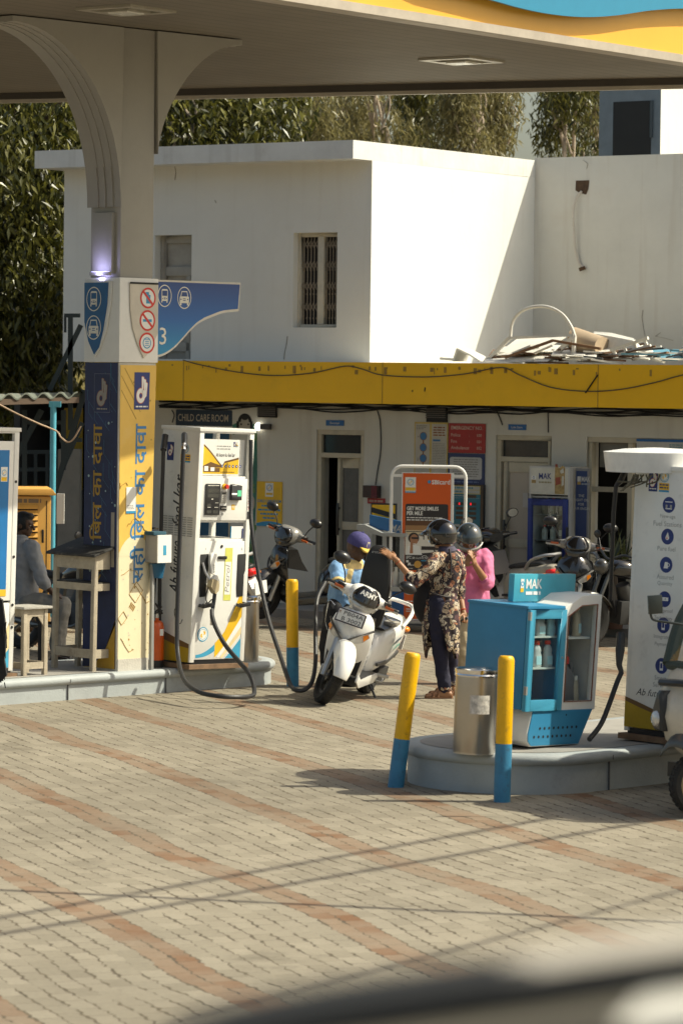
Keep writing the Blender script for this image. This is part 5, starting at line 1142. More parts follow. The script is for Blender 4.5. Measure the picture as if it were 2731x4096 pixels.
# ================================================================== wooden desk, stool, extinguisher, box on the left island
WD = mat('worn painted wood', (.42, .36, .27), .75, var=.25, scale=7, bump=.4, dirt=.75, dscale=5, dcol=(.09, .055, .03)); WDD = mat('black worn top', (.035, .033, .03), .7, var=.5, scale=6, dirt=.9, dscale=4, dcol=(.30, .26, .20))
dk = G(371, 2688, H1); ds = thing('wooden_desk', 'tall battered wooden writing desk with a sloping black top in front of the column', 'desk', dk, ISL, None, .012)
DX, DY = .33, .57; lg = .045; zr = lambda x: 1.06 + .10 * x / DX
for x in (0, DX - lg):
    for y in (0, DY - lg): MB().prism([(x, 0), (x + lg, 0), (x + lg, zr(x + lg) - .005), (x, zr(x) - .005)], y, y + lg).build('leg', WD, ds, bevel=.003)
def apron(z0, z1, nm, slope=False):
    mb = MB(); t_ = .016
    for y in (.006, DY - .006 - t_):
        mb.prism([(lg, z0), (DX - lg, z0 + (.0)), (DX - lg, zr(DX - lg) - .01 if slope else z1), (lg, zr(lg) - .01 if slope else z1)], y, y + t_)
    for x in (.006, DX - .006 - t_): mb.b2(x, x + t_, lg, DY - lg, z0, (zr(x) - .012) if slope else z1)
    return mb.build(nm, WD, ds)
apron(.93, 1.1, 'apron', True); apron(.735, .80, 'rail'); apron(.12, .20, 'rail')
MB().b2(.01, DX - .01, .01, DY - .01, .80, .812).build('shelf', WDD, ds)
mb = MB(); e = .05; mb.prism([(-e, zr(-e) + .0), (DX + e, zr(DX + e)), (DX + e, zr(DX + e) + .022), (-e, zr(-e) + .024)], -e, DY + e); mb.build('desk_top', WDD, ds, bevel=.004)
sk = G(95, 2706, H1); sl_ = thing('wooden_stool', 'pale wooden stool with bracketed legs next to the desk', 'stool', sk, ISL)
SX, SY, SH = .285, .29, .60
for x in (0, SX - .04):
    for y in (0, SY - .04): MB().b2(x, x + .04, y, y + .04, 0, SH).build('leg', WD, sl_, bevel=.003)
mb = MB()
mb.b2(.04, SX - .04, .008, .026, SH - .07, SH); mb.b2(.008, .026, .04, SY - .04, SH - .07, SH); mb.b2(SX - .026, SX - .008, .04, SY - .04, SH - .07, SH)
for s, x in ((1, .04), (-1, SX - .04)): mb.prism([(x, SH - .07), (x + s * .07, SH - .07), (x, SH - .16)][::s], .009, .024)
mb.b2(.04, SX - .04, .008, .026, .06, .12); mb.b2(.008, .026, .04, SY - .04, .06, .12); mb.b2(SX - .026, SX - .008, .04, SY - .04, .06, .12)
mb.build('frame', WD, sl_); MB().b2(-.025, SX + .03, -.03, SY + .02, SH, SH + .022).build('seat', mat('stool seat', (.40, .38, .34), .7, var=.25, dirt=.5, bump=.3), sl_, bevel=.004)
ex = G(627, 2670, H1); et = thing('fire_extinguisher', 'orange red fire extinguisher standing between the column and the pump', 'fire extinguisher', ex, 0)
EXR = mat('extinguisher red', (.62, .09, .008), .3, coat=.4, dirt=.15)
MB().lathe([(.064, .07), (.066, .09), (.066, .38), (.058, .415), (.036, .435), (.018, .44), (.018, .46)], 28).build('cylinder', EXR, et, ang=50)
MB().lathe([(.062, .0), (.064, .075)], 24).build('foot_ring', BLKP, et)
mb = MB(); mb.cyl((0, 0, .455), (0, 0, .50), .016, n=12, mi=0); mb.bar((-.02, 0, .50), (.05, -.02, .53), .02, .012, 1); mb.bar((-.02, 0, .515), (.045, -.02, .565), .02, .012, 1); mb.tube(cr([(.01, 0, .49), (-.05, -.02, .55), (-.02, -.05, .60), (.05, -.03, .50)], 5), .010, 7, 1); mb.build('valve', [CHROME, BLKP], et)
MB().b2(.03, .062, -.058, -.03, .30, .36).build('paper_label', WHITE, et)
bx = D(630, 2252, 31.95); bt = thing('collection_box', 'pale box with a white front mounted beside the petrol pump', 'box', bx, ISL)
MB().b2(0, .16, 0, .17, 0, .25, 0).build('body', mat('box beige', (.40, .37, .33), .5), bt, bevel=.004); MB().b2(-.008, .165, -.012, -.001, 0, .255, 0).b2(.06, .10, -.0135, -.0125, .07, .16, 1).build('front_plate', [WHITE, SWB], bt)
MB().b2(-.03, .13, .02, .15, .252, .285).build('folded_cloth', mat('dark teal cloth', (.02, .08, .12), .8), bt, bevel=.006)
MB().b2(.03, .06, .10, .13, -(bx.z - H1), 0).build('post', GREY, bt)
bk = D(630, 2312, 32.1); o = MB().lathe([(.05, 0), (.075, .13), (.078, .135), (.07, .13)], 20, cap=False).build('hanging_bucket', mat('bucket blue', (.01, .10, .20), .4)); o.location = bk; tag(o, 'small blue bucket hanging under the pale box', 'bucket')
cb2 = MB(); P = [D(a, b, 30.75) for a, b in ((-30, 2370), (12, 2400), (22, 2480), (27, 2560), (20, 2640), (30, 2700), (6, 2728), (-30, 2720))]
vs = [V((p.x, y, p.z)) for y in (30.7, 30.8) for p in P]; cb2.add(vs, [tuple(range(8)), tuple(range(8, 16))[::-1]] + [(i, i + 8, (i + 1) % 8 + 8, (i + 1) % 8) for i in range(8)])
rs = random.Random(4)
for k in range(60): p = V((D(rs.uniform(-25, 26), 2600, 30.75).x, rs.uniform(30.66, 30.84), rs.uniform(D(0, 2728, 30.75).z, D(0, 2480, 30.75).z))); cb2.tube([p, p + V((rs.uniform(-.01, .012), 0, -rs.uniform(.05, .12)))], .006, 4)
tag(recalc(cb2.build('dark_cloth', mat('black cloth', (.012, .012, .014), .9, bump=.5))), 'ragged black cloth hanging at the left edge in front of the blue pump', 'cloth')
# ================================================================== signs and boards on the ground-floor wall
def wsign(name, label, cat, px, draw, mats, th=.012, group=None):
    x0, z0, x1, z1 = wr(*px); w, h = x1 - x0, z1 - z0
    t = thing(name, label, cat, WL.w(x0, z0, .003), BA, group)
    MB().b2(0, w, -th, 0, 0, h).build('board', mats[0], t); mb = MB(); draw(mb, w, h, -th - .002)
    if mb.v: mb.build('print', mats, t)
    return t
SH = mat('sign navy', (.012, .03, .055), .5, dirt=.2); SCR = mat('sign cream', (.50, .43, .33), .6)
wsign('name_board', 'dark CHILD CARE ROOM board above the petrol pump', 'sign', (707, 1640, 930, 1703), lambda m, w, h, y: m.text('CHILD CARE ROOM', .035, h * .27, y, h * .46, 1, w=w * .90, bold=.005), [SH, SCR])
def d_(m, w, h, y):
    m.poly([(0, 0), (w, 0), (w, h * .06), (w * .75, h * .10), (w * .5, h * .115), (w * .25, h * .10), (0, h * .06)], y, 1)
    m.quad(w * .34, h * .66, w * .66, h * .97, y, 2); bp_logo(m, w * .5, h * .86, w * .11, y - .001, 3, 4, 2); m.quad(w * .37, h * .70, w * .63, h * .75, y - .001, 4)
    m.text('CHILD CARE ROOM', w * .03, h * .53, y, h * .065, 1, w=w * .94, bold=.02)
    for i, (t_, ww) in enumerate((('Designed with By', .6), ('Child Foundation', .88), ('Donation No', .7), ('ward No. 205', .5))): m.lines(w * (.5 - ww / 2), w * (.5 + ww / 2), h * (.43 - i * .09), h * (.48 - i * .09), 1, y, 1, 0, fill=.75)
wsign('care_room_board', 'yellow care room notice board with blue print on the white wall', 'sign', (1030, 1926, 1130, 2105), d_, [BPY, SKYB, WHITE, BPB, SWY])
wsign('door_sign', 'small blue sign above the half open door', 'sign', (1306, 1681, 1376, 1703), lambda m, w, h, y: m.text('Electrical', w * .5, h * .30, y, h * .42, 1, w=w * .52, al='c'), [BPB, CREAM], group='small blue door signs')
wsign('door_sign', 'small blue sign above the closed beige door', 'sign', (2034, 1698, 2104, 1720), lambda m, w, h, y: m.text('Lube Store', w * .5, h * .30, y, h * .42, 1, w=w * .62, al='c'), [BPB, CREAM], group='small blue door signs')
def n_(m, w, h, y):
    for a, b in ((.03, .46), (.52, .97)): m.quad(w * a, h * .0, w * b, h * .97, y, 1)
    m.lines(w * .06, w * .40, h * .86, h * .95, 3, y - .001, 2, .4)
    for i, z in enumerate((.74, .53, .33)): m.disc(w * .27, h * z, w * .095, y - .001, 3, 16); m.ring(w * .27, h * z, w * .11, w * .015, y - .0012, 4, 16); m.quad(w * .25, h * (z - .13), w * .29, h * (z - .07), y - .0005, 4)
    m.disc(w * .12, h * .73, w * .02, y - .001, 5, 8); m.poly([(w * .09, h * .28), (w * .13, h * .28), (w * .11, h * .36)], y - .001, 5)
    m.lines(w * .55, w * .94, h * .74, h * .93, 4, y - .001, 4, .15, 'c'); m.quad(w * .56, h * .65, w * .78, h * .685, y - .001, 3); m.lines(w * .55, w * .95, h * .2, h * .62, 14, y - .001, 5, .1, fill=.35)
NP = mat('notice paper', (.50, .47, .40), .6, dirt=.2); NT = mat('notice grey text', (.24, .23, .20), .6); NB = mat('notice brown', (.26, .10, .03), .6)
wsign('notice_board', 'pale notice board with yellow border, blue discs and small print', 'sign', (1659, 1689, 1792, 1905), n_, [mat('faded yellow', (.60, .44, .11), .5), NP, NT, mat('faded blue', (.03, .16, .36), .5), NB, NT])
def e_(m, w, h, y):
    m.text('EMERGENCY NO.', w * .07, h * .79, y, h * .12, 1, w=w * .86, bold=.008)
    for i, (a, b) in enumerate((('Police', '100'), ('Fire', '101'), ('Ambulance', '102'))): z = h * (.55 - i * .215); m.text(a, w * .07, z, y, h * .11, 1); m.text(b, w * .78, z, y, h * .10, 1); m.text(':', w * .56, z, y, h * .07, 1)
wsign('emergency_board', 'red EMERGENCY NO. board listing police, fire and ambulance', 'sign', (1796, 1694, 1942, 1812), e_, [mat('board red', (.38, .018, .015), .5), mat('board lettering', (.66, .54, .46), .6)])
def rrect(x0, z0, x1, z1, r): return [(cx_ + r * math.cos(R(a)), cz_ + r * math.sin(R(a))) for cx_, cz_, s in ((x1 - r, z1 - r, 0), (x0 + r, z1 - r, 90), (x0 + r, z0 + r, 180), (x1 - r, z0 + r, 270)) for a in range(s, s + 91, 18)]
def i_(m, w, h, y):
    m.poly(rrect(w * .05, h * .16, w * .93, h * .88, w * .06), y, 1); m.lines(w * .12, w * .86, h * .22, h * .84, 8, y - .001, 2, .3, 'c', fill=.4); m.lines(w * .1, w * .88, h * .03, h * .12, 1, y, 3, .1)
wsign('information_board', 'navy board with a rounded white panel of small print under the red board', 'sign', (1793, 1814, 1939, 1937), i_, [mat('board navy', (.015, .035, .12), .5), mat('board white', (.50, .49, .47), .5), NT, mat('navy text', (.10, .15, .3), .6)])
def p_(m, w, h, y):
    m.quad(.0, .02, w * .92, h * .97, y, 1); m.quad(w * .0, h * .78, w * .92, h * .97, y - .001, 2); m.quad(w * .02, h * .80, w * .90, h * .87, y - .0015, 4); m.quad(w * .02, h * .885, w * .90, h * .955, y - .0015, 4)
    m.lines(w * .06, w * .7, h * .895, h * .945, 1, y - .002, 3, 0, fill=.8); m.lines(w * .06, w * .4, h * .81, h * .86, 1, y - .002, 3, 0, fill=.8); m.lines(w * .03, w * .45, h * .725, h * .755, 1, y - .001, 4, 0); m.quad(w * .5, h * .70, w * .80, h * .765, y - .001, 0)
    for i in range(4):
        z = h * (.53 - .105 * i)
        for x in (.20, .58): m.quad(w * x, z, w * (x + .22), z + h * .065, y - .001, 0)
    for x in (.28, .62): m.quad(w * x, h * .535, w * (x + .04), h * .588, y - .002, 5)
    for x in (.14, .52): m.quad(w * x, h * .05, w * (x + .17), h * .10, y - .001, 4); m.quad(w * (x + .18), h * .05, w * (x + .30), h * .10, y - .001, 0)
    m.quad(0, h * .69, w * .9, h * .694, y - .001, 4)
wsign('price_display', 'teal fuel price display with dark digit windows beside the orange standee', 'display', (1806, 1937, 1940, 2115), p_, [BLKP, mat('display teal', (.012, .17, .23), .45), mat('display yellow', (.55, .42, .12), .5), mat('display print', (.10, .26, .30), .5), mat('display white', (.48, .48, .44), .5), mat('red digits', (.9, .01, .03), .4, emis=.6)], th=.05)
wsign('wall_box', 'dark maroon electrical box on the wall above the oil trolley', 'box', (1467, 1942, 1524, 1990), lambda m, w, h, y: m.quad(w * .6, 0, w, h, y, 1), [mat('maroon dark', (.05, .03, .025), .6), mat('maroon', (.12, .012, .02), .6)], th=.09)
wsign('red_plate', 'small red lettered plate just below the maroon box', 'sign', (1472, 1993, 1541, 2015), lambda m, w, h, y: m.lines(w * .1, w * .9, h * .2, h * .8, 1, y, 1, 0, fill=.6), [mat('plate red', (.36, .012, .02), .5), mat('faded pink text', (.50, .30, .24), .6)])
def b_(m, w, h, y): m.quad(0, h * .82, w, h, y, 1); m.lines(w * .52, w * .75, h * .4, h * .7, 2, y, 2, .1)
wsign('blue_topped_board', 'white board with a blue top edge inside the right-hand window', 'sign', (2546, 1758, 2800, 1815), b_, [mat('board white', (.50, .49, .47), .5), BPB, mat('display print', (.10, .26, .30), .5)])
lp = WL.w(*WL.xz(1055, 1707)); o = MB().lathe([(.001, 0), (.05, 0), (.055, -.01), (.03, -.05), (.001, -.055)], 18, 0, Matrix.Rotation(-math.pi / 2, 4, 'X')).b2(.055, .20, -.05, 0, -.035, .035, 1).build('wall_lamp', [mat('lit lamp', (1, .98, .94), .4, emis=1.4), mat('fitting', (.06, .055, .05), .5)]); o.matrix_world = Matrix.Translation(WL.w(*WL.xz(1040, 1706), .03)) @ Matrix.Rotation(BA, 4, 'Z'); tag(o, 'small lit white lamp with dark fitting on the wall', 'lamp')
# painted mural strip of greenery and a round dark-haired head beside the care room door
def m_(m, w, h, y):
    rs = random.Random(6); X = lambda px: w * (px - 925) / 110; Z = lambda py: h * (2330 - py) / 690
    m.poly([(X(1000), Z(1700)), (X(1026), Z(1690)), (X(1030), Z(1900)), (X(1022), Z(2100)), (X(1030), Z(2325)), (X(990), Z(2325)), (X(998), Z(2000))], y, 1)
    m.poly([(X(928), Z(1700)), (X(950), Z(1690)), (X(952), Z(1735)), (X(930), Z(1740))], y, 1)
    for i in range(26): a = rs.uniform(1000, 1020); b = rs.uniform(1720, 2300); m.disc(X(a), Z(b), rs.uniform(.02, .05), y - .001, rs.choice((1, 2, 2)), 9)
    m.disc(X(1010), Z(2010), .045, y - .002, 3, 14, .09)
    m.disc(X(978), Z(1692), .105, y - .001, 3, 24); m.ring(X(978), Z(1688), .108, .045, y - .002, 4, 24, 1., 0, 180)
    for px in (950, 1004): m.quad(X(px) - .02, Z(1718), X(px) + .02, Z(1685), y - .002, 4)
    m.disc(X(978), Z(1668), .055, y - .0025, 4, 14, .04)
    for px in (964, 992): m.disc(X(px), Z(1697), .014, y - .003, 4, 10)
wsign('wall_mural', 'faded painted mural of a dark-haired child and green foliage behind the pump', 'mural', (925, 1640, 1035, 2330), m_, [PLAST, mat('mural green', (.06, .20, .15), .8, var=.4), mat('mural leaf', (.13, .25, .10), .8), mat('mural skin', (.42, .38, .32), .8), mat('mural black', (.02, .02, .02), .8)], th=.002)

# ================================================================== orange standee in a white tube frame
sp = G(1718, 2492, .10); sa = R(-6); SF = Fr((sp.x, sp.y, .10), sa)
stn = thing('advert_standee', 'tall orange card advert standee in a white tube frame by the wall', 'standee', SF.o, sa)
x0, x1 = SF.xz(1562, 2200)[0], SF.xz(1858, 2200)[0]; zt = SF.xz(1700, 1866)[1]; r_ = .13; r = .02
pts = [(x0, 0, 0), (x0, 0, zt - r_)] + [(x0 + r_ - r_ * math.cos(R(a)), 0, zt - r_ + r_ * math.sin(R(a))) for a in range(15, 90, 15)] + [(x0 + r_, 0, zt), (x1 - r_, 0, zt)] + [(x1 - r_ + r_ * math.sin(R(a)), 0, zt - r_ + r_ * math.cos(R(a))) for a in range(15, 90, 15)] + [(x1, 0, zt - r_), (x1, 0, 0)]
bx0, _, bx1, bz1 = SF.rect(1608, 2478, 1800, 1893); bz1 = SF.xz(1700, 1893)[1]; bz0 = .045
mb = MB(); mb.tube(pts, r, 10)
for z in (bz1 - .03, .05): mb.bar((x0, 0, z), (bx0, 0, z), .03); mb.bar((bx1, 0, z), (x1, 0, z), .03)
mb.build('tube_frame', WHITE, stn)
MB().b2(x0 - .05, x1 + .05, -.16, .16, 0, .03).build('foot', mat('foot grey', (.4, .39, .36), .6), stn, bevel=.004)
ORG = mat('advert orange', (.68, .10, .008), .4, var=.10, scale=1.6)
w, h = bx1 - bx0, bz1 - bz0
MB().b2(bx0 - .012, bx1 + .03, -.02, .03, bz0 - .012, bz1 + .005).build('panel', WHITE, stn)
mb = MB(); y = -.0215; X = lambda u: bx0 + w * u; Z = lambda v: bz0 + h * v
mb.quad(X(0), Z(0), X(1), Z(1), y, 0)
y -= .0015; mb.quad(X(.05), Z(.865), X(.27), Z(.972), y, 1); bp_logo(mb, X(.16), Z(.938), w * .07, y - .001, 2, 3, 1); mb.quad(X(.055), Z(.88), X(.265), Z(.902), y - .001, 3); mb.quad(X(.05), Z(.866), X(.27), Z(.874), y - .001, 2)
mb.disc(X(.55), Z(.942), w * .035, y, 2, 16); mb.text('SBI', X(.60), Z(.925), y, h * .030, 1, w=w * .15, bold=.03); mb.text('card', X(.76), Z(.925), y, h * .034, 1, w=w * .22, bold=.015)
mb.poly(rrect(X(.06), Z(.335), X(.95), Z(.79), w * .04), y, 4)
for i in range(12):                  # dusk sky print: brown bands into bright horizon
    v0 = .675 - i * .011; mb.quad(X(.065), Z(v0 - .011), X(.945), Z(v0), y - .0006, 5 + min(3, i // 3))
mb.quad(X(.065), Z(.44), X(.945), Z(.545), y - .0006, 8)
mb.text('GET MORE SMILES', X(.09), Z(.745), y - .001, h * .027, 1, w=w * .66, bold=.03); mb.text('PER MILE', X(.09), Z(.712), y - .001, h * .027, 1, w=w * .33, bold=.03); mb.lines(X(.09), X(.86), Z(.672), Z(.703), 2, y - .001, 1, .15, fill=.4)
# the printed smiling traveller with sunglasses: simple flat shapes
mb.disc(X(.24), Z(.555), w * .115, y - .0012, 9, 18); mb.disc(X(.25), Z(.545), w * .085, y - .0016, 10, 18, w * .11); mb.quad(X(.19), Z(.548), X(.33), Z(.562), y - .002, 9); mb.quad(X(.23), Z(.512), X(.29), Z(.518), y - .002, 1)
mb.poly([(X(.08), Z(.44)), (X(.42), Z(.44)), (X(.36), Z(.50)), (X(.24), Z(.51)), (X(.12), Z(.50))], y - .001, 1); mb.poly([(X(.16), Z(.45)), (X(.23), Z(.45)), (X(.22), Z(.55)), (X(.18), Z(.55))], y - .0024, 10)
mb.quad(X(.08), Z(.597), X(.52), Z(.602), y - .001, 9); mb.quad(X(.44), Z(.545), X(.46), Z(.597), y - .001, 9); mb.quad(X(.40), Z(.475), X(.93), Z(.50), y - .001, 9); mb.poly([(X(.07), Z(.34)), (X(.94), Z(.34)), (X(.94), Z(.47)), (X(.07), Z(.44))], y - .0008, 4)
mb.text('BPCL SBI Card OCTANE', X(.09), Z(.412), y - .0012, h * .014, 1, w=w * .50); mb.lines(X(.09), X(.2), Z(.427), Z(.434), 1, y - .0012, 1, 0); mb.lines(X(.09), X(.24), Z(.343), Z(.350), 1, y - .0012, 1, 0); mb.lines(X(.12), X(.5), Z(.366), Z(.374), 1, y - .0012, 1, 0)
mb.quad(X(.09), Z(.388), X(.14), Z(.403), y - .0012, 1); mb.quad(X(.13), Z(.372), X(.18), Z(.386), y - .0012, 1); mb.disc(X(.33), Z(.375), w * .075, y - .0014, 11, 18); mb.quad(X(.4), Z(.398), X(.55), Z(.404), y - .0012, 2); mb.ring(X(.47), Z(.425), w * .06, w * .012, y - .0012, 1, 16, .6, 20, 170)
for v in (.255, .215): mb.disc(X(.12), Z(v), w * .018, y, 1, 10); mb.lines(X(.17), X(.7), Z(v - .022), Z(v + .008), 2, y, 1, .3)
mb.lines(X(.10), X(.55), Z(.115), Z(.127), 1, y, 1, .1); mb.lines(X(.1), X(.9), Z(.045), Z(.075), 2, y, 1, .2, fill=.35)
mb.build('advert_print', [ORG, WHITE, SKYB, SWY, mat('advert black', (.03, .025, .025), .45), mat('dusk brown', (.12, .05, .02), .5), mat('dusk tan', (.36, .19, .08), .5), mat('dusk cream', (.62, .50, .32), .5), mat('dusk white', (.72, .68, .60), .5), mat('advert dark hair', (.03, .022, .02), .5), mat('advert skin', (.40, .19, .10), .5), mat('advert gold', (.60, .32, .06), .4)], stn)

# ================================================================== glazed oil cabinet, banner, trolley, plant by the wall
fr0 = FA.w(FA.xz(2112, 2300)[0], 0, .0)
CF = Fr((fr0.x, fr0.y, .1), BA)
def cabinet_px(px, py): return CF.xz(px, py)
ox = CF.xz(2112, 2200)[0]; CF.o = CF.w(ox)
ffr = thing('display_cabinet', 'tall white-topped display cabinet with blue framed glass door by the beige door', 'cabinet', CF.o, BA)
wc = CF.xz(2274, 2100)[0]; zt = CF.xz(2190, 1866)[1]; zh = CF.xz(2190, 1985)[1]
mb = MB(); mb.b2(0, .02, 0, .42, 0, zt); mb.b2(wc - .02, wc, 0, .42, 0, zt); mb.b2(.02, wc - .02, .40, .42, 0, zt); mb.b2(.02, wc - .02, 0, .42, zt - .02, zt); mb.b2(.02, wc - .02, .02, .42, 0, .06); mb.b2(.02, wc - .02, .03, .42, zh - .02, zh); mb.build('shell', mat('cabinet white', (.5, .49, .46), .45), ffr)
mb = MB(); mb.b2(.02, wc - .02, .0, .02, zh + .02, zt - .02, 0); y = -.001
mb.text('MAK', .13, zh + .20, y, .07, 1, w=.17, bold=.02); mb.lines(.13, .30, zh + .15, zh + .175, 1, y, 2, 0, fill=.8); mb.quad(.03, zh + .19, .09, zh + .235, y, 3); mb.quad(.03, zh + .15, .09, zh + .19, y, 4); mb.ring(.06, zh + .215, .016, .005, y - .001, 1, 12)
x = .36; mb.poly([(x - .01, zh + .03), (x + .12, zh + .03), (x + .125, zh + .34), (x + .09, zh + .365), (x + .04, zh + .33), (x + .025, zh + .37), (x - .01, zh + .37), (x - .015, zh + .2)], y, 4); mb.poly([(x + .055, zh + .30), (x + .10, zh + .335), (x + .11, zh + .28), (x + .07, zh + .27)], y - .001, 0); mb.poly([(x + .08, zh + .12), (x + .11, zh + .14), (x + .11, zh + .24), (x + .085, zh + .24)], y - .001, 0); mb.poly([(x, zh + .13), (x + .07, zh + .15), (x + .06, zh + .23), (x, zh + .22)], y - .001, 5); mb.quad(x - .008, zh + .345, x + .022, zh + .38, y - .001, 5)
mb.build('header_panel', [mat('header white', (.58, .56, .48), .5), NAVY, mat('olive print', (.3, .26, .14), .5), WHITE, mat('can gold', (.40, .27, .10), .4, var=.5, scale=20), mat('can red', (.30, .06, .03), .5)], ffr)
mb = MB(); f = .06
mb.b2(.0, f, -.03, -.002, .05, zh - .03); mb.b2(wc - .01 - f, wc - .01, -.03, -.002, .05, zh - .03); mb.b2(f, wc - .01 - f, -.03, -.002, zh - .11, zh - .03); mb.b2(f, wc - .01 - f, -.03, -.002, .05, .14)
dq = mb.build('door', mat('cabinet blue', (.012, .035, .22), .4), ffr, bevel=.004); MB().b2(f, wc - .01 - f, -.018, -.014, .14, zh - .11).build('pane', GLASS, dq); MB().b2(wc - .012, wc + .012, -.05, -.03, zh * .62, zh * .76).build('handle', BLKP, dq)
MB().b2(.03, wc - .03, .39, .395, .06, zh - .02).build('inner_back', mat('cabinet dark', (.03, .04, .05)), ffr)
rs = random.Random(31); cols = [BTN, WHITE, BGY, mat('bottle yellow', (.55, .36, .03), .4), CPR]
for r_i, z in enumerate((.25, .60, .95, 1.25)):
    MB().b2(.02, wc - .02, .10, .38, z - .012, z).build('shelf', mat('shelf grey', (.25, .26, .26), .4), ffr)
    k = 4 if z != .25 else 3
    for i in range(k):
        x = .10 + i * (wc - .2) / (k - 1); hb_ = rs.uniform(.17, .24); c = cols[3] if (r_i == 1 and i > 1) else (cols[0] if r_i == 3 else rs.choice((BDK, WHITE, BGY)))
        o = MB().lathe([(.035, 0), (.037, .01), (.037, hb_ * .65), (.015, hb_ * .8), (.015, hb_ * .86)], 12, 0).lathe([(.018, hb_ * .86), (.018, hb_)], 12, 1).b2(-.02, .02, -.0385, -.037, hb_ * .2, hb_ * .5, 2).build('oil_bottle', [c, CPR if rs.random() < .5 else CPG, CREAM]); o.matrix_world = ffr.matrix_world @ Matrix.Translation((x, .2, z)); tag(o, 'oil bottle on the %s shelf of the tall blue-doored cabinet' % ('lowest', 'second lowest', 'third', 'top')[r_i], 'bottle', 'oil bottles on the %s shelf of the tall cabinet' % ('lowest', 'second', 'third', 'top')[r_i])
mk = FA.xz(2281, 2200)[0]; BF = Fr(FA.w(mk, .1, -.08), BA); wb = BF.xz(2350, 2100)[0]; hb_ = BF.xz(2310, 1873)[1]
bn = thing('banner_panel', 'narrow navy MAK banner panel beside the tall display cabinet', 'banner', BF.o, BA)
MB().b2(0, wb, 0, .03, 0, hb_).build('board', mat('banner frame', (.2, .2, .2), .5), bn)
mb = MB(); y = -.001; mb.quad(.012, .02, wb - .02, hb_ - .03, y, 0); y -= .001
mb.quad(.03, hb_ - .155, .075, hb_ - .095, y, 1); mb.quad(.03, hb_ - .19, .075, hb_ - .157, y, 2); mb.text('MAK', .085, hb_ - .155, y, .06, 1, w=.12, bold=.02); mb.lines(.085, .20, hb_ - .195, hb_ - .17, 1, y, 3, 0, fill=.8)
for i, t_ in enumerate(('THE', 'RIGHT OIL', 'FOR', 'YOUR ENGINE')): mb.text(t_, wb * .47, hb_ - .335 - i * .05, y, .03, 1, al='c')
mb.poly([(.05, .55), (.10, .45), (.14, .30), (.10, .30), (.03, .50)], y, 2); mb.poly([(.12, .72), (.14, .72), (.155, .5), (.15, .3), (.12, .3)], y, 2); mb.disc(.145, .52, .035, y - .001, 4, 14, .05)
mb.build('print', [mat('banner navy', (.008, .03, .12), .45), mat('banner white', (.45, .45, .43), .5), mat('banner gold', (.38, .24, .05), .5), mat('banner grey', (.22, .25, .30), .5), WHITE], bn)
# oil trolley behind the scooter
tg = G(1530, 2520); TF2 = Fr((tg.x, tg.y - .1, 0), R(-22)); tro = thing('oil_trolley', 'grey glazed oil trolley with blue base and a tilted blue board behind the scooter', 'trolley', TF2.o, R(-22))
tx = lambda px, py: TF2.xz(px, py)
x0, x1 = tx(1432, 2300)[0], tx(1612, 2300)[0]; za, zb_, zc2 = tx(1500, 2120)[1], tx(1500, 2345)[1], tx(1500, 2460)[1]; xm = tx(1528, 2200)[0]
mb = MB()
for x, zz in ((x0, za + .02), (xm, za - .05), (x1 - .05, za - .05)):
    for y in (0, .42): mb.b2(x, x + .05, y, y + .05, zb_, zz)
mb.prism([(x0 - .02, za + .0), (xm, za - .07), (x1 + .03, za - .07), (x1 + .03, za - .03), (xm, za - .03), (x0 + .08, za + .06), (x0 - .02, za + .06)], -.02, .5); mb.b2(x0, x1, -.01, .48, zb_ - .05, zb_); mb.build('frame', mat('trolley grey', (.36, .37, .36), .5), tro)
MB().b2(x0 + .05, x1 - .05, .42, .43, zb_, za - .07).build('back_panel', DARK, tro); MB().b2(x0, x1, .01, .46, .12, zb_ - .052).build('base', mat('trolley blue', (.01, .08, .24), .4), tro, bevel=.005)
for x in (x0 + .1, x1 - .1): MB().cyl((x, .1, .06), (x, .14, .06), .06, n=16).build('wheel', BLKP, tro)
for i in range(5): o = MB().lathe([(.045, 0), (.045, .14), (.02, .18), (.02, .22)], 12).build('oil_can', (BGY, BTN, CPR, WHITE, BDK)[i]); o.matrix_world = tro.matrix_world @ Matrix.Translation((x0 + .14 + i * .085, .2, zb_)); tag(o, ['grey oil can first from the left inside the trolley', 'tan oil can inside the trolley', 'red oil can inside the trolley', 'white oil can inside the trolley', 'charcoal oil can inside the trolley'][i], 'can', 'oil cans in the grey trolley')
q0, q1 = tx(1465, 2060), tx(1612, 2098); hh = .15
mb = MB(); mb.prism([(q0[0], q0[1] - hh), (q1[0], q1[1] - hh * .8), (q1[0], q1[1] + .02), (q0[0], q0[1])], .10, .14, 0); a = math.degrees(math.atan2(q1[1] - q0[1], q1[0] - q0[0])); mb.text('MAK', q1[0] - .20, q1[1] - .085, .098, .085, 1, w=.2, rot=a * .6, shear=.2, bold=.02); mb.build('tilted_board', [mat('trolley board blue', (.025, .14, .34), .45), mat('board white', (.5, .49, .47))], tro)
c0, c1 = tx(1457, 2085), tx(1560, 2016); mb = MB(); mb.b2(c0[0], c1[0], .2, .23, c0[1] - .1, c1[1], 0); y = .199; u0, u1, v0, v1 = c0[0] + .015, c1[0] - .015, c0[1] - .1, c1[1] - .02; mb.quad(u0, v0, u1, v1, y, 1); mb.poly([(u0, v1 - .03), (u1, v1 - .10), (u1, v1 - .16), (u0, v1 - .09)], y - .001, 0); mb.build('striped_sign', [BLKP, BPY], tro)
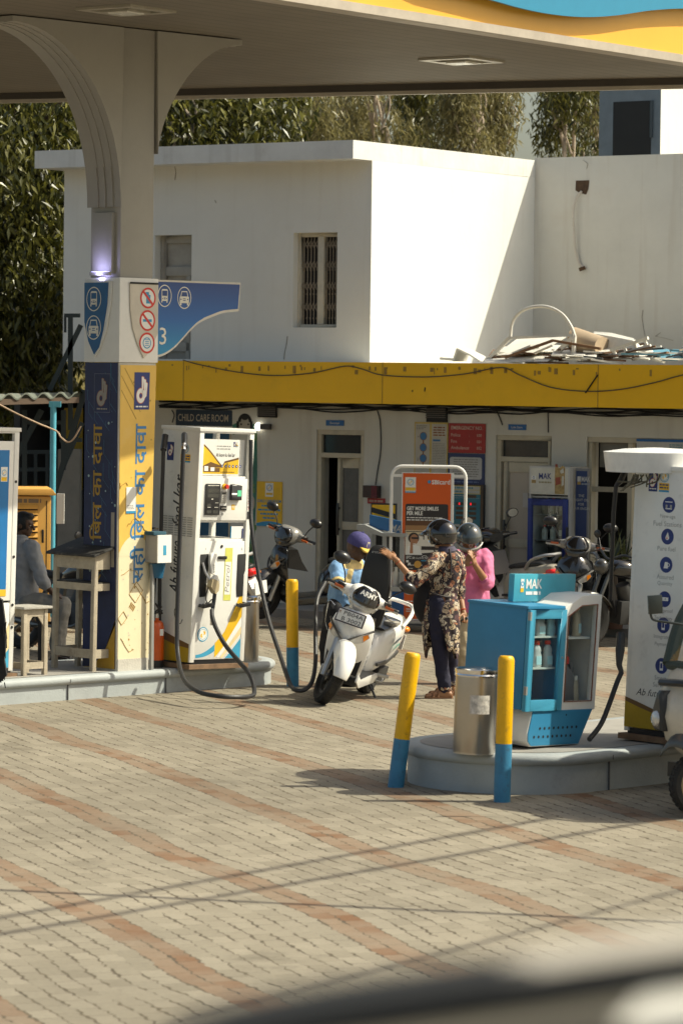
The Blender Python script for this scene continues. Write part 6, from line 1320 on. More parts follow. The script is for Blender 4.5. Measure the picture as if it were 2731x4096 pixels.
# potted yucca in the dark doorway
yp = G(2430, 2500, .1); yu = thing('yucca_plant', 'spiky potted yucca in front of the dark right-hand window', 'plant', (yp.x, 39.9, .1))
MB().lathe([(.12, 0), (.16, .26), (.17, .27), (.15, .25), (.01, .24)], 20).build('pot', mat('pot brown', (.10, .05, .03), .7), yu)
MB().tube(cr([(0, 0, .2), (.03, .02, .5), (-.01, 0, .72)], 4), .035, 8).build('stem', BARKD, yu)
mb = MB(); rs = random.Random(14)
for hc, hx_ in ((V((-.02, 0, .72)), 0), (V((.14, .05, .60)), 0)):
    for k in range(34):
        a = rs.uniform(0, 6.28); el = rs.uniform(-.2, 1.45); L_ = rs.uniform(.35, .62); d = V((math.cos(a) * math.cos(el), math.sin(a) * math.cos(el), math.sin(el))); s = d.cross(V((0, 0, 1))); s = (s.normalized() if s.length > .05 else V((1, 0, 0))) * .016
        p1, p2 = hc + d * L_ * .5, hc + d * L_ + V((0, 0, -.10 * math.cos(el))); b = len(mb.v); mb.add([hc - s * .6, hc + s * .6, p1 + s, p1 - s, p2], [(0, 1, 2, 3), (3, 2, 4)])
mb.build('leaves', leaf_mat('yucca leaves', (.03, .045, .012), (.16, .16, .045), .15), yu, smooth=False)
# ================================================================== scooters
TYRE = mat('tyre rubber', (.016, .015, .014), .75, var=.3, scale=20, bump=.6, bscale=90, dirt=.5, dscale=6, dcol=(.07, .06, .045))
ALLOY = mat('dark alloy', (.05, .05, .05), .4, metal=.6); SILV = mat('silver paint', (.48, .48, .47), .3, metal=.6, coat=.4)
SCW = mat('pearl white', (.80, .79, .76), .22, var=.03, coat=.7, dirt=.10, dscale=4); LENS = mat('clear lens', (.58, .58, .56), .08, metal=.3, var=.25, scale=14, coat=1.); AMB = mat('amber lens', (.80, .22, .01), .2, coat=.5); REDL = mat('red lens', (.75, .012, .012), .2, coat=.5)
SEAT = mat('black seat vinyl', (.014, .014, .015), .5, bump=.3, bscale=140); GLBK = mat('gloss black', (.010, .010, .012), .12, coat=1.)
def wheel(mb, c, R_, wd, M=None, n=40):
    prof = [(R_ * .66, wd * .30), (R_ * .78, wd * .48), (R_ * .90, wd * .50), (R_ * .975, wd * .34), (R_, 0), (R_ * .975, -wd * .34), (R_ * .90, -wd * .50), (R_ * .78, -wd * .48), (R_ * .66, -wd * .30)]
    A = Matrix.Rotation(math.pi / 2, 4, 'X')
    mb.lathe(prof, n, 0, A, False, c)
    for i in range(n):                # tread grooves as raised blocks
        a = 2 * math.pi * i / n
        for s in (-1, 1):
            q = V((R_ * .985 * math.cos(a), s * wd * .2, R_ * .985 * math.sin(a))); mb.box(V(c) + q, (R_ * .04, wd * .22, R_ * .09), 0, Matrix.Rotation(-a, 4, 'Y') @ Matrix.Rotation(s * .4, 4, 'X'))
def rim(mb, c, R_, wd):
    A = Matrix.Rotation(math.pi / 2, 4, 'X')
    mb.lathe([(R_ * .58, wd * .2), (R_ * .68, wd * .32), (R_ * .68, -wd * .32), (R_ * .58, -wd * .2), (R_ * .58, wd * .2)], 32, 0, A, False, c)
    mb.cyl(V(c) + V((0, -wd * .4, 0)), V(c) + V((0, wd * .4, 0)), R_ * .2, n=16)
    for k in range(5):
        a = 2 * math.pi * k / 5; d = V((math.cos(a), 0, math.sin(a))); mb.bar(V(c) + d * R_ * .15, V(c) + d * R_ * .62, R_ * .14, wd * .25)
def sup(a, e): c = math.cos(a); s = math.sin(a); return math.copysign(abs(c) ** e, c), math.copysign(abs(s) ** e, s)
def hsect(x, z, wx, hz, e=.7, n=20): return [V((x, wx * sup(2 * math.pi * k / n, e)[0], z + hz * sup(2 * math.pi * k / n, e)[1])) for k in range(n)]
def scooter(label, mtx, paint, trim, steer=0., seat_open=False, plate=None, visor=None, group='parked scooters', inner=BLKP, cowl=None, hero=False):
    t = thing('scooter', label, 'scooter', (0, 0, 0), 0, group); t.matrix_world = mtx; cowl = cowl or paint
    AX, RX, RF_, RR = .63, -.62, .265, .24
    top = V((.37, 0, 1.0)); axl = V((AX, 0, RF_)); sa_ = (top - axl).normalized(); SM = Matrix.Translation(axl) @ Matrix.Rotation(steer, 4, sa_) @ Matrix.Translation(-axl)
    def st(mb):
        for i, p in enumerate(mb.v): mb.v[i] = SM @ p
        return mb
    mb = MB(); wheel(mb, axl, RF_, .115); fw_ = st(mb).build('front_wheel', TYRE, t, ang=25); mb = MB(); rim(mb, axl, RF_, .11); st(mb).build('rim', ALLOY, fw_)
    mb = MB(); wheel(mb, (RX, 0, RR), RR, .115); rw = mb.build('rear_wheel', TYRE, t, ang=25); mb = MB(); rim(mb, V((RX, 0, RR)), RR, .11); mb.build('rim', ALLOY, rw)
    mb = MB()
    for s in (-1, 1): mb.cyl(axl + V((.01, s * .085, -.02)), axl + sa_ * .34 + V((0, s * .085, 0)), .025, .032, n=12)
    mb.cyl(axl + V((0, -.1, 0)), axl + V((0, .1, 0)), .016, n=10); st(mb).build('fork', SILV, t)
    # front fender: swept shell with a pointed nose and deep right and left skirts
    mb = MB(); rings = []
    for k in range(17):
        u = k / 16; a = R(12 + 138 * u); rr = .315 + .02 * math.sin(math.pi * u); c = axl + V((math.cos(a) * rr, 0, math.sin(a) * rr)); wd = .088 * (.42 + .58 * min(1, math.sin(math.pi * (.16 + .70 * u)) * 1.15)); dn = .03 + .12 * math.sin(math.pi * min(1, .08 + u * .95)) ** 1.2
        ra = V((math.cos(a), 0, math.sin(a)))
        sec = [(-1.0, -dn), (-1.0, -dn * .55), (-.95, -.012), (-.6, .016), (0, .028), (.6, .016), (.95, -.012), (1.0, -dn * .55), (1.0, -dn)]
        rings.append([c + V((0, p * wd, 0)) + ra * q for p, q in sec])
    mb.loft(rings, cap=False, close=False); o = st(mb).build('front_fender', paint, t, ang=40); q = o.modifiers.new('thick', 'SOLIDIFY'); q.thickness = .006; o.modifiers.new('smooth', 'SUBSURF').render_levels = 1
    # front apron
    mb = MB(); rings = []
    for z, wd, xf, xs in ((.93, .085, .475, .43), (.88, .155, .525, .425), (.80, .195, .565, .43), (.70, .215, .585, .44), (.60, .215, .565, .43), (.52, .205, .515, .42), (.44, .20, .46, .41), (.34, .185, .415, .385), (.25, .165, .365, .345)):
        rings.append([V((xf - (xf - xs) * abs(p) ** 2.2 - .015 * (abs(p) < .12), p * wd, z - .03 * abs(p) * (z > .85))) for p in (-1, -.93, -.75, -.5, -.22, 0, .22, .5, .75, .93, 1)])
    mb.loft(rings, cap=False, close=False); o = mb.build('front_apron', paint, t, ang=40); q = o.modifiers.new('thick', 'SOLIDIFY'); q.thickness = .012; q.offset = 1; o.modifiers.new('smooth', 'SUBSURF').render_levels = 2
    mb = MB()                          # trim line, beak and indicators on the apron
    for s in (-1, 1):
        P = [(.602, s * .012, .60), (.588, s * .07, .645), (.545, s * .15, .70), (.480, s * .212, .75)]; mb.tube(cr(P, 5), .011, 6)
    mb.build('apron_trim', mat('apron line', (.07, .065, .06), .3), t)
    for s in (-1, 1):
        mb = MB(); P = [(.585, s * .055, .625), (.552, s * .135, .695), (.515, s * .178, .72), (.500, s * .196, .685), (.530, s * .150, .625), (.570, s * .075, .595)]
        vs = [V(p) + V((.016, s * .006, 0)) for p in P]; mb.add(vs, [tuple(range(6))] if s > 0 else [tuple(range(6))[::-1]], 0)
        P2 = [P[1], P[2], P[3], P[4]]; vs = [V(p) + V((.020, s * .010, 0)) for p in P2]; vs = [v.lerp(sum(vs, V()) / 4, .25) for v in vs]; mb.add(vs, [(0, 1, 2, 3)] if s > 0 else [(3, 2, 1, 0)], 1)
        mb.build('indicator', [LENS, AMB], t)
    mb = MB(); mb.loft([[V((.44 - .01 * abs(p), p * w, z)) for p in (-1, -.5, 0, .5, 1)] for z, w in ((.90, .12), (.80, .17), (.65, .18), (.45, .17), (.30, .16))], cap=False, close=False); mb.prism([(.16, .58), (.40, .62), (.41, .84), (.30, .84), (.24, .70)], -.15, .15); mb.build('leg_shield', inner, t)
    mb = MB(); mb.prism([(.40, .27), (.40, .20), (-.20, .20), (-.20, .29), (-.10, .30)], -.175, .175); fb = mb.build('floorboard', inner, t, bevel=.01)
    mb = MB()
    for s in (-1, 1): mb.prism([(.40, .31), (.42, .25), (.30, .185), (-.15, .20), (-.28, .26), (-.16, .295), (.30, .265)], s * .172 - .012, s * .172 + .012)
    recalc(mb.build('floor_trim', paint, t, bevel=.006))
    # rear body
    mb = MB(); rg = [hsect(x, z, w, h, .62) for x, z, w, h in ((-.02, .37, .11, .12), (-.10, .42, .145, .18), (-.22, .475, .168, .22), (-.40, .51, .188, .215), (-.60, .55, .195, .185), (-.80, .61, .172, .14), (-.98, .68, .11, .08), (-1.06, .715, .05, .035))]
    mb.loft(rg); body = mb.build('rear_body', paint, t, ang=50); body.modifiers.new('smooth', 'SUBSURF').render_levels = 1
    mb = MB()
    for s in (-1, 1): mb.prism([(-.12, .36), (-.40, .36), (-.70, .44), (-.72, .47), (-.40, .40), (-.12, .385)], s * .172 - .012, s * .172 + .012)
    recalc(mb.build('side_trim', trim, t))
    mb = MB()
    for s in (-1, 1):
        for (a, b, c_, d_2) in (((-.34, .55), (-.58, .60), (-.60, .63), (-.44, .60)), ((-.42, .505), (-.60, .545), (-.58, .565), (-.46, .535))): mb.add([(p[0], s * (.205 - .02 * abs(p[0] + .5)), p[1]) for p in (a, b, c_, d_2)], [(0, 1, 2, 3)], 0 if a[1] > .52 else 1)
    mb.build('side_decal', [mat('decal slate', (.06, .09, .13), .4), mat('decal teal', (.10, .38, .30), .4)], t)
    # engine, exhaust, stand, foot pegs
    mb = MB(); mb.b2(-.55, -.20, -.10, .07, .17, .36, 0); mb.b2(-.72, -.40, .07, .14, .16, .30, 0); mb.cyl((-.42, -.02, .24), (-.42, -.16, .24), .09, n=16); mb.bar((-.2, 0, .24), (.0, 0, .22), .12, .06); mb.build('engine', mat('engine grey', (.06, .06, .06), .5, metal=.5, dirt=.4), t, bevel=.01)
    mb = MB(); mb.tube(cr([(-.30, -.10, .20), (-.45, -.155, .18), (-.55, -.17, .22), (-.62, -.175, .25), (-.92, -.18, .33)], 5), [.02] * 12 + [.035] + [.055] * 8, 14); mb.build('exhaust', mat('muffler', (.10, .10, .10), .4, metal=.6), t); MB().b2(-.88, -.62, -.245, -.235, .26, .37).build('heat_shield', SILV, t, bevel=.01)
    mb = MB(); mb.tube([(-.16, .10, .22), (-.17, .20, .12), (-.18, .29, .012)], .011, 8); mb.tube([(-.30, .08, .22), (-.22, .19, .13)], .007, 6); mb.b2(-.22, -.13, .27, .32, .0, .012); mb.build('side_stand', mat('stand steel', (.07, .07, .07), .45, metal=.6), t)
    for s in (-1, 1):
        mb = MB(); mb.bar((-.24, s * .17, .27), (-.26, s * .28, .28), .045, .03, 0); mb.tube(cr([(-.20, s * .16, .22), (-.35, s * .20, .20), (-.48, s * .17, .23)], 4), .012, 7, 1); mb.build('foot_peg', [SILV, BLKP], t, bevel=.004)
    # tail: lamp, fender, plate, grab rail
    mb = MB(); mb.loft([hsect(-1.0, .66, .105, .05, .6), hsect(-1.075, .665, .085, .042, .6), hsect(-1.10, .665, .05, .02, .6)]); mb.build('tail_lamp', REDL, t); mb = MB()
    for s in (-1, 1): mb.ell((-1.0, s * .125, .64), (.05, .03, .028), 10, 8)
    mb.build('rear_indicator', AMB, t)
    mb = MB(); mb.prism([(-.86, .56), (-1.02, .60), (-1.13, .36), (-1.10, .33), (-.98, .50)], -.07, .07); mb.build('rear_fender', trim if not hero else inner, t, bevel=.006); MB().b2(-1.15, -1.135, -.10, .10, .42, .56).build('rear_plate', WHITE, t)
    mb = MB(); mb.tube(cr([(-.66, -.165, .70), (-.80, -.175, .80), (-.98, -.12, .86), (-1.03, 0, .865), (-.98, .12, .86), (-.80, .175, .80), (-.66, .165, .70)], 5), .019, 10); mb.build('grab_rail', SILV if not hero else SCW, t)
    # seat
    def seat_geo():
        mb = MB(); rg = []
        for x, w, h in ((0, .07, .03), (-.03, .105, .05), (-.18, .135, .065), (-.34, .15, .06), (-.44, .145, .075), (-.60, .128, .085), (-.72, .105, .075), (-.77, .06, .04)): rg.append([V((x, w * sup(2 * math.pi * k / 20, .55)[0], h * (.45 + sup(2 * math.pi * k / 20, .55)[1] * .55))) for k in range(20)])
        mb.loft(rg); return mb
    mb = seat_geo(); H_ = V((-.14, 0, .665))
    Mx = Matrix.Translation(H_) @ Matrix.Rotation(R(10) if seat_open else 0, 4, 'X') @ Matrix.Rotation(R(86) if seat_open else R(4), 4, 'Y')
    for i, p in enumerate(mb.v): mb.v[i] = Mx @ p
    so_ = mb.build('seat', SEAT, t, ang=50); so_.modifiers.new('smooth', 'SUBSURF').render_levels = 1
    if seat_open:
        mb = MB(); mb.tube(cr([Mx @ V(p) for p in ((-.02, .11, .045), (-.3, .152, .05), (-.6, .155, .06), (-.72, .13, .05))], 5), .003, 5); mb.build('piping', mat('seat piping', (.25, .22, .17), .6), so_)
        mb = MB(); mb.text('vectra', 0, 0, 0, .02, 0, w=.12, al='c', bold=.01)
        for i, p in enumerate(mb.v): mb.v[i] = Mx @ (V((-.69, -p.x, .088 + 0)) + V((-p.z, 0, .0)))
        mb.build('lettering', mat('seat letters', (.3, .3, .29), .5), so_)
        # luggage box with a wire clip inside
        mb = MB(); mb.loft([hsect(-.16 - .5 * u, .69 + .05 * u, .135 + .02 * math.sin(math.pi * u), .015, .6) for u in (0, .2, .5, .8, 1)]); mb.build('luggage_box', inner, t)
        mb = MB(); mb.b2(-.60, -.34, .06, .15, .72, .745, 0); mb.tube(cr([(-.30, .05, .80), (-.38, .10, .76), (-.46, .13, .76)], 4), .007, 6, 1); mb.build('box_lid', [mat('box liner', (.33, .31, .27), .6), CHROME], t)
    # handlebar: cowl, headlamp, visor, grips, levers, mirrors
    mb = MB(); rings = []
    for x, z, w, h in ((.24, 1.0, .10, .05), (.29, 1.005, .135, .075), (.37, 1.005, .155, .10), (.43, .985, .145, .105), (.47, .965, .12, .085), (.49, .95, .08, .05)): rings.append(hsect(x, z, w, h, .72))
    mb.loft(rings)
    for s in (-1, 1): mb.loft([[V((.36 - .03 * u + .042 * (1 - .45 * u) * math.cos(a), s * (.10 + .15 * u), 1.0 + .0 * u + .07 * (1 - .55 * u) * math.sin(a))) for a in [2 * math.pi * k / 14 for k in range(14)]][::s] for u in (0, .5, 1)])
    o = st(mb).build('handlebar_cowl', cowl, t, ang=50)
    mb = MB(); rg = []
    for u in range(9):
        v = u / 8; z = .855 + .105 * v; w = .088 + .06 * v; x = .475 + .022 * math.sin(math.pi * v * .8) - .015 * v
        rg.append([V((x + .028 - .05 * abs(p) ** 2, p * w, z)) for p in (-1, -.7, -.35, 0, .35, .7, 1)])
    mb.loft(rg, cap=False, close=False); o = st(mb).build('headlamp', LENS if hero else mat('lens dimmed for shade', (.05, .05, .05), .15, coat=.6), t, ang=50); q = o.modifiers.new('thick', 'SOLIDIFY'); q.thickness = .02; q.offset = -1  # background headlamps get a lens colour darkened for shade
    mb = MB(); rg = []
    for u in range(9):
        v = u / 8; z = .955 + .150 * v; w = .122 * math.sin(math.pi * (.32 + .54 * v)) + .012; x = .520 - .050 * v
        rg.append([V((x + .02 - .055 * abs(p) ** 2, p * w, z)) for p in (-1, -.7, -.35, 0, .35, .7, 1)])
    mb.loft(rg, cap=False, close=False); vz = st(mb).build('visor', GLBK, t, ang=60); q = vz.modifiers.new('thick', 'SOLIDIFY'); q.thickness = .008; q.offset = -1
    if visor:
        mb = MB(); mb.text(visor, 0, 0, 0, .046, 0, w=.165, al='c', bold=.03)
        for i, p in enumerate(mb.v):
            v = (p.z + .075) / .15; mb.v[i] = SM @ V((.520 - .050 * v + .030 - .055 * abs(p.x / .122) ** 2, p.x, .955 + .150 * v))
        mb.build('lettering', WHITE, vz)
    mb = MB()
    for s in (-1, 1): mb.tube([(.335, s * .235, 1.0), (.315, s * .36, .995)], .0185, 10, 0); mb.bar((.375, s * .19, .985), (.355, s * .355, .985), .012, .018, 1); mb.bar((.37, s * .20, 1.02), (.33, s * .26, 1.02), .04, .03, 0); mb.bar((.392, s * .215, 1.0), (.385, s * .30, 1.0), .012, .022, 2)
    st(mb).build('handlebar', [BLKP, SILV, mat('reflector orange', (.45, .10, .03), .3)], t, ang=40)
    for s in (-1, 1):
        mb = MB(); mb.tube(cr([(.34, s * .20, 1.02), (.33, s * .25, 1.12), (.325, s * .31, 1.19)], 4), .007, 7, 0)
        rg = [[V((.325 + x, s * .335 + q * .085 * c, 1.235 + .055 * c * w_)) for q, w_ in [(math.cos(a), math.sin(a)) for a in [2 * math.pi * k / 16 for k in range(16)]]] for x, c in ((-.012, .85), (-.008, 1), (.01, 1), (.035, .8), (.05, .4))]
        mb.loft(rg, 0); mb.add([(p.x - .001, p.y, p.z) for p in rg[0]], [tuple(range(16))], 1); st(mb).build('mirror', [BLKP, CHROME], t, ang=45)
    if plate:
        Pm = Matrix.Translation(V((.596, 0, .815))) @ Matrix.Rotation(R(-14), 4, 'Y') @ Matrix.Rotation(math.pi / 2, 4, 'Z')   # local x -> +y, facing +x
        mb = MB(); w_, h_ = .27, .125
        mb.b2(-w_ / 2, w_ / 2, -.012, .004, -h_ / 2, h_ / 2, 0); mb.b2(-w_ / 2 + .012, w_ / 2 - .012, -.0145, -.012, -h_ / 2 + .011, h_ / 2 - .011, 1)
        mb.text(plate[0], -.07, .008, -.016, .036, 2, w=.185); mb.text(plate[1], -.075, -.046, -.016, .036, 2, w=.185); mb.b2(-.118, -.098, -.0155, -.0148, .012, .038, 3); mb.disc(-.108, .03, .006, -.0162, 4, 8)
        for i, p in enumerate(mb.v): mb.v[i] = Pm @ p
        mb.build('number_plate', [mat('plate frame', (.05, .035, .045), .4), mat('plate white', (.72, .71, .67), .4), INK, mat('plate tan', (.5, .45, .4), .5), mat('plate brown', (.25, .10, .06), .5)], t)
        mb = MB()                      # wire cage guards beside the apron
        for s in (-1,): mb.tube(cr([(.50, s * .20, .86), (.48, s * .27, .88), (.44, s * .26, .70), (.44, s * .215, .62)], 4), .005, 6)
        mb.build('guard_wire', CHROME, t)
    return t
def place(px_f, px_r, wb=1.25, lean=0., z=0.):       # wheels' contact pixels -> matrix
    a = G(*px_f, z); b = G(*px_r, z); d = (a - b); d.z = 0; h = math.atan2(d.y, d.x)
    o = a - d.normalized() * .63
    return Matrix.Translation((o.x, o.y, z)) @ Matrix.Rotation(h, 4, 'Z') @ Matrix.Rotation(lean, 4, 'X')
hero = scooter('white scooter with its black seat propped open and ARMY on its visor', place((1292, 2817), (1452, 2771), lean=R(-17)), SCW, mat('trim dark', (.06, .06, .06), .4), steer=R(30), seat_open=True, plate=('PB04A', 'B 3002'), visor='ARMY', hero=True)
def sc2(px, d, head, lean=0., z=.1):
    p = D(px, 2400, d); return Matrix.Translation((p.x, d, z)) @ Matrix.Rotation(R(head), 4, 'Z') @ Matrix.Rotation(lean, 4, 'X')
BLKG = mat('black scooter paint', (.015, .016, .018), .2, coat=.8, dirt=.3); SILG = mat('grey scooter paint', (.30, .29, .27), .3, metal=.3, coat=.5, dirt=.2)
scooter('black scooter with silver edging parked side-on beside the half open door', sc2(1262, 41.0, 198, R(-6)), BLKG, SILG, steer=R(35), inner=BLKP, cowl=SILG)
scooter('dark scooter with red tail lamp peeking out from behind the petrol pump', sc2(755, 39.6, 140, R(-8)), BLKG, SILV)
scooter('beige scooter with a big grab rail seen from its tail beside the man in pink', sc2(2050, 40.4, 118, R(-6)), mat('beige scooter paint', (.42, .38, .31), .3, coat=.5, dirt=.2), BLKP, steer=R(8), inner=BLKP, cowl=BLKG)
scooter('black scooter with a silver headlamp cowl in front of the navy banner', sc2(2278, 39.2, 262, R(-6)), BLKG, BLKP, inner=BLKP, cowl=SILG)

# ================================================================== motorbikes
MBC = mat('chrome dimmed for shade', (.16, .16, .155), .35, metal=.8)  # chrome darkened in colour for bikes standing in dark areas
def motorbike(label, mtx, tank):
    t = thing('motorbike', label, 'motorbike', (0, 0, 0), 0, 'parked motorbikes'); t.matrix_world = mtx
    f, r = V((.64, 0, .30)), V((-.62, 0, .30))
    for nm, c in (('front_wheel', f), ('rear_wheel', r)): mb = MB(); wheel(mb, c, .30, .09); w = mb.build(nm, TYRE, t, ang=25); mb = MB(); rim(mb, c, .30, .08); mb.build('rim', ALLOY, w)
    mb = MB()
    for s in (-1, 1): mb.cyl(f + V((0, s * .07, 0)), (.40, s * .07, .92), .022, n=10)
    mb.build('fork', MBC, t)
    mb = MB()
    for c, a0, a1, w in ((f, 30, 160, .07), (r, 40, 170, .08)):
        mb.loft([[c + V((math.cos(R(a)) * .335, p * w, math.sin(R(a)) * .335 - abs(p) ** 3 * .02)) for p in (-1, -.6, 0, .6, 1)] for a in range(a0, a1, 10)], cap=False, close=False)
    o = mb.build('fender', MBC, t); q = o.modifiers.new('thick', 'SOLIDIFY'); q.thickness = .006
    mb = MB(); mb.loft([hsect(x, z, w, h, .8) for x, z, w, h in ((.38, .86, .05, .05), (.32, .88, .11, .09), (.12, .86, .14, .11), (-.06, .80, .10, .07), (-.12, .78, .06, .04))]); mb.build('fuel_tank', tank, t, ang=50)
    mb = MB(); mb.loft([hsect(x, z, w, h, .6) for x, z, w, h in ((-.08, .80, .08, .03), (-.2, .80, .12, .05), (-.5, .82, .13, .05), (-.75, .86, .12, .05), (-.84, .88, .06, .03))]); mb.build('seat', SEAT, t, ang=50)
    mb = MB(); mb.b2(-.15, .25, -.10, .10, .26, .52); mb.cyl((.10, 0, .5), (.18, 0, .70), .09, .08, n=16); mb.cyl((0, -.15, .36), (0, .15, .36), .11, n=18); mb.build('engine', mat('engine grey', (.06, .06, .06), .5, metal=.5), t, bevel=.012)
    mb = MB(); mb.tube(cr([(.20, -.08, .60), (.30, -.12, .40), (.20, -.15, .27), (-.2, -.17, .26), (-.45, -.17, .28), (-.9, -.18, .36)], 5), [.018] * 17 + [.04] * 9, 10); mb.build('exhaust', MBC, t)
    mb = MB(); mb.bar((.40, 0, .9), (-.1, 0, .72), .05); mb.bar((-.1, 0, .72), (-.75, 0, .78), .05); mb.bar((.38, 0, .85), (.22, 0, .3), .05); mb.bar((-.1, 0, .72), (-.15, 0, .3), .05); mb.bar((-.15, .08, .3), (-.62, .08, .3), .03); mb.bar((-.4, .1, .74), (-.6, .1, .32), .04); mb.bar((-.4, -.1, .74), (-.6, -.1, .32), .04); mb.build('frame', BLKP, t)
    mb = MB(); mb.ell((.50, 0, .90), (.08, .09, .09), 16, 10); mb.build('headlamp', mat('lens dimmed for shade', (.05, .05, .05)), t)  # lens colour darkened for the shade around the bike
    mb = MB(); mb.tube(cr([(.28, -.36, 1.02), (.36, -.2, 1.05), (.40, 0, .98), (.36, .2, 1.05), (.28, .36, 1.02)], 5), .014, 8); mb.build('handlebar', BLKP, t)
    for s in (-1, 1): mb = MB(); mb.tube([(.34, s * .22, 1.05), (.32, s * .30, 1.18)], .006, 6); mb.ell((.32, s * .33, 1.21), (.015, .06, .045), 12, 8); mb.build('mirror', BLKP, t)
    return t
motorbike('black motorbike with steel mudguards beside the seated man', sc2(262, 36.8, -38, R(-8), 0), GLBK)
motorbike('black motorbike in the dark corner behind the kiosk', sc2(2520, 38.6, 215, R(-6), .0), GLBK)

# ================================================================== auto rickshaw at the right edge
RKW = mat('rickshaw cream', (.56, .51, .42), .4, var=.06, dirt=.25, coat=.3); RKG = mat('rickshaw canvas', (.028, .045, .035), .6, bump=.3)
rp0 = D(2806, 3140, 23.35); rk = thing('auto_rickshaw', 'cream auto rickshaw with dark green hood cut off by the right edge', 'auto rickshaw', (rp0.x, rp0.y, 0), R(222))
mb = MB(); wheel(mb, V((0, 0, .225)), .225, .12, n=36); w_ = mb.build('front_wheel', TYRE, rk, ang=25); mb = MB(); A = Matrix.Rotation(math.pi / 2, 4, 'X'); mb.lathe([(.165, .05), (.155, .055), (.12, .03), (.05, .045), (.001, .05)], 28, 0, A, False, (0, 0, .225)); mb.lathe([(.165, -.05), (.155, -.055), (.12, -.03), (.05, -.045), (.001, -.05)], 28, 0, A, False, (0, 0, .225)); mb.build('rim', mat('rim tan', (.36, .27, .16), .5, metal=.3), w_); w_.rotation_euler.z = R(-28)
mb = MB(); rings = []
for k in range(13): a = R(24 + 140 * k / 12); rings.append([V((math.cos(a) * .30, p * .14, .38 + math.sin(a) * .28 - abs(p) ** 2.5 * .08)) for p in (-1, -.8, -.4, 0, .4, .8, 1)])
mb.loft(rings, cap=False, close=False); o = mb.build('front_fender', mat('fender grey', (.055, .062, .065), .4, coat=.3), rk, ang=50); q = o.modifiers.new('thick', 'SOLIDIFY'); q.thickness = .008
mb = MB(); rg = []                    # nose and front cowl widening upwards
for z, xf, wb_, xb_ in ((.40, .08, .18, -.75), (.52, .20, .29, -.8), (.68, .23, .335, -.8), (.82, .20, .36, -.8), (.95, .08, .38, -.8), (1.0, .02, .39, -.8)):
    P = [(xb_, -wb_ - .08), (-.32, -wb_ - .02), (xf - .13, -wb_ * .93), (xf - .03, -wb_ * .62), (xf, -wb_ * .25), (xf, wb_ * .25), (xf - .03, wb_ * .62), (xf - .13, wb_ * .93), (-.32, wb_ + .02), (xb_, wb_ + .08)]
    rg.append([V((x, y, z)) for x, y in P])
mb.loft(rg, cap=True); recalc(mb.build('front_cowl', RKW, rk, ang=40))
mb = MB(); mb.b2(-2.35, -.70, -.62, .62, .30, .85, 0); mb.build('rear_body', RKW, rk, bevel=.05)
MB().b2(-2.3, -.2, -.5, .5, .22, .32).build('chassis', BLKP, rk)
mb = MB(); mb.loft([[V((x, p * w, z0 + h * (1 - abs(p) ** 4))) for p in (-1, -.9, -.7, -.35, 0, .35, .7, .9, 1)] for x, z0, h, w in ((-.48, 1.60, .16, .54), (-.9, 1.66, .18, .62), (-1.6, 1.66, .20, .64), (-2.25, 1.58, .18, .60), (-2.4, .85, .05, .58))], cap=False, close=False); o = mb.build('canvas_hood', RKG, rk); q = o.modifiers.new('thick', 'SOLIDIFY'); q.thickness = .02
mb = MB()
for s in (-1, 1): mb.tube(cr([(-.06, s * .37, 1.0), (-.22, s * .41, 1.28), (-.52, s * .46, 1.56)], 5), .05, 10); mb.bar((-.85, s * .58, .85), (-.85, s * .58, 1.6), .05); mb.bar((-1.7, s * .60, .85), (-1.7, s * .60, 1.6), .05)
mb.tube([(-.06, -.37, 1.0), (.03, 0, 1.0), (-.06, .37, 1.0)], .035, 8); mb.tube([(-.50, -.5, 1.58), (-.46, 0, 1.62), (-.50, .5, 1.58)], .045, 8); mb.build('windscreen_frame', RKG, rk)
mb = MB(); mb.add([(-.03, -.34, 1.03), (-.03, .34, 1.03), (-.49, .42, 1.56), (-.49, -.42, 1.56)], [(0, 1, 2, 3)]); mb.build('windscreen', GLASS, rk)
for s in (-1, 1):
    mb = MB(); c = V((.18, s * .215, .68)); nrm = V((.9, s * .42, 0)).normalized(); sd = V((-nrm.y, nrm.x, 0))
    def PP(lst, o_): return [c + sd * a * s + V((0, 0, b)) + nrm * o_ for a, b in lst]
    out = [(-.05, .17), (-.075, .05), (-.075, -.10), (.06, -.10), (.08, -.04), (.075, .05), (.03, .11), (-.01, .17)]
    rg_ = [PP(out, -.05), PP(out, .02), PP([(a * .8, b * .85) for a, b in out], .035)]; mb.loft(rg_, 0); q = recalc(mb.build('headlamp_housing', BLKP, rk, ang=35))
    mb = MB(); M_ = nrm.to_track_quat('Z', 'Y').to_matrix().to_4x4(); mb.lathe([(.055, 0), (.05, .015), (.03, .028), (.001, .032)], 20, 0, M_, True, c + nrm * .035 + V((0, 0, -.02))); mb.build('headlamp', LENS, q)
mb = MB(); mb.tube(cr([(.16, -.24, .90), (.20, 0, .91), (.16, .24, .90)], 5), .026, 8); mb.build('wiper_bar', BLKP, rk)
for s in (-1,):
    mb = MB(); am = [local(rk, D(a, b, 23.3)) for a, b in ((2735, 2500), (2690, 2492), (2620, 2482), (2603, 2468), (2600, 2440))]; mb.tube(cr(am, 4), .009, 7)
    c = local(rk, D(2618, 2418, 23.3)); Mi = rk.matrix_world.inverted().to_3x3().to_4x4()
    mb.box(c, (.095, .03, .125), 0, Mi @ Matrix.Rotation(R(-4), 4, 'Y') @ Matrix.Rotation(R(14), 4, 'Z')); mb.build('mirror', mat('mirror case', (.02, .026, .024), .35), rk, bevel=.018)
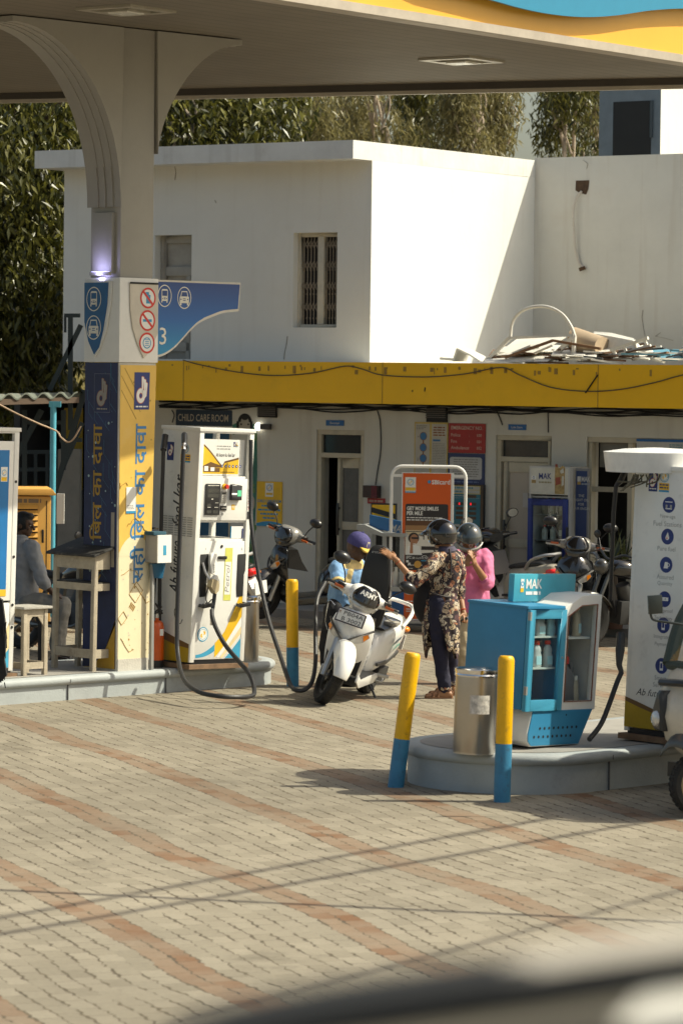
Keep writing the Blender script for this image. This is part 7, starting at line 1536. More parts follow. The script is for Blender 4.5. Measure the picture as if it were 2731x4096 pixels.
mb = MB(); mb.b2(-1.1, -.95, -.5, .5, .55, .95); mb.b2(-2.2, -1.6, -.55, .55, .55, .80); mb.build('seat', SEAT, rk, bevel=.03)
for s in (-1, 1): mb = MB(); wheel(mb, V((-1.85, s * .52, .225)), .225, .12, n=30); mb.build('rear_wheel', TYRE, rk, ang=25)
# ================================================================== people
def capsule(mb, a, b, ra, rb, n=14):
    a, b = V(a), V(b); mb.ell(a, (ra,) * 3, n, 9); mb.ell(b, (rb,) * 3, n, 9)
    if (b - a).length > 1e-4: mb.cyl(a, b, ra, rb, n)
def chain(mb, pts, rs_):
    for i in range(len(pts) - 1): capsule(mb, pts[i], pts[i + 1], rs_[i], rs_[i + 1])
WT = bpy.data.textures.new('folds', 'CLOUDS'); WT.noise_scale = .085; WT.noise_depth = 1
def fuse(mb, name, m_, parent, vox=.006, sm=4, wr=None):
    o = recalc(mb.build(name + '_tmp', m_)); r = o.modifiers.new('r', 'REMESH'); r.mode = 'VOXEL'; r.voxel_size = vox; q = o.modifiers.new('s', 'SMOOTH'); q.factor = .5; q.iterations = sm
    wr = {'shirt': .030, 'trousers': .026, 'tunic': .026}.get(name, 0) if wr is None else wr
    if wr: w = o.modifiers.new('w', 'DISPLACE'); w.texture = WT; w.strength = wr; w.mid_level = .5
    dg = bpy.context.evaluated_depsgraph_get(); me = bpy.data.meshes.new_from_object(o.evaluated_get(dg)); me.name = name; bpy.data.objects.remove(o)
    me.materials.clear(); me.materials.append(m_); me.polygons.foreach_set('use_smooth', [True] * len(me.polygons))
    o = bpy.data.objects.new(name, me); COL.objects.link(o); o.parent = parent; return o
def hand(mb, w, tip, nrm, curl=.5, k=1., spread=.12):      # wrist point, point between the fingertips when straight, palm normal
    w, tip, nrm = V(w), V(tip), V(nrm).normalized(); d = (tip - w).normalized(); s = d.cross(nrm).normalized(); L = .185 * k
    pc = w + d * .09 * k
    mb.ell(w + d * .052 * k, (.040 * k, .052 * k, .017 * k), 14, 10, 0, Matrix((s, d, nrm)).transposed().to_4x4()); capsule(mb, w - d * .02, w + d * .03, .025 * k, .024 * k)
    for i, (o, l) in enumerate(((-.030, .068), (-.010, .078), (.010, .073), (.029, .058))):
        b = w + d * .088 * k + s * o * k; dd = (d + s * o * spread * 30).normalized(); p = b; c = 0
        for j, q in enumerate((.45, .32, .25)):
            c += curl * (.35, .55, .45)[j]; v = dd * math.cos(c) + nrm * math.sin(c); e = p + v * l * q * k; capsule(mb, p, e, (.0088 - j * .0009) * k, (.008 - j * .001) * k, 8); p = e
    b = w + d * .03 * k - s * .034 * k; v = (d * .7 - s * .65 + nrm * .35).normalized(); m_ = b + v * .038 * k; capsule(mb, b, m_, .012 * k, .0095 * k, 8); capsule(mb, m_, m_ + (v + d * .6 + nrm * .3).normalized() * .03 * k, .0095 * k, .008 * k, 8)
def head(mb, c, fwd, up=(0, 0, 1), k=1.):                  # skull, jaw, nose, brow, lips, ears
    c, f = V(c), V(fwd).normalized(); u = V(up); s = u.cross(f).normalized(); u = f.cross(s).normalized(); M_ = Matrix((f, s, u)).transposed().to_4x4()
    P = lambda a, b, d: c + (f * a + s * b + u * d) * k
    mb.ell(P(-.01, 0, .02), (.098 * k, .077 * k, .105 * k), 20, 14, 0, M_); mb.ell(P(.02, 0, -.055), (.070 * k, .060 * k, .068 * k), 18, 12, 0, M_); mb.ell(P(.055, 0, -.095), (.028 * k, .030 * k, .022 * k), 12, 8, 0, M_)
    capsule(mb, P(.088, 0, .01), P(.112, 0, -.032), .010 * k, .015 * k, 10); mb.ell(P(.075, 0, .022), (.02 * k, .055 * k, .012 * k), 12, 8, 0, M_); mb.ell(P(.085, 0, -.062), (.014 * k, .024 * k, .010 * k), 10, 8, 0, M_)
    for q in (-1, 1): mb.ell(P(-.012, q * .078, -.012), (.022 * k, .010 * k, .032 * k), 10, 8, 0, M_); mb.ell(P(.062, q * .036, -.03), (.02 * k, .02 * k, .02 * k), 10, 8, 0, M_)
    return P, M_
def eyes(P, parent):
    mb = MB()
    for q in (-1, 1): mb.ell(P(.081, q * .032, .002), (.010, .013, .008), 10, 8, 0); mb.ell(P(.088, q * .032, .002), (.005, .006, .006), 8, 6, 1)
    mb.build('eyes', [mat('eye white', (.5, .47, .43), .3), mat('eye dark', (.02, .012, .008), .2)], parent)
SK1 = mat('brown skin', (.30, .145, .070), .5, var=.12, scale=12); SK2 = mat('dark skin', (.085, .040, .022), .5, var=.15, scale=12)
HAIR = mat('black hair', (.008, .007, .007), .5, bump=.6, bscale=120)
def person(label, d0, px, py):
    p = D(px, py, d0); t = thing('person', label, 'person', (p.x, p.y, 0)); o = V((p.x, p.y, 0))
    return t, (lambda a, b, dy=0.: D(a, b, d0 + dy) - o)
def foot(mb, ank, toe, k=1.):
    a, t_ = V(ank), V(toe); h = V((a.x, a.y, .035)) - (V((t_.x, t_.y, 0)) - V((a.x, a.y, 0))).normalized() * .04
    capsule(mb, a, h, .036 * k, .033 * k); capsule(mb, h, V((t_.x, t_.y, .024)), .033 * k, .026 * k); capsule(mb, a, V((t_.x, t_.y, .026)).lerp(a, .35), .034 * k, .028 * k)

# ---- woman in the floral tunic
t, J = person('woman in dark floral tunic and black helmet resting a hand on the raised scooter seat', 31.95, 1785, 2798)
FLO = bpy.data.materials.new('floral print'); FLO.use_nodes = True; nt = FLO.node_tree; N = nt.nodes; L = nt.links; P_ = N['Principled BSDF']; P_.inputs['Roughness'].default_value = .75
tc = N.new('ShaderNodeTexCoord'); wz = N.new('ShaderNodeTexNoise'); wz.inputs['Scale'].default_value = 16; wz.inputs['Detail'].default_value = 2
ad = N.new('ShaderNodeMix'); ad.data_type = 'RGBA'; ad.blend_type = 'LINEAR_LIGHT'; ad.inputs['Factor'].default_value = .07
L.new(tc.outputs['Object'], wz.inputs['Vector']); L.new(tc.outputs['Object'], ad.inputs['A']); L.new(wz.outputs['Color'], ad.inputs['B'])
vo = N.new('ShaderNodeTexVoronoi'); vo.inputs['Scale'].default_value = 21; L.new(ad.outputs['Result'], vo.inputs['Vector'])
v2 = N.new('ShaderNodeTexVoronoi'); v2.feature = 'DISTANCE_TO_EDGE'; v2.inputs['Scale'].default_value = 38; L.new(ad.outputs['Result'], v2.inputs['Vector'])
def ramp(src, stops):
    r = N.new('ShaderNodeValToRGB'); r.color_ramp.interpolation = 'CONSTANT'; L.new(src, r.inputs[0])
    for i, (p, c) in enumerate(stops):
        e = r.color_ramp.elements[i] if i < 2 else r.color_ramp.elements.new(p); e.position = p; e.color = (*c, 1)
    return r.outputs[0]
sepc = N.new('ShaderNodeSeparateColor'); L.new(vo.outputs['Color'], sepc.inputs[0])
motif = ramp(sepc.outputs[0], [(0, (.50, .38, .26)), (.30, (.58, .50, .38)), (.52, (.36, .14, .07)), (.72, (.10, .045, .05)), (.82, (.46, .35, .22))])
m1 = N.new('ShaderNodeMath'); m1.operation = 'LESS_THAN'; m1.inputs[1].default_value = .56; L.new(vo.outputs['Distance'], m1.inputs[0])
m2 = N.new('ShaderNodeMath'); m2.operation = 'GREATER_THAN'; m2.inputs[1].default_value = .06; L.new(v2.outputs['Distance'], m2.inputs[0])
m3 = N.new('ShaderNodeMath'); m3.operation = 'MULTIPLY'; L.new(m1.outputs[0], m3.inputs[0]); L.new(m2.outputs[0], m3.inputs[1])
mx = N.new('ShaderNodeMix'); mx.data_type = 'RGBA'; L.new(m3.outputs[0], mx.inputs['Factor']); mx.inputs['A'].default_value = (.022, .012, .016, 1); L.new(motif, mx.inputs['B']); L.new(mx.outputs['Result'], P_.inputs[0])
bn_ = N.new('ShaderNodeTexNoise'); bn_.inputs['Scale'].default_value = 9; L.new(tc.outputs['Object'], bn_.inputs['Vector']); bp_n = N.new('ShaderNodeBump'); bp_n.inputs['Strength'].default_value = .5; bp_n.inputs['Distance'].default_value = .03; L.new(bn_.outputs['Fac'], bp_n.inputs['Height']); L.new(bp_n.outputs[0], P_.inputs['Normal'])
f_ = V((-.80, .60, 0)); hc = J(1764, 2142, .02)
mb = MB(); head(mb, hc, V((-.85, .5, -.12)), k=.95); capsule(mb, hc + V((.02, 0, -.05)), J(1790, 2215), .05, .055)
chain(mb, [J(1790, 2215), J(1778, 2320), J(1772, 2420)], [.07, .08, .09])
shl, shr = J(1742, 2238, -.12), J(1832, 2232, .10)
capsule(mb, J(1790, 2215), shl, .05, .045); capsule(mb, J(1790, 2215), shr, .05, .045)
el, wl_ = J(1658, 2328, -.20), J(1582, 2238, -.20); er, wr_ = J(1838, 2385, .10), J(1853, 2447, .02)
chain(mb, [shl, el, wl_], [.045, .037, .024]); chain(mb, [shr, er, wr_], [.045, .035, .023])
hand(mb, wl_, J(1526, 2196, -.155), V((-.55, .75, -.4)), .30, 1.05, .10); hand(mb, wr_, J(1866, 2500, -.03), V((-.6, .5, .4)), 1.1, .95)
a1, a2 = J(1782, 2768, -.02), J(1802, 2742, .28)
for kn, an, to, hp in ((J(1762, 2590, -.03), a1, J(1708, 2800, -.05), J(1758, 2430, -.06)), (J(1800, 2580, .16), a2, J(1722, 2770, .22), J(1790, 2430, .08))):
    chain(mb, [hp, kn, an], [.085, .055, .036]); foot(mb, an, V((to.x, to.y, 0)), .95)
body = fuse(mb, 'body', SK1, t, .0055, 3)
mb = MB()                             # trousers
for kn, an, hp in ((J(1758, 2580, -.03), J(1778, 2752, -.02), J(1756, 2420, -.05)), (J(1800, 2575, .16), J(1802, 2725, .27), J(1790, 2425, .08))):
    chain(mb, [hp, kn.lerp(hp, .4), kn, kn.lerp(an, .6), an], [.11, .098, .078, .066, .056])
fuse(mb, 'trousers', mat('navy trousers', (.010, .010, .032), .8, var=.25, bump=.8, bscale=14), t, .009, 5)
mb = MB()
for an in (J(1779, 2756, -.02), J(1802, 2730, .27)): mb.lathe([(.058, -.012), (.062, .0), (.060, .018)], 18, 0, None, False, an)
mb.build('trouser_cuff', FLO, t)
mb = MB(); U = [(1790, 2196, .055, .05), (1788, 2222, .13, .085), (1786, 2255, .155, .105), (1780, 2300, .150, .115), (1770, 2345, .150, .12), (1765, 2385, .155, .125), (1762, 2430, .165, .14)]
mb.loft([[J(a, b) + V((rx * math.cos(q) * .93 + ry * 0, ry * math.sin(q) - .35 * rx * math.cos(q), 0)) for q in [2 * math.pi * k / 28 for k in range(28)]] for a, b, rx, ry in U])
chain(mb, [J(1745, 2236, -.10), J(1715, 2275, -.17), el, el.lerp(wl_, .26)], [.075, .068, .058, .050]); chain(mb, [J(1828, 2232, .08), J(1838, 2310, .10), er, er.lerp(wr_, .15)], [.072, .060, .050, .046])
fuse(mb, 'tunic', FLO, t, .009, 6)
mb = MB(); rows = []; S_ = [(1762, 2395, .158, .128, 0), (1762, 2430, .168, .14, 1), (1763, 2470, .172, .15, 14), (1763, 2520, .166, .155, 27), (1764, 2570, .160, .155, 36), (1766, 2618, .152, .155, 43)]
for i, (a, b, rx, ry, g) in enumerate(S_):
    r = []
    for k in range(33):
        q = R(-112 + g + (360 - 2 * g) * k / 32); w_ = 1 + .035 * math.sin(k * 1.9) * i / 3
        r.append(J(a, b) + V((rx * math.cos(q) * w_, ry * math.sin(q) * w_ - .3 * rx * math.cos(q), .012 * math.sin(k * .9) * i)))
    rows.append(r)
mb.loft(rows, cap=False, close=False); o = mb.build('tunic_skirt', FLO, t, ang=60); q = o.modifiers.new('thick', 'SOLIDIFY'); q.thickness = .006; o.modifiers.new('smooth', 'SUBSURF').render_levels = 1
mb = MB(); mb.tube(cr([J(1716, 2368, -.14), J(1760, 2382, -.17), J(1800, 2388, -.12), J(1826, 2375, -.02)], 5), .008, 6); mb.tube(cr([J(1796, 2196, -.09), J(1803, 2240, -.13), J(1802, 2300, -.15)], 5), .009, 6); mb.build('tie_cord', mat('dark cord', (.015, .01, .012), .7), t)
mb = MB(); mb.loft([[J(a, b) + V((rx * math.cos(q), rx * .8 * math.sin(q), dz * math.cos(q))) for q in [2 * math.pi * k / 20 for k in range(20)]] for a, b, rx, dz in ((1786, 2186, .062, .0), (1786, 2198, .075, .01), (1788, 2208, .088, .02), (1790, 2214, .078, .02))], cap=False); o = mb.build('scarf', mat('lilac scarf', (.07, .06, .10), .8, var=.5, scale=14), t); o.modifiers.new('thick', 'SOLIDIFY').thickness = .008
GLH = mat('helmet black', (.006, .006, .008), .10, coat=1., var=.05)
def helmet(parent, c, f, tilt, k=1., brim=True, m_=GLH, open_=True):
    f = V(f); f.z = 0; f.normalize(); s = V((0, 0, 1)).cross(f); M_ = Matrix((f, s, V((0, 0, 1)))).transposed().to_4x4() @ Matrix.Rotation(tilt, 4, 'Y'); c = V(c)
    mb = MB(); n, mm = 40, 24; vs = []; fs = []
    for j in range(mm + 1):
        a = math.pi * (.002 + .735 * j / mm)
        for q in range(n):
            b = 2 * math.pi * q / n; r = V((.150 * math.sin(a) * math.cos(b), .130 * math.sin(a) * math.sin(b), .140 * math.cos(a))) * k
            vs.append(M_ @ r + c)
    for j in range(mm):
        for q in range(n):
            b = (q + .5) / n * 360; b = b if b < 180 else b - 360; a = (.735 * (j + .5) / mm) * 180
            if open_ and abs(b) < 52 and a > 72: continue
            fs.append((j * n + q, (j + 1) * n + q, (j + 1) * n + (q + 1) % n, j * n + (q + 1) % n))
    mb.add(vs, fs); o = mb.build('helmet', m_, parent, ang=60); q = o.modifiers.new('thick', 'SOLIDIFY'); q.thickness = .018 * k; q.offset = -1
    W_ = lambda p: M_ @ (V(p) * k) + c
    mb = MB(); 
    if brim:
        top = [W_((.138 * math.cos(R(b)) + .0, .128 * math.sin(R(b)), .052 - .012 * abs(b) / 52)) for b in range(-58, 59, 8)]; out = [W_((.225 * math.cos(R(b)) * (1 - .10 * (abs(b) / 58) ** 2), .140 * math.sin(R(b)), .012 - .02 * abs(b) / 52)) for b in range(-58, 59, 8)]
        mb.loft([top, out], cap=False, close=False); q = mb.build('helmet_peak', m_, o); z = q.modifiers.new('thick', 'SOLIDIFY'); z.thickness = .006
    return o, W_
hm, Wh = helmet(t, hc + V((.0, 0, .012)), (-.86, .50, 0), R(6), 1.02)
mb = MB()
for k_ in range(4): mb.box(Wh((-.100 - .012 * k_, -.112 + .012 * k_, -.005 + .004 * (k_ % 2))), (.012, .012, .014), 0)
mb.build('helmet_mark', WHITE, hm)
mb = MB(); mb.tube(cr([Wh((-.03, -.115, -.07)), Wh((.03, -.10, -.14)), Wh((.06, 0, -.16)), Wh((.03, .10, -.14))], 4), .007, 6); mb.build('chin_strap', BLKP, hm)
mb = MB()                             # sandals
for an, to in ((a1, J(1708, 2800, -.05)), (a2, J(1722, 2770, .22))):
    d = V((to.x - an.x, to.y - an.y, 0)); L_ = d.length + .09; d.normalize(); s = V((-d.y, d.x, 0)); h0 = V((an.x, an.y, 0)) - d * .065; sole = []
    for u, w in ((0, .02), (.06, .034), (.3, .033), (.6, .042), (.85, .038), (1, .012)): sole.append((h0 + d * L_ * u, w))
    P = [p + s * w for p, w in sole] + [p - s * w for p, w in sole[::-1]]; mb.add([(p.x, p.y, .002) for p in P] + [(p.x, p.y, .018) for p in P], [tuple(range(12))[::-1], tuple(range(12, 24))] + [(i, (i + 1) % 12, (i + 1) % 12 + 12, i + 12) for i in range(12)])
    for u, hgt in ((.55, .058), (.72, .046)): c = h0 + d * L_ * u; mb.tube(cr([c + s * .042 + V((0, 0, .015)), c + s * .02 + V((0, 0, hgt)), c - s * .02 + V((0, 0, hgt)), c - s * .042 + V((0, 0, .015))], 3), .008, 6)
    mb.tube(cr([h0 + s * .035 + V((0, 0, .03)), h0 + d * .03 + s * .045 + V((0, 0, .085)), h0 + d * .11 + V((0, 0, .085)), h0 + d * .03 - s * .045 + V((0, 0, .085)), h0 - s * .035 + V((0, 0, .03))], 3), .006, 6)
recalc(mb.build('sandals', mat('sandal leather', (.20, .09, .04), .5), t))
mb = MB(); b1 = wl_.lerp(el, .12); mb.lathe([(.026, -.004), (.030, 0), (.026, .004)], 16, 0, (el - wl_).to_track_quat('Z', 'Y').to_matrix().to_4x4(), False, b1); b2_ = wr_.lerp(er, .1); mb.lathe([(.026, -.007), (.031, 0), (.026, .007)], 16, 0, (er - wr_).to_track_quat('Z', 'Y').to_matrix().to_4x4(), False, b2_); mb.build('bangle', mat('red thread', (.40, .05, .02), .6), t)
# bag hanging in front of her and the phone in her hand
bgp = D(1690, 2410, 31.98); mb = MB(); mb.ell((0, 0, 0), (.12, .13, .20), 24, 16); mb.ell((.05, -.02, .10), (.08, .10, .12), 18, 12); o = mb.build('shoulder_bag', mat('black bag cloth', (.012, .010, .012), .8, bump=.8, bscale=20)); o.location = bgp + V((.03, .06, .0)); tag(o, 'black shoulder bag hanging at the front of the woman in floral tunic', 'bag')
mb = MB(); mb.cyl((0, 0, -.05), (0, 0, .05), .014, n=12, mi=0); mb.cyl((0, 0, .03), (0, 0, .055), .0155, n=12, mi=1); o = mb.build('key_fob', [BLKP, CHROME]); o.matrix_world = Matrix.Translation(D(1856, 2478, 31.93)) @ Matrix.Rotation(R(60), 4, 'Y'); tag(o, 'small dark key fob held low in the right hand of the woman', 'key fob')

# ---- man in the pink shirt
t, J = person('man in pink shirt and dark open helmet bending his head to touch his chin', 33.5, 1868, 2735)
hc = J(1874, 2158, -.18); mb = MB(); head(mb, hc, V((.10, -.80, -.60)), (0, -.60, .80)); capsule(mb, hc + V((0, .05, -.06)), J(1882, 2222, 0), .055, .06)
chain(mb, [J(1882, 2222), J(1882, 2330), J(1878, 2440)], [.07, .09, .10]); sl_p, sr_p = J(1826, 2232), J(1938, 2228)
capsule(mb, J(1882, 2220), sl_p, .05, .05); capsule(mb, J(1882, 2220), sr_p, .05, .05)
e1_, w1_ = J(1950, 2338, -.14), J(1900, 2262, -.28); e2_, w2_ = J(1822, 2320, -.14), J(1852, 2262, -.27)
chain(mb, [sr_p, e1_, w1_], [.05, .043, .028]); chain(mb, [sl_p, e2_, w2_], [.05, .043, .028])
hand(mb, w1_, J(1884, 2205, -.33), V((-.8, .2, .3)), .8, 1.); hand(mb, w2_, J(1872, 2236, -.30), V((.6, .3, .4)), .9, 1.)
for hp, kn, an, to in ((J(1856, 2450), J(1850, 2590, -.05), J(1848, 2712), J(1842, 2738, -.22)), (J(1902, 2450), J(1908, 2590, -.03), J(1906, 2712), J(1912, 2738, -.22))): chain(mb, [hp, kn, an], [.09, .06, .04]); foot(mb, an, V((to.x, to.y, 0)))
fuse(mb, 'body', SK1, t, .0055, 3)
PNK = mat('pink shirt', (.58, .15, .29), .75, var=.16, scale=9, bump=1.0, bscale=7)
mb = MB(); mb.loft([[J(a, b) + V((rx * math.cos(q), ry * math.sin(q), 0)) for q in [2 * math.pi * k / 24 for k in range(24)]] for a, b, rx, ry in ((1882, 2196, .08, .08), (1882, 2216, .15, .10), (1882, 2250, .185, .125), (1882, 2320, .18, .135), (1880, 2400, .185, .14), (1878, 2448, .19, .145))])
chain(mb, [sr_p, sr_p.lerp(e1_, .5), e1_, e1_.lerp(w1_, .22)], [.082, .075, .066, .058]); chain(mb, [sl_p, sl_p.lerp(e2_, .5), e2_, e2_.lerp(w2_, .22)], [.082, .075, .066, .058]); fuse(mb, 'shirt', PNK, t, .009, 5)
mb = MB(); c = e1_.lerp(w1_, .20); mb.lathe([(.052, -.03), (.060, -.02), (.062, .02), (.054, .03)], 18, 0, (w1_ - e1_).to_track_quat('Z', 'Y').to_matrix().to_4x4(), False, c); mb.build('rolled_cuff', PNK, t)
mb = MB()
for s in (-1, 1): mb.add([J(1882, 2186, .02) + V((s * .02, .03, 0)), J(1882, 2186, -.05) + V((s * .08, -.02, .0)), J(1882, 2216, -.11) + V((s * .075, -.04, -.01)), J(1882, 2222, -.10) + V((s * .015, -.06, 0))], [(0, 1, 2, 3)])
o = mb.build('collar', PNK, t); o.modifiers.new('thick', 'SOLIDIFY').thickness = .008
mb = MB()
for hp, kn, an in ((J(1856, 2440), J(1850, 2590, -.05), J(1848, 2708)), (J(1902, 2440), J(1908, 2590, -.03), J(1906, 2708))): chain(mb, [hp, kn, an], [.115, .088, .068])
fuse(mb, 'trousers', mat('khaki trousers', (.42, .34, .22), .8, var=.1, bump=.8, bscale=12), t, .01, 5)
mb = MB()
for an, to in ((J(1848, 2712), J(1842, 2738, -.22)), (J(1906, 2712), J(1912, 2738, -.22))): capsule(mb, V((an.x, an.y + .03, .045)), V((to.x, to.y, .04)), .048, .042)
fuse(mb, 'shoes', mat('black shoes', (.015, .013, .012), .35), t, .008, 3)
hm, Wh = helmet(t, hc + V((0, .005, .02)), (.10, -1, 0), R(42), 1.0, False, mat('helmet charcoal', (.035, .045, .05), .14, coat=1., var=.1))
mb = MB(); P = [Wh((.153 * math.cos(R(b)) + .004, .134 * math.sin(R(b)), -.012)) for b in range(-70, 71, 10)]; mb.tube(P, .008, 8); mb.build('helmet_trim', mat('worn trim', (.32, .30, .27), .4), hm)
mb = MB(); top = [Wh((.146 * math.cos(R(b)), .13 * math.sin(R(b)), .0)) for b in range(-56, 57, 8)]; out = [Wh((.150 * math.cos(R(b)) + .012, .136 * math.sin(R(b)), -.045)) for b in range(-56, 57, 8)]; mb.loft([top, out], cap=False, close=False); mb.build('helmet_visor', mat('worn visor', (.16, .165, .16), .25, coat=.6), hm).modifiers.new('thick', 'SOLIDIFY').thickness = .004
mb = MB(); M_ = (Wh((.16, 0, .03)) - Wh((0, 0, 0))).to_track_quat('Z', 'Y').to_matrix().to_4x4(); cb3 = Wh((.151, 0, .035)); mb.add([M_ @ V(p) + cb3 for p in ((-.018, .02, .002), (.018, .02, .002), (.018, -.006, .002), (0, -.026, .002), (-.018, -.006, .002))], [(0, 1, 2, 3, 4)], 0); mb.add([M_ @ V(p) + cb3 for p in ((-.010, .012, .004), (.010, .012, .004), (.008, -.006, .004), (0, -.014, .004), (-.008, -.006, .004))], [(0, 1, 2, 3, 4)], 1); mb.build('helmet_badge', [mat('badge grey', (.28, .22, .22), .4), mat('badge maroon', (.12, .03, .03), .4)], hm)

# ---- attendant in the blue and yellow uniform
t, J = person('pump attendant in blue and yellow shirt and cap leaning over the scooter', 33.0, 1370, 2760)
hc = J(1428, 2192, -.02); ff = V((.90, -.30, -.38)); mb = MB(); P, _ = head(mb, hc, ff, (.30, -.10, .95)); capsule(mb, hc + V((-.035, 0, -.06)), J(1392, 2252), .052, .058)
chain(mb, [J(1392, 2252), J(1366, 2340), J(1345, 2430)], [.07, .085, .095]); s1, s2 = J(1348, 2272, -.12), J(1428, 2262, .14)
capsule(mb, J(1392, 2250), s1, .05, .05); capsule(mb, J(1392, 2250), s2, .05, .05)
e1_, w1_ = J(1352, 2340, -.28), J(1412, 2368, -.36); e2_, w2_ = J(1462, 2340, .05), J(1478, 2400, -.12)
chain(mb, [s1, e1_, w1_], [.05, .042, .027]); chain(mb, [s2, e2_, w2_], [.05, .042, .027]); hand(mb, w1_, J(1470, 2385, -.40), V((.1, -.3, -.9)), .9); hand(mb, w2_, J(1480, 2460, -.2), V((-.9, 0, -.3)), .9)
for hp, kn, an, to in ((J(1340, 2440, -.08), J(1308, 2590, -.08), J(1318, 2730, -.02), J(1345, 2758, -.06)), (J(1362, 2440, .08), J(1385, 2600, .05), J(1378, 2728, .08), J(1412, 2752, .02))): chain(mb, [hp, kn, an], [.09, .062, .04]); foot(mb, an, V((to.x, to.y, 0)))
fuse(mb, 'body', SK2, t, .0055, 3); eyes(P, t)
UB = mat('uniform blue', (.17, .33, .56), .75, var=.16, scale=8, bump=1.0, bscale=8); UY = mat('uniform yellow', (.70, .52, .22), .75, var=.1, bump=.6, bscale=8)
mb = MB(); mb.loft([[J(a, b) + V((rx * math.cos(q), ry * math.sin(q), -.15 * rx * math.cos(q))) for q in [2 * math.pi * k / 24 for k in range(24)]] for a, b, rx, ry in ((1394, 2232, .075, .08), (1392, 2252, .13, .13), (1388, 2290, .155, .16), (1380, 2340, .145, .16), (1370, 2400, .14, .15), (1360, 2452, .15, .15))])
chain(mb, [s1, s1.lerp(e1_, .75)], [.080, .066]); chain(mb, [s2, s2.lerp(e2_, .7)], [.080, .066]); sh = fuse(mb, 'shirt', UB, t, .009, 5)
# the yellow yoke and cuffs are areas of the same shirt
sh.data.materials.append(UY); zy = J(1390, 2282).z
for p in sh.data.polygons:
    c = p.center
    if c.z > zy + .02 and (c - J(1394, 2236)).length < .17 or (abs(c.x - J(1402, 2300).x - .25 * (c.z - zy)) < .028 and c.y < J(1402, 2300).y and c.z > zy - .12): p.material_index = 1
mb = MB(); c = s1.lerp(e1_, .86); M_ = (e1_ - s1).to_track_quat('Z', 'Y').to_matrix().to_4x4(); mb.lathe([(.066, -.018), (.071, -.012), (.071, .012), (.064, .018)], 20, 0, M_, False, c); mb.build('sleeve_cuff', UY, t)
mb = MB(); mb.lathe([(.058, -.02), (.072, .0), (.070, .02), (.056, .032)], 20, 0, Matrix.Rotation(R(16), 4, 'Y'), False, J(1398, 2238)); mb.build('collar', UB, t)
mb = MB()
for hp, kn, an in ((J(1340, 2432, -.08), J(1308, 2590, -.08), J(1318, 2726, -.02)), (J(1362, 2432, .08), J(1385, 2600, .05), J(1378, 2722, .08))): chain(mb, [hp, kn, an], [.10, .08, .062])
fuse(mb, 'trousers', mat('black trousers', (.012, .012, .016), .8, bump=.6, bscale=12), t, .01, 5)
mb = MB()
for an, to in ((J(1318, 2730, -.02), J(1345, 2758, -.06)), (J(1378, 2728, .08), J(1412, 2752, .02))): capsule(mb, V((an.x - .02, an.y, .045)), V((to.x, to.y, .04)), .048, .042)
fuse(mb, 'shoes', mat('black shoes', (.015, .013, .012)), t, .008, 3)
CAPB = mat('cap purple blue', (.062, .055, .19), .8, bump=.4); cf = ff.copy(); sx_ = V((.3, -.1, .95)).cross(cf).normalized(); up_ = cf.cross(sx_).normalized(); cf.normalize(); CM = Matrix((cf, sx_, up_)).transposed().to_4x4(); cc = hc + up_ * .045 - cf * .005
mb = MB(); rg = []
for a, k_ in ((.115, -.02), (.118, .01), (.112, .045), (.09, .08), (.055, .102), (.015, .112)): rg.append([CM @ V((a * math.cos(q) * .98, a * .86 * math.sin(q), k_)) + cc for q in [2 * math.pi * k / 28 for k in range(28)]])
mb.loft(rg); mb.ell(CM @ V((0, 0, .114)) + cc, (.012, .012, .008), 10, 8); cp = mb.build('cap', CAPB, t, ang=60)
mb = MB(); a_ = [CM @ V((.108 * math.cos(R(b)), .098 * math.sin(R(b)), -.012)) + cc for b in range(-62, 63, 8)]; b_ = [CM @ V((.108 * math.cos(R(b)) + .085 * math.cos(R(b)) ** .7 + .002, .102 * math.sin(R(b)), -.03 + .012 * abs(b) / 62 * -1)) + cc for b in range(-62, 63, 8)]; mb.loft([a_, b_], cap=False, close=False); mb.build('cap_brim', mat('cap yellow', (.72, .47, .08), .7), cp).modifiers.new('thick', 'SOLIDIFY').thickness = .006
mb = MB(); c0 = CM @ V((.085, -.072, .03)) + cc; mb.add([CM @ V(p) + cc for p in ((.101, -.052, .008), (.113, -.015, .008), (.108, -.013, .058), (.095, -.046, .058))], [(0, 1, 2, 3)], 0); mb.build('cap_patch', mat('cap patch', (.6, .56, .42), .7), cp)
pk = MB(); pk.box(J(1372, 2360, -.19), (.012, .012, .10)); pk.build('pocket_pens', WHITE, t)

# ---- seated man in the grey shirt
t, J = person('man in grey shirt sitting sideways behind the wooden stool', 35.2, 110, 2640)
hc = J(98, 2098); mb = MB(); P, M_h = head(mb, hc, V((.95, -.25, -.12))); capsule(mb, hc + V((-.03, 0, -.06)), J(86, 2168), .052, .058)
chain(mb, [J(86, 2168), J(92, 2280), J(96, 2390)], [.07, .09, .10]); s1, s2 = J(128, 2190, -.14), J(62, 2190, .14)
capsule(mb, J(86, 2168), s1, .05, .05); capsule(mb, J(86, 2168), s2, .05, .05)
e1_, w1_ = J(172, 2325, -.18), J(212, 2372, -.16); e2_, w2_ = J(120, 2320, .16), J(205, 2360, .1)
chain(mb, [s1, e1_, w1_], [.05, .042, .027]); chain(mb, [s2, e2_, w2_], [.05, .042, .027]); hand(mb, w1_, J(262, 2398, -.14), V((0, .2, -1)), .5); hand(mb, w2_, J(250, 2385, .05), V((0, 0, -1)), .5)
legs = ((J(105, 2405, -.09), J(252, 2420, -.12), J(222, 2585, -.08), J(262, 2640, -.1)), (J(105, 2405, .09), J(245, 2420, .14), J(240, 2585, .16), J(275, 2640, .15)))
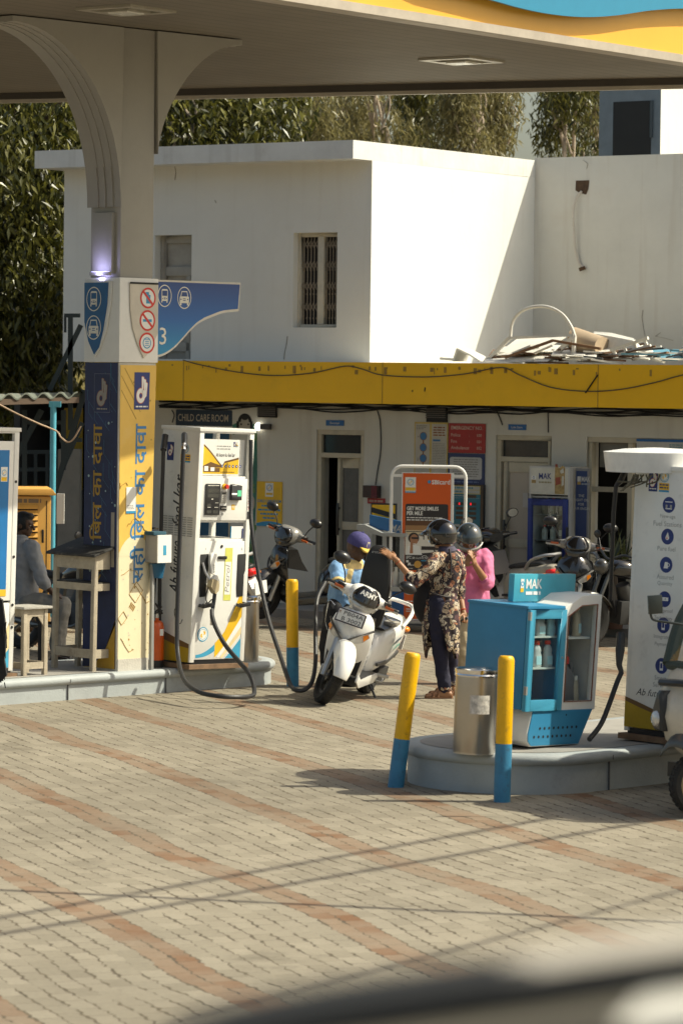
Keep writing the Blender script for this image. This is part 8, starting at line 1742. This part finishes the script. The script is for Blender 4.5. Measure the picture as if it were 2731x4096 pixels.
for hp, kn, an, to in legs: chain(mb, [hp, kn, an], [.085, .062, .04]); foot(mb, V((an.x, an.y, .09)), V((to.x, to.y, 0)))
fuse(mb, 'body', SK2, t, .0055, 3); eyes(P, t)
mb = MB(); cH = hc + V((-.012, 0, .028)); mb.ell(cH, (.108, .084, .108), 22, 14, 0, M_h); mb.ell(hc + V((-.06, 0, -.02)), (.055, .072, .07), 16, 10); mb.ell(hc + V((.05, -.012, .085)), (.055, .065, .035), 14, 10); o = fuse(mb, 'hair', HAIR, t, .007, 3)
bm = bmesh.new(); bm.from_mesh(o.data); kill = [v for v in bm.verts if (v.co - hc).dot(V((.95, -.25, 0))) > .045 and v.co.z < hc.z + .05]; bmesh.ops.delete(bm, geom=kill, context='VERTS'); bm.to_mesh(o.data); bm.free()
GS = mat('grey shirt', (.30, .31, .33), .8, var=.14, scale=7, bump=1.0, bscale=7)
mb = MB(); mb.loft([[J(a, b) + V((rx * math.cos(q), ry * math.sin(q), 0)) for q in [2 * math.pi * k / 24 for k in range(24)]] for a, b, rx, ry in ((86, 2150, .07, .075), (88, 2170, .11, .14), (92, 2210, .135, .19), (96, 2300, .14, .175), (100, 2380, .155, .175), (100, 2420, .16, .175))])
chain(mb, [s1, s1.lerp(e1_, .5), e1_, e1_.lerp(w1_, .35)], [.085, .075, .066, .056]); chain(mb, [s2, s2.lerp(e2_, .5), e2_, e2_.lerp(w2_, .35)], [.085, .075, .066, .056]); fuse(mb, 'shirt', GS, t, .009, 5)
mb = MB(); mb.lathe([(.060, -.012), (.070, .01), (.062, .035)], 18, 0, None, False, J(87, 2152)); mb.build('collar', GS, t)
mb = MB()
for hp, kn, an, to in legs: chain(mb, [hp, kn, an], [.105, .088, .066])
fuse(mb, 'trousers', mat('grey trousers', (.22, .215, .20), .8, bump=.8, bscale=10), t, .01, 5)
mb = MB()
for hp, kn, an, to in legs: capsule(mb, V((an.x, an.y, .05)), V((to.x, to.y, .042)), .05, .042)
fuse(mb, 'shoes', mat('black shoes', (.015, .013, .012)), t, .008, 3)
q = D(100, 2430, 35.2); st_h = q.z - .02; st_ = thing('low_stool', 'low dark stool under the seated man', 'stool', (q.x, q.y, 0)); MB().b2(-.2, .2, -.2, .2, st_h - .05, st_h - .03).build('seat', BLKP, st_, bevel=.005)
for a in (-.17, .17):
    for b in (-.17, .17): MB().b2(a - .018, a + .018, b - .018, b + .018, 0, st_h - .05).build('leg', BLKP, st_)

# ================================================================== overhead wires (their shadows cross the paving) and the vehicle the picture is taken past
def wire(name, label, a, b, h, r, grp='overhead wires'):
    k = h / math.tan(SUN_EL); sh_ = V((math.cos(SUN_AZ) * k, math.sin(SUN_AZ) * k, h)); A, B = a + sh_, b + sh_; d = (B - A); A, B = A - d * 2.2, B + d * 2.0
    mb = MB(); P = [A.lerp(B, i / 24) + V((0, 0, -.15 * math.sin(math.pi * i / 24) + .15)) for i in range(25)]; mb.tube(P, r, 8); return tag(mb.build(name, BLACK), label, 'wire', grp)
wire('overhead_wire', 'thin overhead wire whose faint shadow crosses the paving, upper of the slanting pair', G(0, 3672), G(2330, 3250), 7.4, .030)
wire('overhead_wire', 'thin overhead wire whose faint shadow crosses the paving, lower of the slanting pair', G(0, 3738), G(2700, 3268), 7.2, .030)
wire('overhead_wire', 'thick overhead cable whose dark shadow runs level across the paving', G(0, 3560), G(2731, 3690), 5.4, .034)
wire('overhead_wire', 'thinnest overhead wire whose faint shadow slants across the near paving', G(1200, 3960), G(2731, 3560), 7.6, .02)
# blurred window ledge close to the camera
wl0 = 1.7
def near(px, py, d=wl0): return D(px, py, d)
ld = thing('vehicle_window_ledge', 'dark out of focus vehicle window ledge with pale strips across the bottom right corner', 'vehicle', near(1365, 4096), 0)
o_ = near(1365, 4096)
def slab(pts_top, pts_bot, th_, m_, nm):
    mb = MB(); n = len(pts_top); A = [near(*p) - o_ for p in pts_top]; B = [near(*p) - o_ for p in pts_bot]
    rg = [[a + V((0, -th_, -.004)), a + V((0, -th_ * .3, .003)), a + V((0, th_, 0)), b + V((0, th_, 0)), b + V((0, -th_, 0))] for a, b in zip(A, B)]
    mb.loft(rg); return recalc(mb.build(nm, m_, ld))
C_ = [(700, 4150, 30), (900, 4110, 50), (1365, 4030, 68), (1888, 3955, 72), (2236, 3912, 66), (2731, 3850, 60), (3300, 3775, 60)]
slab([(a, b - h) for a, b, h in C_], [(a, b + h) for a, b, h in C_], .03, mat('ledge rubber', (.012, .012, .011), .7), 'rubber_seal')
slab([(a, b + h + 12) for a, b, h in C_], [(a, 4900) for a, b, h in C_], .05, mat('ledge paint', (.16, .145, .115), .5), 'door_skin')
slab([(2430, 3990), (2600, 3945), (2900, 3900), (3300, 3860)], [(2430, 4005), (2600, 4010), (2900, 4010), (3300, 3990)], .07, mat('ledge pale spot', (.75, .72, .64), .35), 'pale_spot')  # pale cream patch below the dark seal
slab([(2000, 3866), (2300, 3800), (2731, 3735), (3300, 3650)], [(2000, 3874), (2300, 3832), (2731, 3780), (3300, 3700)], .02, mat('ledge edge cream', (.55, .50, .42), .4), 'pale_edge')
